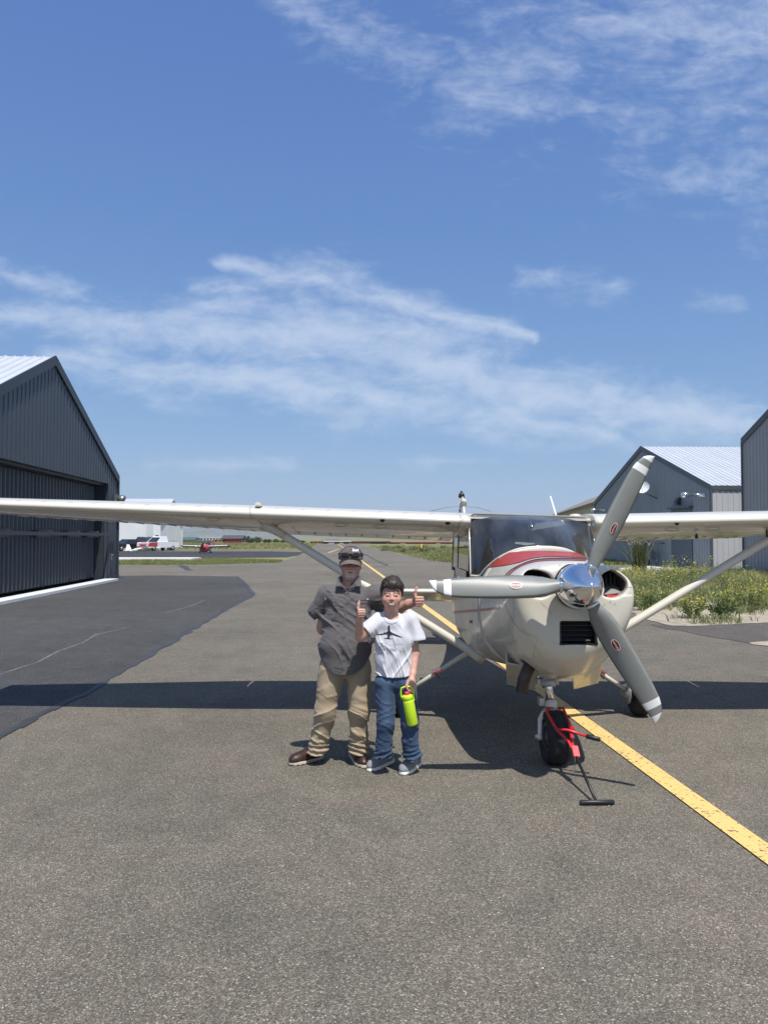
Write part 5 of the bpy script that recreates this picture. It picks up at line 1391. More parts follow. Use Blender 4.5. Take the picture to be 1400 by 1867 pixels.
def head(S, c, w, chin, adult):
    """face looks along -Y; c is the middle of the skull, w scales it"""
    c = np.array(c, float); q = lambda x, y, z: c+np.array((x,y,z))*w
    S.ell(q(0,.018,.018), np.array((.077,.096,.092))*w, k=.02)
    S.ell(q(0,-.012,-.040), np.array((.072 if adult else .070,.076,.080))*w, k=.04)
    S.ell(q(0,-.040,chin+.028), np.array((.046 if adult else .038,.038,.030))*w, k=.03)
    for s_ in (-1, 1):
        S.ell(q(s_*.036,-.058,-.040), np.array((.030,.026,.026))*w, k=.025)          # cheek
        S.ell(q(s_*.031,-.092,-.004), np.array((.022,.016,.012))*w, k=.014, op='s')    # eye socket
        S.ell(q(s_*.031,-.075,-.006), np.array((.0155,.0135,.0125))*w, k=.006)         # eyeball with lids
        S.ell(q(s_*.030,-.078 if adult else -.070,.020), np.array((.024,.012,.006))*w, k=.014)            # brow
        S.ell(q(s_*.080,.012,-.018), np.array((.012,.020,.031))*w, k=.008)            # ear
        S.ell(q(s_*.086,.003,-.016), np.array((.006,.010,.018))*w, k=.006, op='s')
        S.ell(q(s_*(.013 if adult else .011),-.096 if adult else -.091,-.043 if adult else -.036), np.array((.0095,.011,.0085))*w*(1 if adult else .85), k=.007)   # nostril wing
    S.cone(q(0,-.082,.006), q(0,-.104 if adult else -.097,-.036 if adult else -.030), .0085*w, (.0125 if adult else .0105)*w, k=.012)              # nose
    if adult:
        S.ell(q(0,-.078,-.064), np.array((.028,.018,.010))*w, k=.012)                 # upper lip
        S.ell(q(0,-.077,-.080), np.array((.024,.016,.009))*w, k=.010)                 # lower lip
    else:
        S.ell(q(0,-.070,-.072), np.array((.034,.020,.022))*w, k=.02)                  # smiling mouth
def mixc(C, mask, col):
    m = np.clip(mask, 0, 1)[:,None]; return C*(1-m) + np.array(col)*m
def sm(x, a, b): t = np.clip((x-a)/(b-a), 0, 1); return t*t*(3-2*t)
def build_field(name, S, mat, root, cols=None):
    V, F = S.mesh(); return quads_obj(name, V, F, mat, root, True, cols(V) if cols else None)
def ground_fit(p, z): p = np.array(p, float); p[2] = z; return p
def shoe(root, toe, heel, wid, hgt, m_up, m_so, sole_h=.028, res=.004, slip=True):
    toe, heel = ground_fit(toe,0), ground_fit(heel,0); d = (toe-heel); L_ = np.linalg.norm(d); d /= L_; s_ = np.array((-d[1], d[0], 0))
    lo = np.minimum(toe, heel)-.10; hi = np.maximum(toe, heel)+.10; lo[2] = -.01; hi[2] = .17
    rot = Matrix(((d[0],s_[0],0),(d[1],s_[1],0),(0,0,1)))
    U = SDF(lo, hi, res)
    U.ell(heel+d*L_*.70+(0,0,.036), (L_*.32, wid*.50, .045), k=.02, rot=rot); U.ell(heel+d*L_*.28+(0,0,.05), (L_*.28, wid*.41, .055), k=.03, rot=rot)
    U.cone(heel+d*L_*.25+(0,0,.05), heel+d*L_*.24+(0,0,hgt), wid*.40, wid*.34, k=.03); U.cone(heel+d*L_*.85+(0,0,.040), heel+d*L_*.4+(0,0,.070), wid*.34, wid*.38, k=.03)
    U.displace(lambda P: folds(P, d, 60, 5, .2, .0018), .03)
    U.put(lo, hi, lambda x,y,z: sole_h*.8-z, k=.004, op='i')
    build_field('shoe', U, m_up, root)
    So = SDF(lo, hi, res)
    So.ell(heel+d*L_*.72+(0,0,.0), (L_*.305, wid*.54, .09), k=.02, rot=rot); So.ell(heel+d*L_*.24, (L_*.26, wid*.45, .09), k=.05, rot=rot); So.cone(heel+d*L_*.2, heel+d*L_*.75, wid*.40, wid*.46, k=.03)
    So.put(lo, hi, lambda x,y,z: np.maximum(z-(sole_h+.012*np.clip(np.abs(((x-heel[0])*d[0]+(y-heel[1])*d[1])/L_-.5)*2-.3,0,1)), .003-z), k=.008, op='i')
    So.displace(lambda P: .0018*np.sin(((P-heel)@d)*170)*sm(.016-P[:,2],0,.01), .02)
    o = build_field('sole', So, m_so, root)

# ============================ the man
MY = 5.95
mp = lambda px, py, dy=0.0: at(px, py, MY+dy)
fm_ = gd(622, 1391); man = empty('person', (fm_[0], fm_[1], 0))
tag(man, 'bearded person in cap, charcoal shirt and khaki trousers giving a thumbs-up', 'person')
hc = mp(639.5, 1025.5, .0)
S = SDF(mp(555,1235,-.35), mp(785,990,.38), .004)
head(S, hc, 1.0, -.128, True)
S.cone(hc+(0,.03,-.07), mp(637,1084,.02), .062, .068, k=.03)
S.ell(mp(636,1100,.03), (.17,.10,.07), k=.06); S.ell(mp(632,1150,.02), (.16,.10,.20), k=.06)
aL = [mp(597,1086,.03), mp(590,1145,.11), mp(625,1172,.21)]; aR = [mp(684,1086,.03), mp(708,1118,.13), mp(745,1101,.0)]
S.cone(aL[0], aL[1], .060, .050, k=.03); S.cone(aL[1], aL[2], .048, .036, k=.03); S.ell(aL[2]+(.03,.0,0), (.05,.03,.035), k=.02)
S.cone(aR[0], aR[1], .060, .052, k=.03); S.cone(aR[1], aR[2], .050, .034, k=.03)
fc = mp(762,1096,-.06); S.cone(aR[2], fc+(-.016,.02,-.008), .034, .029, k=.02); fist(S, fc, 1.0, 1)
def man_cols(V):
    p = V-hc; x, y, z = p.T; n = vnoise(V*60, 3); n2 = vnoise(V*220, 5)
    C = np.tile(np.array((.52,.285,.21)), (len(V),1))*(1+.05*n[:,None])
    face = (y < -.02) & (np.abs(x) < .085) & (z > -.16) & (z < .13); f = face.astype(float)
    C = mixc(C, f*sm(.030-np.hypot(np.abs(x)-.042, z+.035),0,.03)*.35, (.44,.15,.11))
    C = mixc(C, f*sm(.020-np.hypot(x, z+.040),0,.015)*.35, (.46,.17,.13))
    goat = sm(.044-np.abs(x),0,.012)*sm(-z-.058+.35*0, 0, .008)*sm(z+.140,0,.01)*sm(-y-.03,0,.02)
    goat *= 1-sm(.020-np.abs(x),0,.006)*sm(.010-np.abs(z+.0735),0,.004)
    tash = sm(.036-np.abs(x),0,.01)*sm(.0075-np.abs(z+.059+.10*np.abs(x)),0,.004)
    C = mixc(C, f*np.clip(goat*(.70+.3*n2),0,1)*.95, (.56,.52,.48)); C = mixc(C, f*tash*(.55+.3*n2), (.52,.47,.43))
    C = mixc(C, f*sm(.025-np.abs(x),0,.006)*sm(.0045-np.abs(z+.0725),0,.003), (.14,.045,.04))
    C = mixc(C, f*sm(.0075-np.abs(z+.005),0,.003)*sm(.015-np.abs(np.abs(x)-.031),0,.005), (.03,.018,.015))
    C = mixc(C, f*sm(.006-np.abs(z-.022),0,.004)*sm(.022-np.abs(np.abs(x)-.031),0,.008)*.6, (.22,.15,.11))
    nail = np.zeros(len(V)); 
    return np.clip(C, .01, 1)
build_field('body', S, mat_skin, man, man_cols)
# trousers
T = SDF(mp(548,1395,-.28), mp(692,1180,.30), .005)
T.ell(mp(630,1206,.03), (.185,.135,.12), k=.06)
hipL, kL, anL = mp(606,1222,.02), mp(593,1296,-.02), mp(579.5,1364,.03)
hipR, kR, anR = mp(653,1222,.02), mp(655,1298,-.02), mp(653.5,1364,.03)
for a, b, c_, r in ((hipL,kL,anL,(.108,.077,.066)), (hipR,kR,anR,(.102,.073,.066))):
    T.cone(a, b, r[0], r[1], k=.03, flat=(1,1.12,1)); T.cone(b, c_, r[1], r[2], k=.04, flat=(1,1.05,1)); T.cone(c_, c_+(0,-.012,-.030), r[2]*1.06, r[2]*.97, k=.02)
T.put(mp(600,1262,-.4), mp(670,1230,.4), lambda x,y,z: np.maximum(np.abs(x-mp(632,1240)[0])-.004-.05*np.clip(mp(632,1240)[2]-z,0,1), z-mp(632,1238)[2]), k=.02, op='s')
def trow(P):
    low = sm(mp(0,1290)[2]-P[:,2], -.05, .25); d = folds(P, (.55,.1,1), 24, 11, .16, .021, 3)*(.35+.75*low) + folds(P, (-.6,.2,1), 17, 12, .15, .018, 3)*(.5+.5*low) + folds(P, (.35,.3,1), 46, 13, .2, .009, 2.5)*(.4+low)
    stack = sm(mp(0,1345)[2]-P[:,2], 0, .06); d += stack*.008*np.sin((P[:,2]+.25*P[:,0])*150+3*vnoise(P*9, 3)); return d
T.displace(trow, .06)
trs = build_field('trousers', T, mat_khaki, man)
# shirt
H = SDF(mp(548,1245,-.34), mp(722,1040,.36), .005)
H.ell(mp(634,1100,.03), (.185,.118,.10), k=.05); H.cone(mp(603,1087,.04), mp(675,1087,.04), .072, .072, k=.05)
H.ell(mp(633,1130,.02), (.196,.135,.17), k=.05); H.ell(mp(630,1172,.005), (.192,.152,.165), k=.06); H.cone(mp(629,1185,.01), mp(629,1240,.015), .192, .196, k=.05, flat=(1,.82,1))
H.cone(mp(638,1068,.03), mp(637,1084,.03), .082, .10, k=.04)
H.cone(aL[0], mp(580,1114,.07), .084, .080, k=.03); H.cone(aR[0], mp(703,1108,.11), .084, .078, k=.03)
nb_ = hc+(0,.03,-.07); H.cone(nb_+(0,0,.1), mp(636,1078,-.005), .066, .056, k=.008, op='s'); H.cone(mp(634.5,1060,-.16), mp(634.5,1066,-.03), .055, .02, k=.01, op='s')
def shw(P):
    l = P[:,0]-mp(632,0)[0]; d = folds(P, (.75,.1,.65), 18, 21, .16, .021, 3) + folds(P, (-.7,.1,.7), 24, 22, .16, .006, 3) + folds(P, (.15,0,1), 38, 23, .22, .008, 2.5)
    d += .002*np.sin(P[:,2]*120+2*vnoise(P*8,2))*sm(.02-np.abs(l+.012),0,.012)*sm(mp(0,1150)[2]-P[:,2],0,.08)
    return d
H.displace(shw, .06)
def hemf(x,y,z):
    l = (x-mp(629,1200)[0])/.19; zb = mp(0,1226)[2] + .125*np.clip(np.abs(l),0,1.05)**2.6; return zb - z
H.put(mp(548,1250,-.4), mp(700,1180,.4), hemf, k=.004, op='i')
# sleeve openings
sl_ = aL[1]-aL[0]; sl_ /= np.linalg.norm(sl_); sc0 = mp(580,1116,.07)+sl_*.045
H.put(sc0-.09, sc0+.09, lambda x,y,z: np.where(x < mp(587,0)[0], (x-sc0[0])*sl_[0]+(y-sc0[1])*sl_[1]+(z-sc0[2])*sl_[2], -1), k=.005, op='i')
H.cone(mp(580,1114,.07)+(aL[1]-aL[0])*.12, mp(580,1114,.07)+(aL[1]-aL[0])*.9, .066, .066, k=.006, op='s')
shirt = build_field('shirt', H, mat_shirt, man)
bs = bvh_of([shirt])
mb = MB(); lay_band(mb, bs, [(630.5,1077),(626.5,1120),(624,1165),(623,1222)], [(638,1077),(633.5,1120),(631,1165),(630,1222)], 50, 3, .0035); mb.build('placket', mat_shirt, shirt)
bs2 = bvh_of([shirt])
for px, py in ((634,1082),(631.5,1101),(629.5,1121),(628,1142),(627,1163),(626.5,1184),(626.5,1204)):
    p = lay(bs, px, py, .006); mb = MB(); mb.lathe(p, (0,-1,.1), [(-.004,.0055),(.001,.0055),(.002,.004)], 10); mb.build('button', mat_button, shirt)
mb = MB()
for ln in ([(590,1096),(613,1099)],[(590,1096),(592,1124)],[(613,1099),(613,1126)],[(592,1124),(602,1129),(613,1126)],[(649,1096),(672,1093)],[(672,1093),(672,1120)],[(649,1096),(650,1122)],[(590,1102),(613,1104)],[(649,1101),(672,1099)]):
    lay_line(mb, bs, [ln[0]]+ln[1:], .8, 14, .003)
mb.build('pocket_stitching', M('shirt_seam', (.055,.050,.052), .9), shirt)
mb = MB(); lay_band(mb, bs, [(669,1091.5),(672,1091.0)], [(669,1093.5),(672,1093.0)], 4, 1, .004); lay_line(mb, bs, [(592.5,1089),(594.5,1093)], 1.2, 4, .004); mb.build('pocket_tab', mat_bandw, shirt)
# collar: two folded flaps and the stand round the neck
def flap(pts, dys):
    P = [mp(p[0], p[1], d) for p, d in zip(pts, dys)]; mb = MB(); mb.poly_prism(P, (0,.007,.002)); return mb
mb = flap([(633,1074),(624,1065),(620,1050),(615,1053),(612.5,1069),(619,1069)], (-.088,-.082,-.030,-.02,-.076,-.084)); mb.build('collar', mat_shirt, shirt, bevel=.002)
mb = flap([(635,1074),(646,1063),(655,1049),(657.5,1052),(659.5,1069),(651,1069)], (-.088,-.082,-.028,-.015,-.074,-.083)); mb.build('collar', mat_shirt, shirt, bevel=.002)
mb = MB(); nk = mp(638,1058,.03); rr = []
for k in range(2):
    pass
arc = [np.array((nk[0]+.075*math.cos(a), nk[1]+.082*math.sin(a), nk[2]-.012+.018*math.sin(a))) for a in np.linspace(R(-25), R(205), 24)]
V = [p for p in arc]+[p*1+(0,0,.038) for p in arc]+[p+np.array((.012*math.cos(a),.012*math.sin(a),-.012)) for p, a in zip(arc, np.linspace(R(-25), R(205), 24))]
n_ = 24; mb.add(V, [(i,i+1,n_+i+1,n_+i) for i in range(n_-1)]+[(n_+i,n_+i+1,2*n_+i+1,2*n_+i) for i in range(n_-1)], 0, True); mb.build('collar_stand', mat_shirt, shirt)
# shoes
shoe(man, gd(529,1396), gd(588,1382), .105, .105, mat_leather, mat_sole); shoe(man, gd(665,1401), gd(643,1375), .105, .10, mat_leather, mat_sole)
# cap
K = SDF(hc+(-.12,-.24,-.02), hc+(.12,.15,.19), .004); kc = hc+(0,.012,.034)
K.ell(kc, (.0925,.108,.090), k=.01); K.ell(kc+(0,-.03,.006), (.084,.075,.082), k=.03)
K.put(hc+(-.2,-.3,-.2), hc+(.2,.3,.3), lambda x,y,z: (kc[2]-.012+.10*(kc[1]-y)*.10)-z, k=.004, op='i')
K.ell(kc+(0,0,-.012), (.083,.100,.092), k=.004, op='s')
def cap_cols(V):
    p = V-kc; C = np.tile(np.array((.135,.108,.098)), (len(V),1)); side = (p[:,1] > -.055)
    C[side] = (.030,.030,.033); seam = np.abs(np.abs(p[:,0])-.002) < .003; C[seam & (p[:,1] < 0)] *= .75
    return C
cap = build_field('cap', K, mat_capf, man, cap_cols)
mb = MB(); nU, nV = 17, 6; V = []
for th_ in (0, -.004):
    for i in range(nU):
        t = -1+2*i/(nU-1); l = .083*t
        for j in range(nV):
            v = j/(nV-1); y0 = -.108*math.sqrt(max(0,1-(t*.93)**2)); y1 = -.108*math.sqrt(max(0,1-(t*.93)**2)) - .072*math.sqrt(max(0,1-t*t))**.8
            V.append(kc+np.array((l, .004+y0*(1-v)+y1*v, -.006 - .026*t*t - .030*v + th_)))
n_ = nU*nV; F = []
for b_, fl in ((0,1),(n_,-1)):
    for i in range(nU-1):
        for j in range(nV-1): q = (b_+i*nV+j, b_+(i+1)*nV+j, b_+(i+1)*nV+j+1, b_+i*nV+j+1); F.append(q if fl > 0 else q[::-1])
for i in range(nU-1): F.append((i*nV+nV-1, (i+1)*nV+nV-1, n_+(i+1)*nV+nV-1, n_+i*nV+nV-1))
mb.add(V, F, 0, True); br = mb.build('cap_brim', cloth_mat('brim_fabric', (.15,.12,.108)), cap)
bcap = bvh_of([cap])
mb = MB()
for ln in ([(643,1000.5),(644,1004.5)],[(643,1003),(645,1002),(646.5,1004.5)],[(648,1001.5),(648.5,1004.5),(650,1002.5)],[(651,1004.5),(652,1001.5),(653,1004)],[(642.5,1005),(653.5,1005)]): lay_line(mb, bcap, ln, 1.0, 8, .003)
mb.build('cap_emblem', mat_bandw, cap)
mb = MB(); mb.lathe(kc+(0,0,.089), (0,0,1), [(0,.008),(.004,.006),(.006,.002)], 10); mb.build('cap_button', mat_capf if False else mat_button, cap)
# sunglasses pushed up on the cap
gl = kc+np.array((0,-.1075,.028)); sg = empty('sunglasses', gl); tag(sg, 'black wraparound sunglasses pushed up on the cap above the brim', 'sunglasses')
for s_ in (-1, 1):
    mb = MB(); c = gl+np.array((s_*.036,-.004,-.002)); ring = []
    for sc_, dy in ((1.0,.008),(1.0,-.001),(.86,-.006),(.4,-.009)):
        ring.append([c+np.array((.029*sc_*math.copysign(abs(math.cos(a))**.75, math.cos(a)), dy+.012*(math.cos(a)*s_*sc_+.2), .0195*sc_*math.copysign(abs(math.sin(a))**.8, math.sin(a))*(1 if math.sin(a) < 0 else .8))) for a in np.linspace(0,2*math.pi,20,endpoint=False)])
    mb.rings(ring); mb.build('lens', mat_lens, sg)
    mb = MB(); mb.tube([p+(0,.001,0) for p in ring[1]]+[ring[1][0]], .0032, 6); mb.build('lens_rim', mat_frame, sg)
    mb = MB(); mb.tube([gl+np.array((s_*.064,.010,.006)), gl+np.array((s_*.088,.04,.010)), gl+np.array((s_*.096,.10,.0)), gl+np.array((s_*.096,.15,-.012))], [.005,.0045,.004,.003], 6); mb.build('temple', mat_frame, sg)
mb = MB(); mb.tube([gl+np.array((-.01,-.004,.004)), gl+np.array((0,-.008,.007)), gl+np.array((.01,-.004,.004))], .004, 6); mb.build('bridge', mat_frame, sg)

# ============================ the boy
BY = 5.72
bp_ = lambda px, py, dy=0.0: at(px, py, BY+dy)
fb = gd(720, 1403); boy = empty('person', (fb[0], fb[1], 0))
tag(boy, 'smiling dark-haired child in white aircraft T-shirt and jeans giving a thumbs-up', 'person')
bc_ = bp_(714, 1083.5)
S = SDF(bp_(640,1280,-.30), bp_(780,1040,.25), .004)
head(S, bc_, .94, -.112, False)
S.cone(bc_+(0,.025,-.06), bp_(713,1128,.02), .050, .054, k=.03)
S.ell(bp_(714,1140,.03), (.125,.075,.05), k=.05); S.ell(bp_(716,1180,.03), (.11,.075,.15), k=.05)
bL = [bp_(690,1132,.03), bp_(656,1161,-.03), bp_(655,1130,-.12)]; bR = [bp_(747,1134,.04), bp_(756.5,1192,.03), bp_(752.5,1228,-.04)]
S.cone(bL[0], bL[1], .042, .036, k=.02); S.cone(bL[1], bL[2], .036, .025, k=.015)
fc = bp_(657.5,1117.5,-.15); S.cone(bL[2], fc+(-.004,.012,-.02), .025, .022, k=.012); fist(S, fc, .80, 1)
S.cone(bR[0], bR[1], .042, .034, k=.02); S.cone(bR[1], bR[2], .033, .024, k=.015)
hb_ = bp_(750,1245,-.07); S.cone(bR[2], hb_+(0,0,.02), .024, .022, k=.015); S.ell(hb_, (.033,.020,.036), k=.014)
for i in range(4):
    a = hb_+np.array((-.022+.0145*i, -.004, -.024)); b = a+np.array((-.002,-.010,-.030)); c = b+np.array((0,.016,-.016)); d = c+np.array((0,.016,.010))
    for p, q, r in ((a,b,.0088),(b,c,.0082),(c,d,.0075)): S.cone(p, q, r, r*.92, k=.003)
S.cone(hb_+(-.026,-.008,.012), hb_+(-.036,-.022,-.016), .011, .009, k=.006); S.cone(hb_+(-.036,-.022,-.016), hb_+(-.030,-.026,-.040), .009, .0075, k=.004)
def boy_cols(V):
    p = (V-bc_)/.94; x, y, z = p.T; n = vnoise(V*60, 3)
    C = np.tile(np.array((.58,.335,.255)), (len(V),1))*(1+.04*n[:,None])
    f = ((y < -.02) & (np.abs(x) < .085) & (z > -.14) & (z < .12)).astype(float)
    C = mixc(C, f*sm(.034-np.hypot(np.abs(x)-.040, z+.034),0,.03)*.5, (.58,.20,.16))
    C = mixc(C, f*sm(.018-np.hypot(x, z+.040),0,.014)*.5, (.58,.22,.17))
    smile = z+.074 - 13.0*x*x
    C = mixc(C, f*sm(.0150-np.abs(smile),0,.005)*sm(.036-np.abs(x),0,.006)*.8, (.44,.14,.12))
    C = mixc(C, f*sm(.0095-np.abs(smile),0,.003)*sm(.031-np.abs(x),0,.005), (.12,.03,.03))
    C = mixc(C, f*sm(.0056-np.abs(smile-.001),0,.002)*sm(.024-np.abs(x),0,.005), (.74,.70,.64))
    C = mixc(C, f*sm(.0062-np.abs(z+.004+4*(np.abs(x)-.031)**2*10),0,.003)*sm(.017-np.abs(np.abs(x)-.031),0,.005), (.03,.02,.016))
    C = mixc(C, f*sm(.0075-np.abs(z-.024-.10*(.031-np.abs(np.abs(x)-.033))),0,.004)*sm(.024-np.abs(np.abs(x)-.033),0,.008)*.8, (.10,.065,.045))
    return np.clip(C, .01, 1)
build_field('body', S, mat_skin, boy, boy_cols)
# hair: a cap of volume with locks swept to the side
Hh = SDF(bc_+(-.12,-.15,-.10), bc_+(.12,.16,.18), .004)
Hh.ell(bc_+(0,.022,.030), (.083,.098,.098), k=.01); Hh.ell(bc_+(.004,-.010,.072), (.070,.078,.062), k=.03); Hh.ell(bc_+(0,-.055,.073), (.058,.035,.028), k=.02)
Hh.put(bc_-.3, bc_+.3, lambda x,y,z: np.maximum((bc_[2]+.060-np.clip((y-bc_[1]+.045)*1.6,0,.14))-z, -99), k=.012, op='i')
for s_ in (-1,1): Hh.cone(bc_+(s_*.072,-.012,.04), bc_+(s_*.075,-.014,-.012), .016, .008, k=.012)
Hh.displace(lambda P: folds(P, (.9,.3,.15), 85, 31, .16, .007)+folds(P, (.5,.1,-.8), 60, 32, .2, .005), .04)
hair = build_field('hair', Hh, M('dark_brown_hair', (.030,.021,.016), .55, var=.45, vscale=40, stretch=(1,.3,.3)), boy)
rng = np.random.default_rng(5); mb = MB()
for k in range(620):
    a = rng.uniform(0, 2*math.pi); el = rng.uniform(.12, 1.45) if k > 90 else rng.uniform(.25,.6)
    if k <= 90: a = rng.uniform(-2.5,-.65)
    dirv = np.array((math.cos(a)*math.cos(el), math.sin(a)*math.cos(el), math.sin(el)))
    if dirv[1] < -.2 and dirv[2] < .42: dirv[2] = .45
    b0 = bc_+np.array((0,.020,.032))+dirv*np.array((.080,.092,.094))
    sw = np.array((.5-.1*rng.random(), -.45*abs(dirv[1])-.05, -.30 + .5*(dirv[2] > .8)))*rng.uniform(.018,.032) + dirv*.004 + rng.normal(0,.003,3)
    mb.tube([b0, b0+sw*.5+dirv*.006, b0+sw*1.15], [.0034,.0028,.0005], 4)
for k in range(46):     # fringe over the forehead
    x = rng.uniform(-.058,.062); b0 = bc_+np.array((x,-.082+.5*x*x*8,.075+rng.uniform(-.008,.012)))
    mb.tube([b0, b0+np.array((.006+rng.normal(0,.004),-.010,-.014)), b0+np.array((.014+rng.normal(0,.005),-.006+abs(x)*.12,-.020-rng.uniform(0,.014)))], [.005,.0042,.0008], 5)
mb.build('hair_lock', hair.data.materials[0], hair)['kind'] = 'stuff'
# jeans
J_ = SDF(bp_(668,1400,-.25), bp_(785,1222,.25), .005)
J_.ell(bp_(720,1240,.03), (.140,.100,.08), k=.05)
jl = [bp_(703,1247,.02), bp_(703.5,1318,-.01), bp_(698.5,1376,.02)]; jr = [bp_(739,1247,.02), bp_(747,1318,-.01), bp_(750,1380,.02)]
for a, b, c_ in (jl, jr):
    J_.cone(a, b, .082, .063, k=.03, flat=(1,1.1,1)); J_.cone(b, c_, .063, .061, k=.03); J_.cone(c_, c_+(0,-.012,-.022), .064, .062, k=.015)
J_.put(bp_(700,1300,-.4), bp_(745,1255,.4), lambda x,y,z: np.maximum(np.abs(x-bp_(721.5,1262)[0])-.003-.03*np.clip(bp_(0,1262)[2]-z,0,1), z-bp_(0,1262)[2]), k=.015, op='s')
def jean(P):
    low = sm(bp_(0,1320)[2]-P[:,2], -.06, .2); d = folds(P, (.5,.1,1), 28, 41, .16, .015, 3)*(.35+.75*low) + folds(P, (-.6,.1,1), 21, 42, .15, .012, 3)*(.5+.6*low) + folds(P, (.3,.2,1), 52, 43, .22, .008, 2.5)*(.3+low)
    return d + sm(bp_(0,1358)[2]-P[:,2],0,.05)*.006*np.sin((P[:,2]-.3*P[:,0])*170+3*vnoise(P*9,6))
J_.displace(jean, .05)
def denim_cols(V):
    C = np.tile(np.array((.042,.074,.132)), (len(V),1)); n = vnoise(V*14, 3); n2 = vnoise(V*np.array((160,160,30.)), 4)
    cx = np.minimum(np.abs(V[:,0]-jl[0][0]), np.abs(V[:,0]-jr[0][0]-.01)); wear = sm(.055-cx,0,.05)*sm(V[:,2]-bp_(0,1340)[2],0,.15)
    C = C*(1+.14*n2[:,None]+.12*n[:,None]); return np.clip(mixc(C, wear*.45, (.085,.135,.215)), .01, 1)
jeans = build_field('jeans', J_, mat_denim, boy, denim_cols)
# T-shirt
W_ = SDF(bp_(650,1245,-.25), bp_(785,1100,.25), .004)
W_.ell(bp_(714,1138,.03), (.135,.088,.075), k=.04); W_.cone(bp_(692,1131,.04), bp_(742,1132,.04), .050, .052, k=.04); W_.ell(bp_(717,1165,.02), (.132,.098,.13), k=.04)
W_.cone(bp_(718,1180,.02), bp_(718,1240,.02), .134, .140, k=.04, flat=(1,.76,1)); W_.cone(bp_(713.5,1122,.03), bp_(713.5,1131,.03), .058, .085, k=.03)
W_.cone(bL[0], bp_(667,1151,-.01), .058, .062, k=.025); W_.cone(bR[0]+(0,0,.012), bp_(758,1158,.03), .062, .060, k=.025); W_.cone(bp_(758,1158,.03), bp_(759.5,1166,.02), .059, .062, k=.01)
W_.cone(bc_+(0,.03,0), bp_(713.5,1127,-.005), .052, .049, k=.008, op='s'); W_.ell(bp_(713.5,1120,-.05), (.052,.05,.028), k=.01, op='s')
def teef(P):
    lo_ = sm(bp_(0,1150)[2]-P[:,2], 0, .12); d = folds(P, (.8,.1,.55), 22, 51, .18, .016, 3)*(.3+.7*lo_) + folds(P, (-.75,.1,.6), 18, 52, .18, .015, 3)*(.4+.6*lo_) + folds(P, (.9,.0,.35), 30, 53, .16, .009, 3)
    return d
W_.displace(teef, .05)
W_.put(bp_(640,1260,-.4), bp_(790,1215,.4), lambda x,y,z: (bp_(0,1232.5)[2]+.02*((x-bp_(718,0)[0])/.14)**2*.6)-z, k=.004, op='i')
dl = bL[1]-bL[0]; dl /= np.linalg.norm(dl); el_ = bp_(667,1152,-.015); W_.put(el_-.12, el_+.12, lambda x,y,z: np.where((x < bp_(686,0)[0]), (x-el_[0])*dl[0]+(y-el_[1])*dl[1]+(z-el_[2])*dl[2], -1), k=.005, op='i')
dr = np.array((.10,0,-1.)); dr /= np.linalg.norm(dr); er_ = bp_(759,1167,.02); W_.put(er_-(.04,.12,.09), er_+.12, lambda x,y,z: np.where(x > bp_(753,0)[0], (x-er_[0])*dr[0]+(z-er_[2])*dr[2], -1), k=.005, op='i')
W_.cone(el_+dl*.03, el_-dl*.06, .048, .046, k=.005, op='s'); W_.cone(er_+dr*.03, er_-dr*.035, .046, .042, k=.005, op='s')
tee = build_field('shirt', W_, mat_tee, boy)
bt = bvh_of([tee])
mb = MB(); lay_line(mb, bt, [(701,1125.5),(704,1131),(709,1134.5),(715,1135.5),(721,1133.5),(726,1129),(728,1124)], 3.2, 40, .0035); mb.build('neck_rib', mat_tee, tee)
mat_print = M('black_print', (.022,.023,.022), .8, var=.4, vscale=60)
mat_ghost = M('grey_print', (.36,.37,.38), .8, var=.2, vscale=40)
c2 = lambda x, y: (600+x/7.78, 1030+y/7.78)                    # print outline measured on the shirt
def fill(mb, bands, n=16, m=4):
    for top, bot in bands: lay_band(mb, bt, [c2(*p) for p in top], [c2(*p) for p in bot], n, m, .0025)
mb = MB(); fill(mb, [ ([(832,875),(834,930),(828,985),(832,1050)], [(860,870),(864,930),(872,985),(842,1055)]), ([(845,852),(836,865),(832,880)], [(850,852),(858,862),(860,880)]) ], 20, 4)
fill(mb, [([(668,985),(740,975),(790,965),(835,940)], [(668,990),(740,992),(790,985),(835,985)]), ([(865,940),(900,965),(960,990),(1040,1026)], [(865,985),(900,995),(960,1012),(1040,1030)]),
          ([(778,1040),(805,1034),(832,1030)], [(778,1043),(805,1045),(832,1044)]), ([(845,1030),(865,1040),(892,1048)], [(845,1046),(865,1049),(892,1051)]),
          ([(778,952),(785,950),(792,952)], [(778,975),(785,976),(792,975)]), ([(890,965),(898,963),(906,966)], [(890,985),(898,988),(906,986)])])
mb.build('aircraft_print', mat_print, tee)['kind'] = 'stuff'
mb = MB(); fill(mb, [([(715,1190),(760,1180),(800,1178)], [(715,1198),(760,1205),(800,1205)]), ([(862,1180),(900,1185),(950,1195)], [(862,1205),(900,1215),(950,1225)]), ([(665,1188),(672,1184),(680,1188)], [(665,1197),(672,1197),(680,1193)]), ([(1002,1212),(1012,1214),(1024,1218)], [(1002,1220),(1012,1224),(1024,1226)]), ([(820,1240),(828,1240),(836,1240)],[(820,1252),(828,1256),(836,1252)])], 14, 3)
for ln in ([(665,1190),(740,1160),(815,1130)], [(1020,1220),(940,1175),(860,1125)], [(690,1118),(750,1110),(820,1112)], [(830,1110),(826,1170),(826,1240)], [(900,1130),(990,1118),(1060,1122)]): lay_line(mb, bt, [c2(*p) for p in ln], .6, 20, .0025)
mb.build('faded_print', mat_ghost, tee)['kind'] = 'stuff'
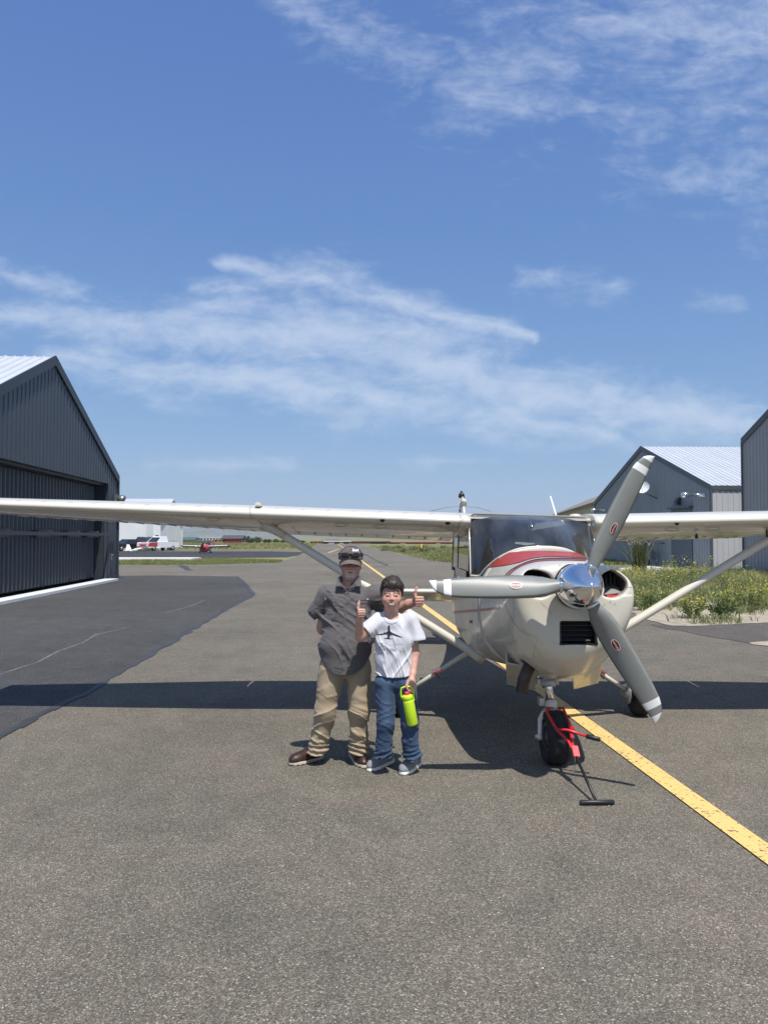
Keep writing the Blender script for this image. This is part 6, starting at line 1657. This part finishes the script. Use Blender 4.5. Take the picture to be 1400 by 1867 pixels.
shoe(boy, gd(672,1407), gd(716,1388), .092, .088, mat_knit, mat_wsole, .030); shoe(boy, gd(733,1414), gd(764,1392), .094, .088, mat_knit, mat_wsole, .030)
for (px, py) in ((692,1381),(752,1390)):
    q = bp_(px, py, -.06); mb = MB(); mb.obox(q, (1,0,0), (0,.8,.6), (0,-.6,.8), .012,.008,.006); mb.build('lace_toggle', mat_black, boy, bevel=.002)

# ---- water bottle held by its handle
mat_lime = M('lime_bottle', (.55, .78, .03), .42, var=.04, vscale=12)
mat_pink = M('pink_spout', (.75, .03, .16), .4)
ba, bb = bp_(743.2,1273,-.085), bp_(752.5,1322,-.075); bx_ = (ba-bb)/np.linalg.norm(ba-bb)
bot = empty('water_bottle', bb); tag(bot, 'lime green water bottle with pink spout hanging from the child\'s hand', 'bottle')
Lb = np.linalg.norm(ba-bb)
mb = MB(); mb.lathe(bb, bx_, [(0,.030),(.006,.038),(.012,.041),(Lb*.60,.0415),(Lb*.86,.0415),(Lb*.93,.040),(Lb*.95,.037)], 32); mb.build('flask', mat_lime, bot)
mb = MB(); mb.lathe(bb+bx_*Lb*.955, bx_, [(0,.038),(.003,.0405),(.026,.0405),(.032,.037),(.036,.028)], 32); lid = mb.build('lid', mat_lime, bot)
mb = MB(); mb.lathe(bb+bx_*(Lb*.955+.034), bx_, [(0,.018),(.018,.0175),(.024,.014),(.026,.004)], 18); mb.build('spout', mat_pink, lid)
sx_ = np.cross(bx_, (0,1,0)); sx_ /= np.linalg.norm(sx_); t0 = bb+bx_*(Lb*.955+.012)
hp = [t0-sx_*.042, t0-sx_*.050+bx_*.02, t0-sx_*.048+bx_*.055, t0-sx_*.036+bx_*.078, t0-sx_*.0+bx_*.084, t0+sx_*.030+bx_*.080, t0+sx_*.040+bx_*.055, t0+sx_*.045+bx_*.02, t0+sx_*.042]
mb = MB(); mb.tube(hp, .0062, 8, flat=1.4, up=(0,1,0)); mb.build('handle', mat_lime, bot)
mb = MB(); mb.obox(t0-sx_*.044-bx_*.008, sx_, np.cross(bx_,sx_), bx_, .006,.010,.02); mb.build('handle_pivot', mat_lime, lid, bevel=.003)
# ------------------------------------------------------------------ things beyond the cross taxiway
mat_car_blk = M('black_car_paint', (.012,.013,.016), .25, coat=.5)
mat_car_wht = M('white_car_paint', (.75,.76,.77), .3, coat=.5)
mat_car_red = M('red_car_paint', (.45,.04,.05), .3, coat=.5)
mat_car_gry = M('dark_green_car_paint', (.03,.045,.045), .3, coat=.5)
mat_carglass = M('car_glass', (.02,.025,.03), .06, coat=.3)
def rot2(p, a, c): x, y = p[0]-c[0], p[1]-c[1]; return (c[0]+x*math.cos(a)-y*math.sin(a), c[1]+x*math.sin(a)+y*math.cos(a))
def car(px, py, ang, label, m_body, kind='suv', hood=None):
    """built along +x (nose), turned by ang about its middle"""
    g = gd(px, py); root = empty('pickup_truck' if kind == 'pickup' else 'parked_car', (g[0], g[1], 0)); tag(root, label, 'pickup' if kind == 'pickup' else 'car', 'vehicles parked by the white hangar')
    def tr(V): V = np.asarray(V, float); c, s_ = math.cos(ang), math.sin(ang); return np.stack([g[0]+V[:,0]*c-V[:,1]*s_, g[1]+V[:,0]*s_+V[:,1]*c, V[:,2]], 1)
    L_, W, H_ = {'suv': (4.6,1.85,1.72), 'sedan': (4.5,1.78,1.42), 'pickup': (5.2,1.9,1.8)}[kind]; h = L_/2
    belt = H_*.58
    prof = {'suv': [(-h,.45),(-h,belt),(-h+.15,belt+.05),(h*.45,belt),(h-.1,belt*.93),(h,.75),(h,.42)], 'sedan': [(-h,.45),(-h,belt*.95),(h*.4,belt),(h-.1,belt*.88),(h,.62),(h,.38)],
            'pickup': [(-h,.5),(-h,belt),(h*.42,belt),(h-.08,belt*.96),(h,.8),(h,.48)]}[kind]
    cab = {'suv': [(-h+.05,belt),(-h+.35,H_-.03),(-h+.9,H_),(h*.1,H_),(h*.45,belt)], 'sedan': [(-h+.55,belt),(-h+1.15,H_),(h*.02,H_),(h*.40,belt)], 'pickup': [(-h*.30,belt),(-h*.26,H_),(h*.06,H_),(h*.42,belt)]}[kind]
    def prism(pr, hw, top_in, mat, name, par, bev=.05):
        P = [(x, -hw+ (top_in if z > belt+.05 else 0), z) for x, z in pr]; Q = [(x, hw-(top_in if z > belt+.05 else 0), z) for x, z in pr]; n = len(P)
        F = [tuple(range(n)), tuple(range(2*n-1, n-1, -1))]+[(i,(i+1)%n,(i+1)%n+n,i+n) for i in range(n)]
        mb = MB(); mb.add(tr(P+Q), F); return mb.build(name, mat, par, bevel=bev)
    body = prism(prof, W/2, 0, m_body, 'body', root, .08)
    c_ = prism(cab, W/2-.06, .16, m_body, 'cabin', root, .05)
    cg = [(x*.97, z) for x, z in cab]
    win = [(x+(.10 if x < np.mean([q[0] for q in cab]) else -.10), belt+.06 if z <= belt+.02 else z-.12) for x, z in cab]
    prism(win, W/2-.035, .165, mat_carglass, 'side_glass', c_, 0)
    # windscreen and rear glass
    for (x0, z0), (x1, z1), nm in ((cab[-1], cab[-2], 'windscreen'), (cab[0], cab[1], 'rear_glass')):
        o = .02 if nm == 'windscreen' else -.02
        mb = MB(); mb.add(tr([(x0*.92+x1*.08+o,-W/2+.18,z0*.9+z1*.1),(x0*.92+x1*.08+o,W/2-.18,z0*.9+z1*.1),(x0*.12+x1*.88+o,W/2-.26,z0*.12+z1*.88),(x0*.12+x1*.88+o,-W/2+.26,z0*.12+z1*.88)]), [(0,1,2,3)]); mb.build(nm, mat_carglass, c_)
    if hood: prism([(h*.44,belt+.012),(h-.12,belt*.94+.015),(h+.015,.82),(h+.015,.60),(h*.44,.60)], W/2+.012, 0, hood, 'hood', root, .03)
    for sx in (-1, 1):
        for sy in (-1, 1):
            mb = MB(); c = tr([(sx*h*.62, sy*(W/2-.12), .34)])[0]; ax = tr([(sx*h*.62, sy*(W/2), .34)])[0]-c
            mb.lathe(c, ax, [(-.1,.30),(-.08,.34),(.10,.34),(.12,.30),(.125,.2)], 18); w_o = mb.build('wheel', mat_tyre, root)
            mb = MB(); mb.lathe(c, ax, [(.10,.20),(.132,.2),(.135,.05)], 12); mb.build('rim', mat_alu, w_o)
        mb = MB(); mb.obox(tr([(h-.02, sx*(W/2-.25), .72)])[0], (math.cos(ang),math.sin(ang),0), (-math.sin(ang),math.cos(ang),0), (0,0,1), .04,.16,.08); mb.build('headlight', mat_bandw, root)
        mb = MB(); mb.obox(tr([(-h+.01, sx*(W/2-.12), .85)])[0], (math.cos(ang),math.sin(ang),0), (-math.sin(ang),math.cos(ang),0), (0,0,1), .03,.07,.14); mb.build('tail_light', mat_redline, root)
    mb = MB(); mb.obox(tr([(h+.03, 0, .48)])[0], (math.cos(ang),math.sin(ang),0), (-math.sin(ang),math.cos(ang),0), (0,0,1), .06,W/2-.05,.10); mb.build('bumper', mat_alu, root)
    return root
car(230, 1004.5, R(-120), 'dark sedan behind the white glider fin beside the charcoal hangar', mat_car_blk, 'sedan')
car(262, 1003.6, R(-97), 'black sport-utility car parked in front of the white hangar door', mat_car_gry, 'suv')
car(289, 1004.2, R(-118), 'white pickup with red hood parked at the corner of the white hangar', mat_car_wht, 'pickup', mat_car_red)

# white hangar
wh, tw, nw, Lw, _ = gable_hangar('hangar', 'white hangar with large sliding door behind the parked cars', (-30.0, 103.), (-31.0, 118.), 26, 4.7, 7.2, mat_white, mat_galv, mat_white, 1, near_mat=mat_white, pitch=.6, per=4)
mb = MB(); mb.box((-35.4,102.86,.05),(-30.9,102.92,3.6)); dr_ = mb.build('sliding_door', M('pale_door', (.60,.61,.62), .5), wh)
for x in (-34.2,-33.0,-31.9): 
    mb = MB(); mb.box((x-.03,102.80,.1),(x+.03,102.855,3.55)); mb.build('door_rib', mat_white, dr_)
mb = MB(); mb.box((-30.55,102.84,1.2),(-30.15,102.9,2.0)); mb.build('window', mat_carglass, wh)
# weathered board fence
f0 = gd(305,1003.5); fe = empty('board_fence', (f0[0]+.6, f0[1], 0)); tag(fe, 'weathered grey board fence panel beside the white pickup', 'fence')
for k in range(7):
    mb = MB(); x = f0[0]+k*.20; mb.box((x,f0[1],.03),(x+.17,f0[1]+.03,1.28+.03*math.sin(k*2.1))); mb.build('board', M('grey_board', (.30,.30,.28), .85, var=.2, vscale=3) if k == 0 else bpy.data.materials['grey_board'], fe)
for z in (.35, 1.0):
    mb = MB(); mb.box((f0[0]-.05,f0[1]+.032,z-.05),(f0[0]+1.45,f0[1]+.08,z+.05)); mb.build('rail', bpy.data.materials['grey_board'], fe)
# white glider lying with one wing down
gl0 = gd(244,1005.2); gld = empty('glider', (gl0[0], gl0[1], 0)); tag(gld, 'white glider resting on one wing in front of the parked cars', 'glider')
A, B = at(243,1003.5,94.), at(287,994,97.)
mb = MB(); rr = []
for t in np.linspace(0,1,6):
    p = A*(1-t)+B*t; c = .75-.35*abs(t-.3); rr.append([p+np.array((0,c*u-.3,.09*v*c)) for u, v in ((0,0),(.1,.8),(.35,1),(1,.05),(1,-.05),(.35,-.6),(.1,-.5))])
mb.rings(rr); mb.build('wing', mat_car_wht, gld)
mb = MB(); p0 = at(232,1000,94.5); mb.tube([p0+(-.5,0,-.25), p0+(.3,.2,-.3), p0+(1.2,.6,-.15), p0+(2.6,1.2,.05), p0+(3.6,1.8,.0)], [.03,.10,.20,.30,.12], 14); mb.build('fuselage', mat_car_wht, gld)
mb = MB(); mb.poly_prism([at(229,1004,94),at(241,1004,94),at(236,993,94.3),at(232,992.2,94.3)], (0,.10,0)); mb.build('fin', mat_car_wht, gld)

# small red and white low-wing aircraft
g = gd(374.5, 1008.5); ra = empty('airplane', (g[0], g[1], 0)); tag(ra, 'small red low-wing aircraft with white wing parked beyond the dark ramp', 'airplane')
D_ = g[1]; wz = at(374,996,D_)[2]
mb = MB(); mb.lathe((g[0],D_-.9,.52), (0,1,.03), [(0,.12),(.02,.34),(.15,.43),(.6,.45),(1.1,.42),(2.2,.36),(3.6,.2),(4.6,.08)], 22); mb.build('fuselage', mat_car_red, ra)
mb = MB()
for s_ in (-1,1): mb.lathe((g[0]+s_*.2,D_-.93,.56),(0,1,0),[(0,.10),(.05,.10)],12)
mb.build('cooling_inlet', mat_black, ra)
for s_ in (-1, 1):
    mb = MB(); rr = []
    for l in (.2,1.3,2.3,2.42): rr.append([np.array((g[0]+s_*l, D_-.2+1.15*u-.12*l*0, wz+.035*l-.20*u+.09*v)) for u, v in ((0,0),(.05,.7),(.3,1),(1,.05),(1,-.05),(.3,-.6),(.05,-.5))])
    mb.rings(rr); w_o = mb.build('wing', mat_car_wht, ra)
    mb = MB(); rr = []
    for l in (2.425,2.62): rr.append([np.array((g[0]+s_*l, D_-.2+1.15*u, wz+.035*l-.20*u+.09*v*(1 if l < 2.5 else .6))) for u, v in ((0,0),(.05,.7),(.3,1),(1,.05),(1,-.05),(.3,-.6),(.05,-.5))])
    mb.rings(rr); mb.build('wing_tip', mat_car_red, w_o)
    mb = MB(); mb.tube([(g[0]+s_*.3,D_,.45),(g[0]+s_*.55,D_,.18)], .035, 8); mb.lathe((g[0]+s_*.57,D_,.16),(1,0,0),[(-.05,.12),(-.04,.16),(.04,.16),(.05,.12)],16); mb.build('main_wheel', mat_tyre, ra)
mb = MB(); mb.rings([[np.array((g[0]+a*math.cos(q)*.06, D_-1.0+.01*math.sin(q), .55+zz)) for q in np.linspace(0,2*math.pi,8,endpoint=False)] for zz, a in ((-.15,.4),(-.05,1),(.05,1),(.45,1.1),(.80,.5))]); mb.rings([[np.array((g[0]-.15+a*math.cos(q)*.06+.35*zz, D_-1.0+.01*math.sin(q), .85+zz)) for q in np.linspace(0,2*math.pi,8,endpoint=False)] for zz, a in ((-.3,.8),(0,1.1),(.42,.5))]); mb.build('propeller', mat_black, ra)
mb = MB(); mb.lathe((g[0],D_-.9,.54),(0,-1,0),[(0,.12),(.1,.09),(.18,.01)],14); mb.build('spinner', mat_black, ra)
mb = MB(); mb.lathe((g[0],D_+1.3,.9),(0,0,1),[(0,.3),(.12,.28),(.25,.12),(.27,.02)],14); mb.build('canopy', mat_carglass, ra)
mb = MB(); mb.poly_prism([(g[0]-.03,D_+3.0,.6),(g[0]-.03,D_+3.75,.6),(g[0]-.03,D_+3.8,1.45),(g[0]-.03,D_+3.45,1.45)], (.06,0,0)); mb.build('fin', mat_car_red, ra)

# far terminal buildings
def far_building(label, x0, x1, yt, D, m_wall, m_roof, roof='flat', win=None, doors=(), y_b=None, name='far_building', rise=.35, dep=8):
    a, b = at(x0, yt, D), at(x1, yt, D); H_ = a[2]; root = empty(name, ((a[0]+b[0])/2, D+dep/2, 0)); tag(root, label, 'building')
    mb = MB(); mb.box((a[0],D,-.05),(b[0],D+dep,H_)); mb.build('wall', m_wall, root)
    mb = MB()
    if roof == 'flat': mb.box((a[0]-.12,D-.15,H_+.002),(b[0]+.12,D+dep+.15,H_+.12))
    else:
        P = [(a[0]-.2,D-.4,H_-.05),(a[0]-.2,D+dep+.4,H_-.05),(a[0]-.2,D+dep/2,H_+rise)]; mb.poly_prism(P, (b[0]-a[0]+.4,0,0))
    mb.build('roof', m_roof, root)
    if win:
        n, z0, z1, wd = win
        for k in range(n):
            xx = a[0]+(b[0]-a[0])*(k+.5)/n; mb = MB(); mb.box((xx-wd/2,D-.03,H_*z0),(xx+wd/2,D-.004,H_*z1)); mb.build('window', mat_carglass, root)
    for (u0, u1, z0, z1, m) in doors:
        mb = MB(); mb.box((a[0]+(b[0]-a[0])*u0,D-.05,H_*z0),(a[0]+(b[0]-a[0])*u1,D-.005,H_*z1)); mb.build('door', m, root)
    return root
mat_brick = M('tan_brick', (.36,.20,.135), .85, var=.15, vscale=3); mat_redb = M('red_brick', (.24,.085,.065), .85, var=.2, vscale=2)
mat_greenr = M('green_metal_roof', (.055,.13,.105), .5); mat_darkr = M('dark_roof', (.075,.07,.07), .7); mat_reddoor = M('red_door', (.25,.03,.035), .5)
mat_tan = M('tan_stucco', (.42,.34,.27), .85, var=.1, vscale=1)
far_building('long white building with a row of small windows beside the white hangar', 288, 331, 979.6, 235, mat_white, mat_white, 'flat', (7,.55,.80,.55), y_b=992)
far_building('green-roofed low building between two white buildings', 328, 354, 984, 228, mat_tan, mat_greenr, 'gable', None, rise=.75)
far_building('long white building with a row of small windows beside the red-doored one', 354, 405, 980.2, 236, mat_white, mat_white, 'flat', (9,.55,.80,.55))
far_building('low grey-roofed shed in front of the long white building', 356, 393, 986.5, 222, mat_tan, mat_darkr, 'gable', None, rise=.3)
far_building('dark-roofed brick building with wide red doors', 404, 441, 981.8, 216, mat_darkr, mat_darkr, 'gable', None, doors=((.13,.95,0,.92,mat_reddoor),), rise=.95)
far_building('tan brick annex on the white-building side of the red doors', 391, 404.5, 984, 214, mat_brick, mat_brick, 'flat', (2,.45,.75,.5))
far_building('tan brick annex on the tree side of the red doors', 440.5, 453, 985.5, 214, mat_brick, mat_darkr, 'flat', (2,.45,.75,.5))
far_building('pink brick building beyond the field beside the wing strut', 565, 585, 987.3, 190, mat_brick, mat_brick, 'flat', (3,.4,.7,.4))
far_building('tan glazed building straight beyond the taxiway', 585, 640, 987.5, 196, mat_tan, mat_white, 'flat', None, doors=((.08,.25,.1,.8,mat_carglass),(.45,.62,.1,.8,mat_carglass),(.75,.95,.1,.8,mat_carglass)))
far_building('red brick building with dark glass beyond the taxiway', 640, 712, 988, 192, mat_redb, mat_darkr, 'flat', None, doors=((.5,.9,.12,.85,mat_carglass),))
far_building('long red brick building beyond the grass field', 712, 850, 989.2, 188, mat_redb, mat_redb, 'flat', None, doors=((.12,.2,.1,.8,mat_tan),(.6,.66,.1,.8,mat_tan)))
# far trees
def far_tree(px, py_top, D, wid, seed, label, group):
    t = at(px, py_top, D); H_ = t[2]+.3; rng = np.random.default_rng(seed); root = empty('tree', (t[0], D, 0)); tag(root, label, 'tree', group)
    mb = MB(); mb.tube([(t[0],D,-.05),(t[0]+.03,D,H_*.5),(t[0],D,H_*.9)], [.12,.08,.02], 6); mb.build('trunk', M('bark', (.08,.06,.05), .9) if 'bark' not in bpy.data.materials else bpy.data.materials['bark'], root)
    n = 420; a = rng.uniform(0,2*math.pi,n); u = rng.beta(1.3,1.6,n); r = wid*np.sqrt(rng.uniform(.1,1,n))*np.sin(np.clip(u*.85+.15,0,1)*math.pi)**.7*(1+.3*np.sin(a*3+u*9))
    P = np.stack([t[0]+r*np.cos(a), D+r*np.sin(a), H_*(.12+.88*u)], 1)
    V, F, per = leaves(P, rng.uniform(.15,.34,n), np.full(n,.07), rng)
    C = np.array((.045,.075,.035))*rng.uniform(.6,1.5,(n,1)); o = veg_obj('crown', [(V,F,np.repeat(C,per,0))], mat_veg, root); tag(o, kind='stuff')
for k, (px, yt, w) in enumerate(((455,979.5,.55),(460,981,.5),(466,979.8,.6),(474,982,.5),(483,983.5,.6),(493,984.5,.6),(503,985,.7),(514,985,.6),(526,985.5,.7),(540,985,.7),(553,986,.6))):
    far_tree(px+(k*37%5-2), yt+(k*53%3), 205+k*2, w*(1.1+.25*(k*29%4)), 300+k, 'dark evergreen tree in the far row between brick buildings', 'far row of dark trees')
# yellow runway cone
c = gd(768, 1004.5); cn = empty('traffic_cone', (c[0], c[1], 0)); tag(cn, 'small yellow marker cone standing in the far field grass', 'cone')
mb = MB(); mb.lathe((c[0],c[1],.02),(0,0,1),[(.05,.24),(.3,.16),(.6,.09),(.85,.05),(.87,.01)],14); mb.build('cone_body', M('yellow_cone', (.75,.48,.03), .5), cn)
mb = MB(); mb.box((c[0]-.3,c[1]-.3,0),(c[0]+.3,c[1]+.3,.06)); mb.build('base', bpy.data.materials['yellow_cone'], cn, bevel=.02)
# shrubs in the far field
rq = random.Random(9)
for k in range(16):
    px, py = rq.uniform(700, 822), rq.uniform(999.5, 1009)
    gg = gd(px, py); bush('field_shrub', gg[0], gg[1], rq.uniform(.5,1.1), rq.uniform(.25,.55), (.17,.19,.09), (.25,.26,.12), 400+k, 'low shrub among others in the far field grass', n=260, group='shrubs in the far field', ll=.2)
# ------------------------------------------------------------------ thin summer haze over the whole field
def build_haze():
    m = bpy.data.materials.new('summer_haze'); m.use_nodes = True; nt = m.node_tree
    nt.nodes.remove(nt.nodes['Principled BSDF'])
    v = nt.nodes.new('ShaderNodeVolumePrincipled'); v.inputs['Color'].default_value = (.80, .88, .97, 1)
    v.inputs['Density'].default_value = 0.0002; v.inputs['Anisotropy'].default_value = 0.2
    nt.links.new(v.outputs[0], nt.nodes['Material Output'].inputs['Volume'])
    mb = MB(); mb.box((-4200, -420, -3.5), (4200, 9200, 74)); tag(mb.build('haze', m), 'thin pale summer haze over the airfield', 'haze', kind='stuff')
build_haze()
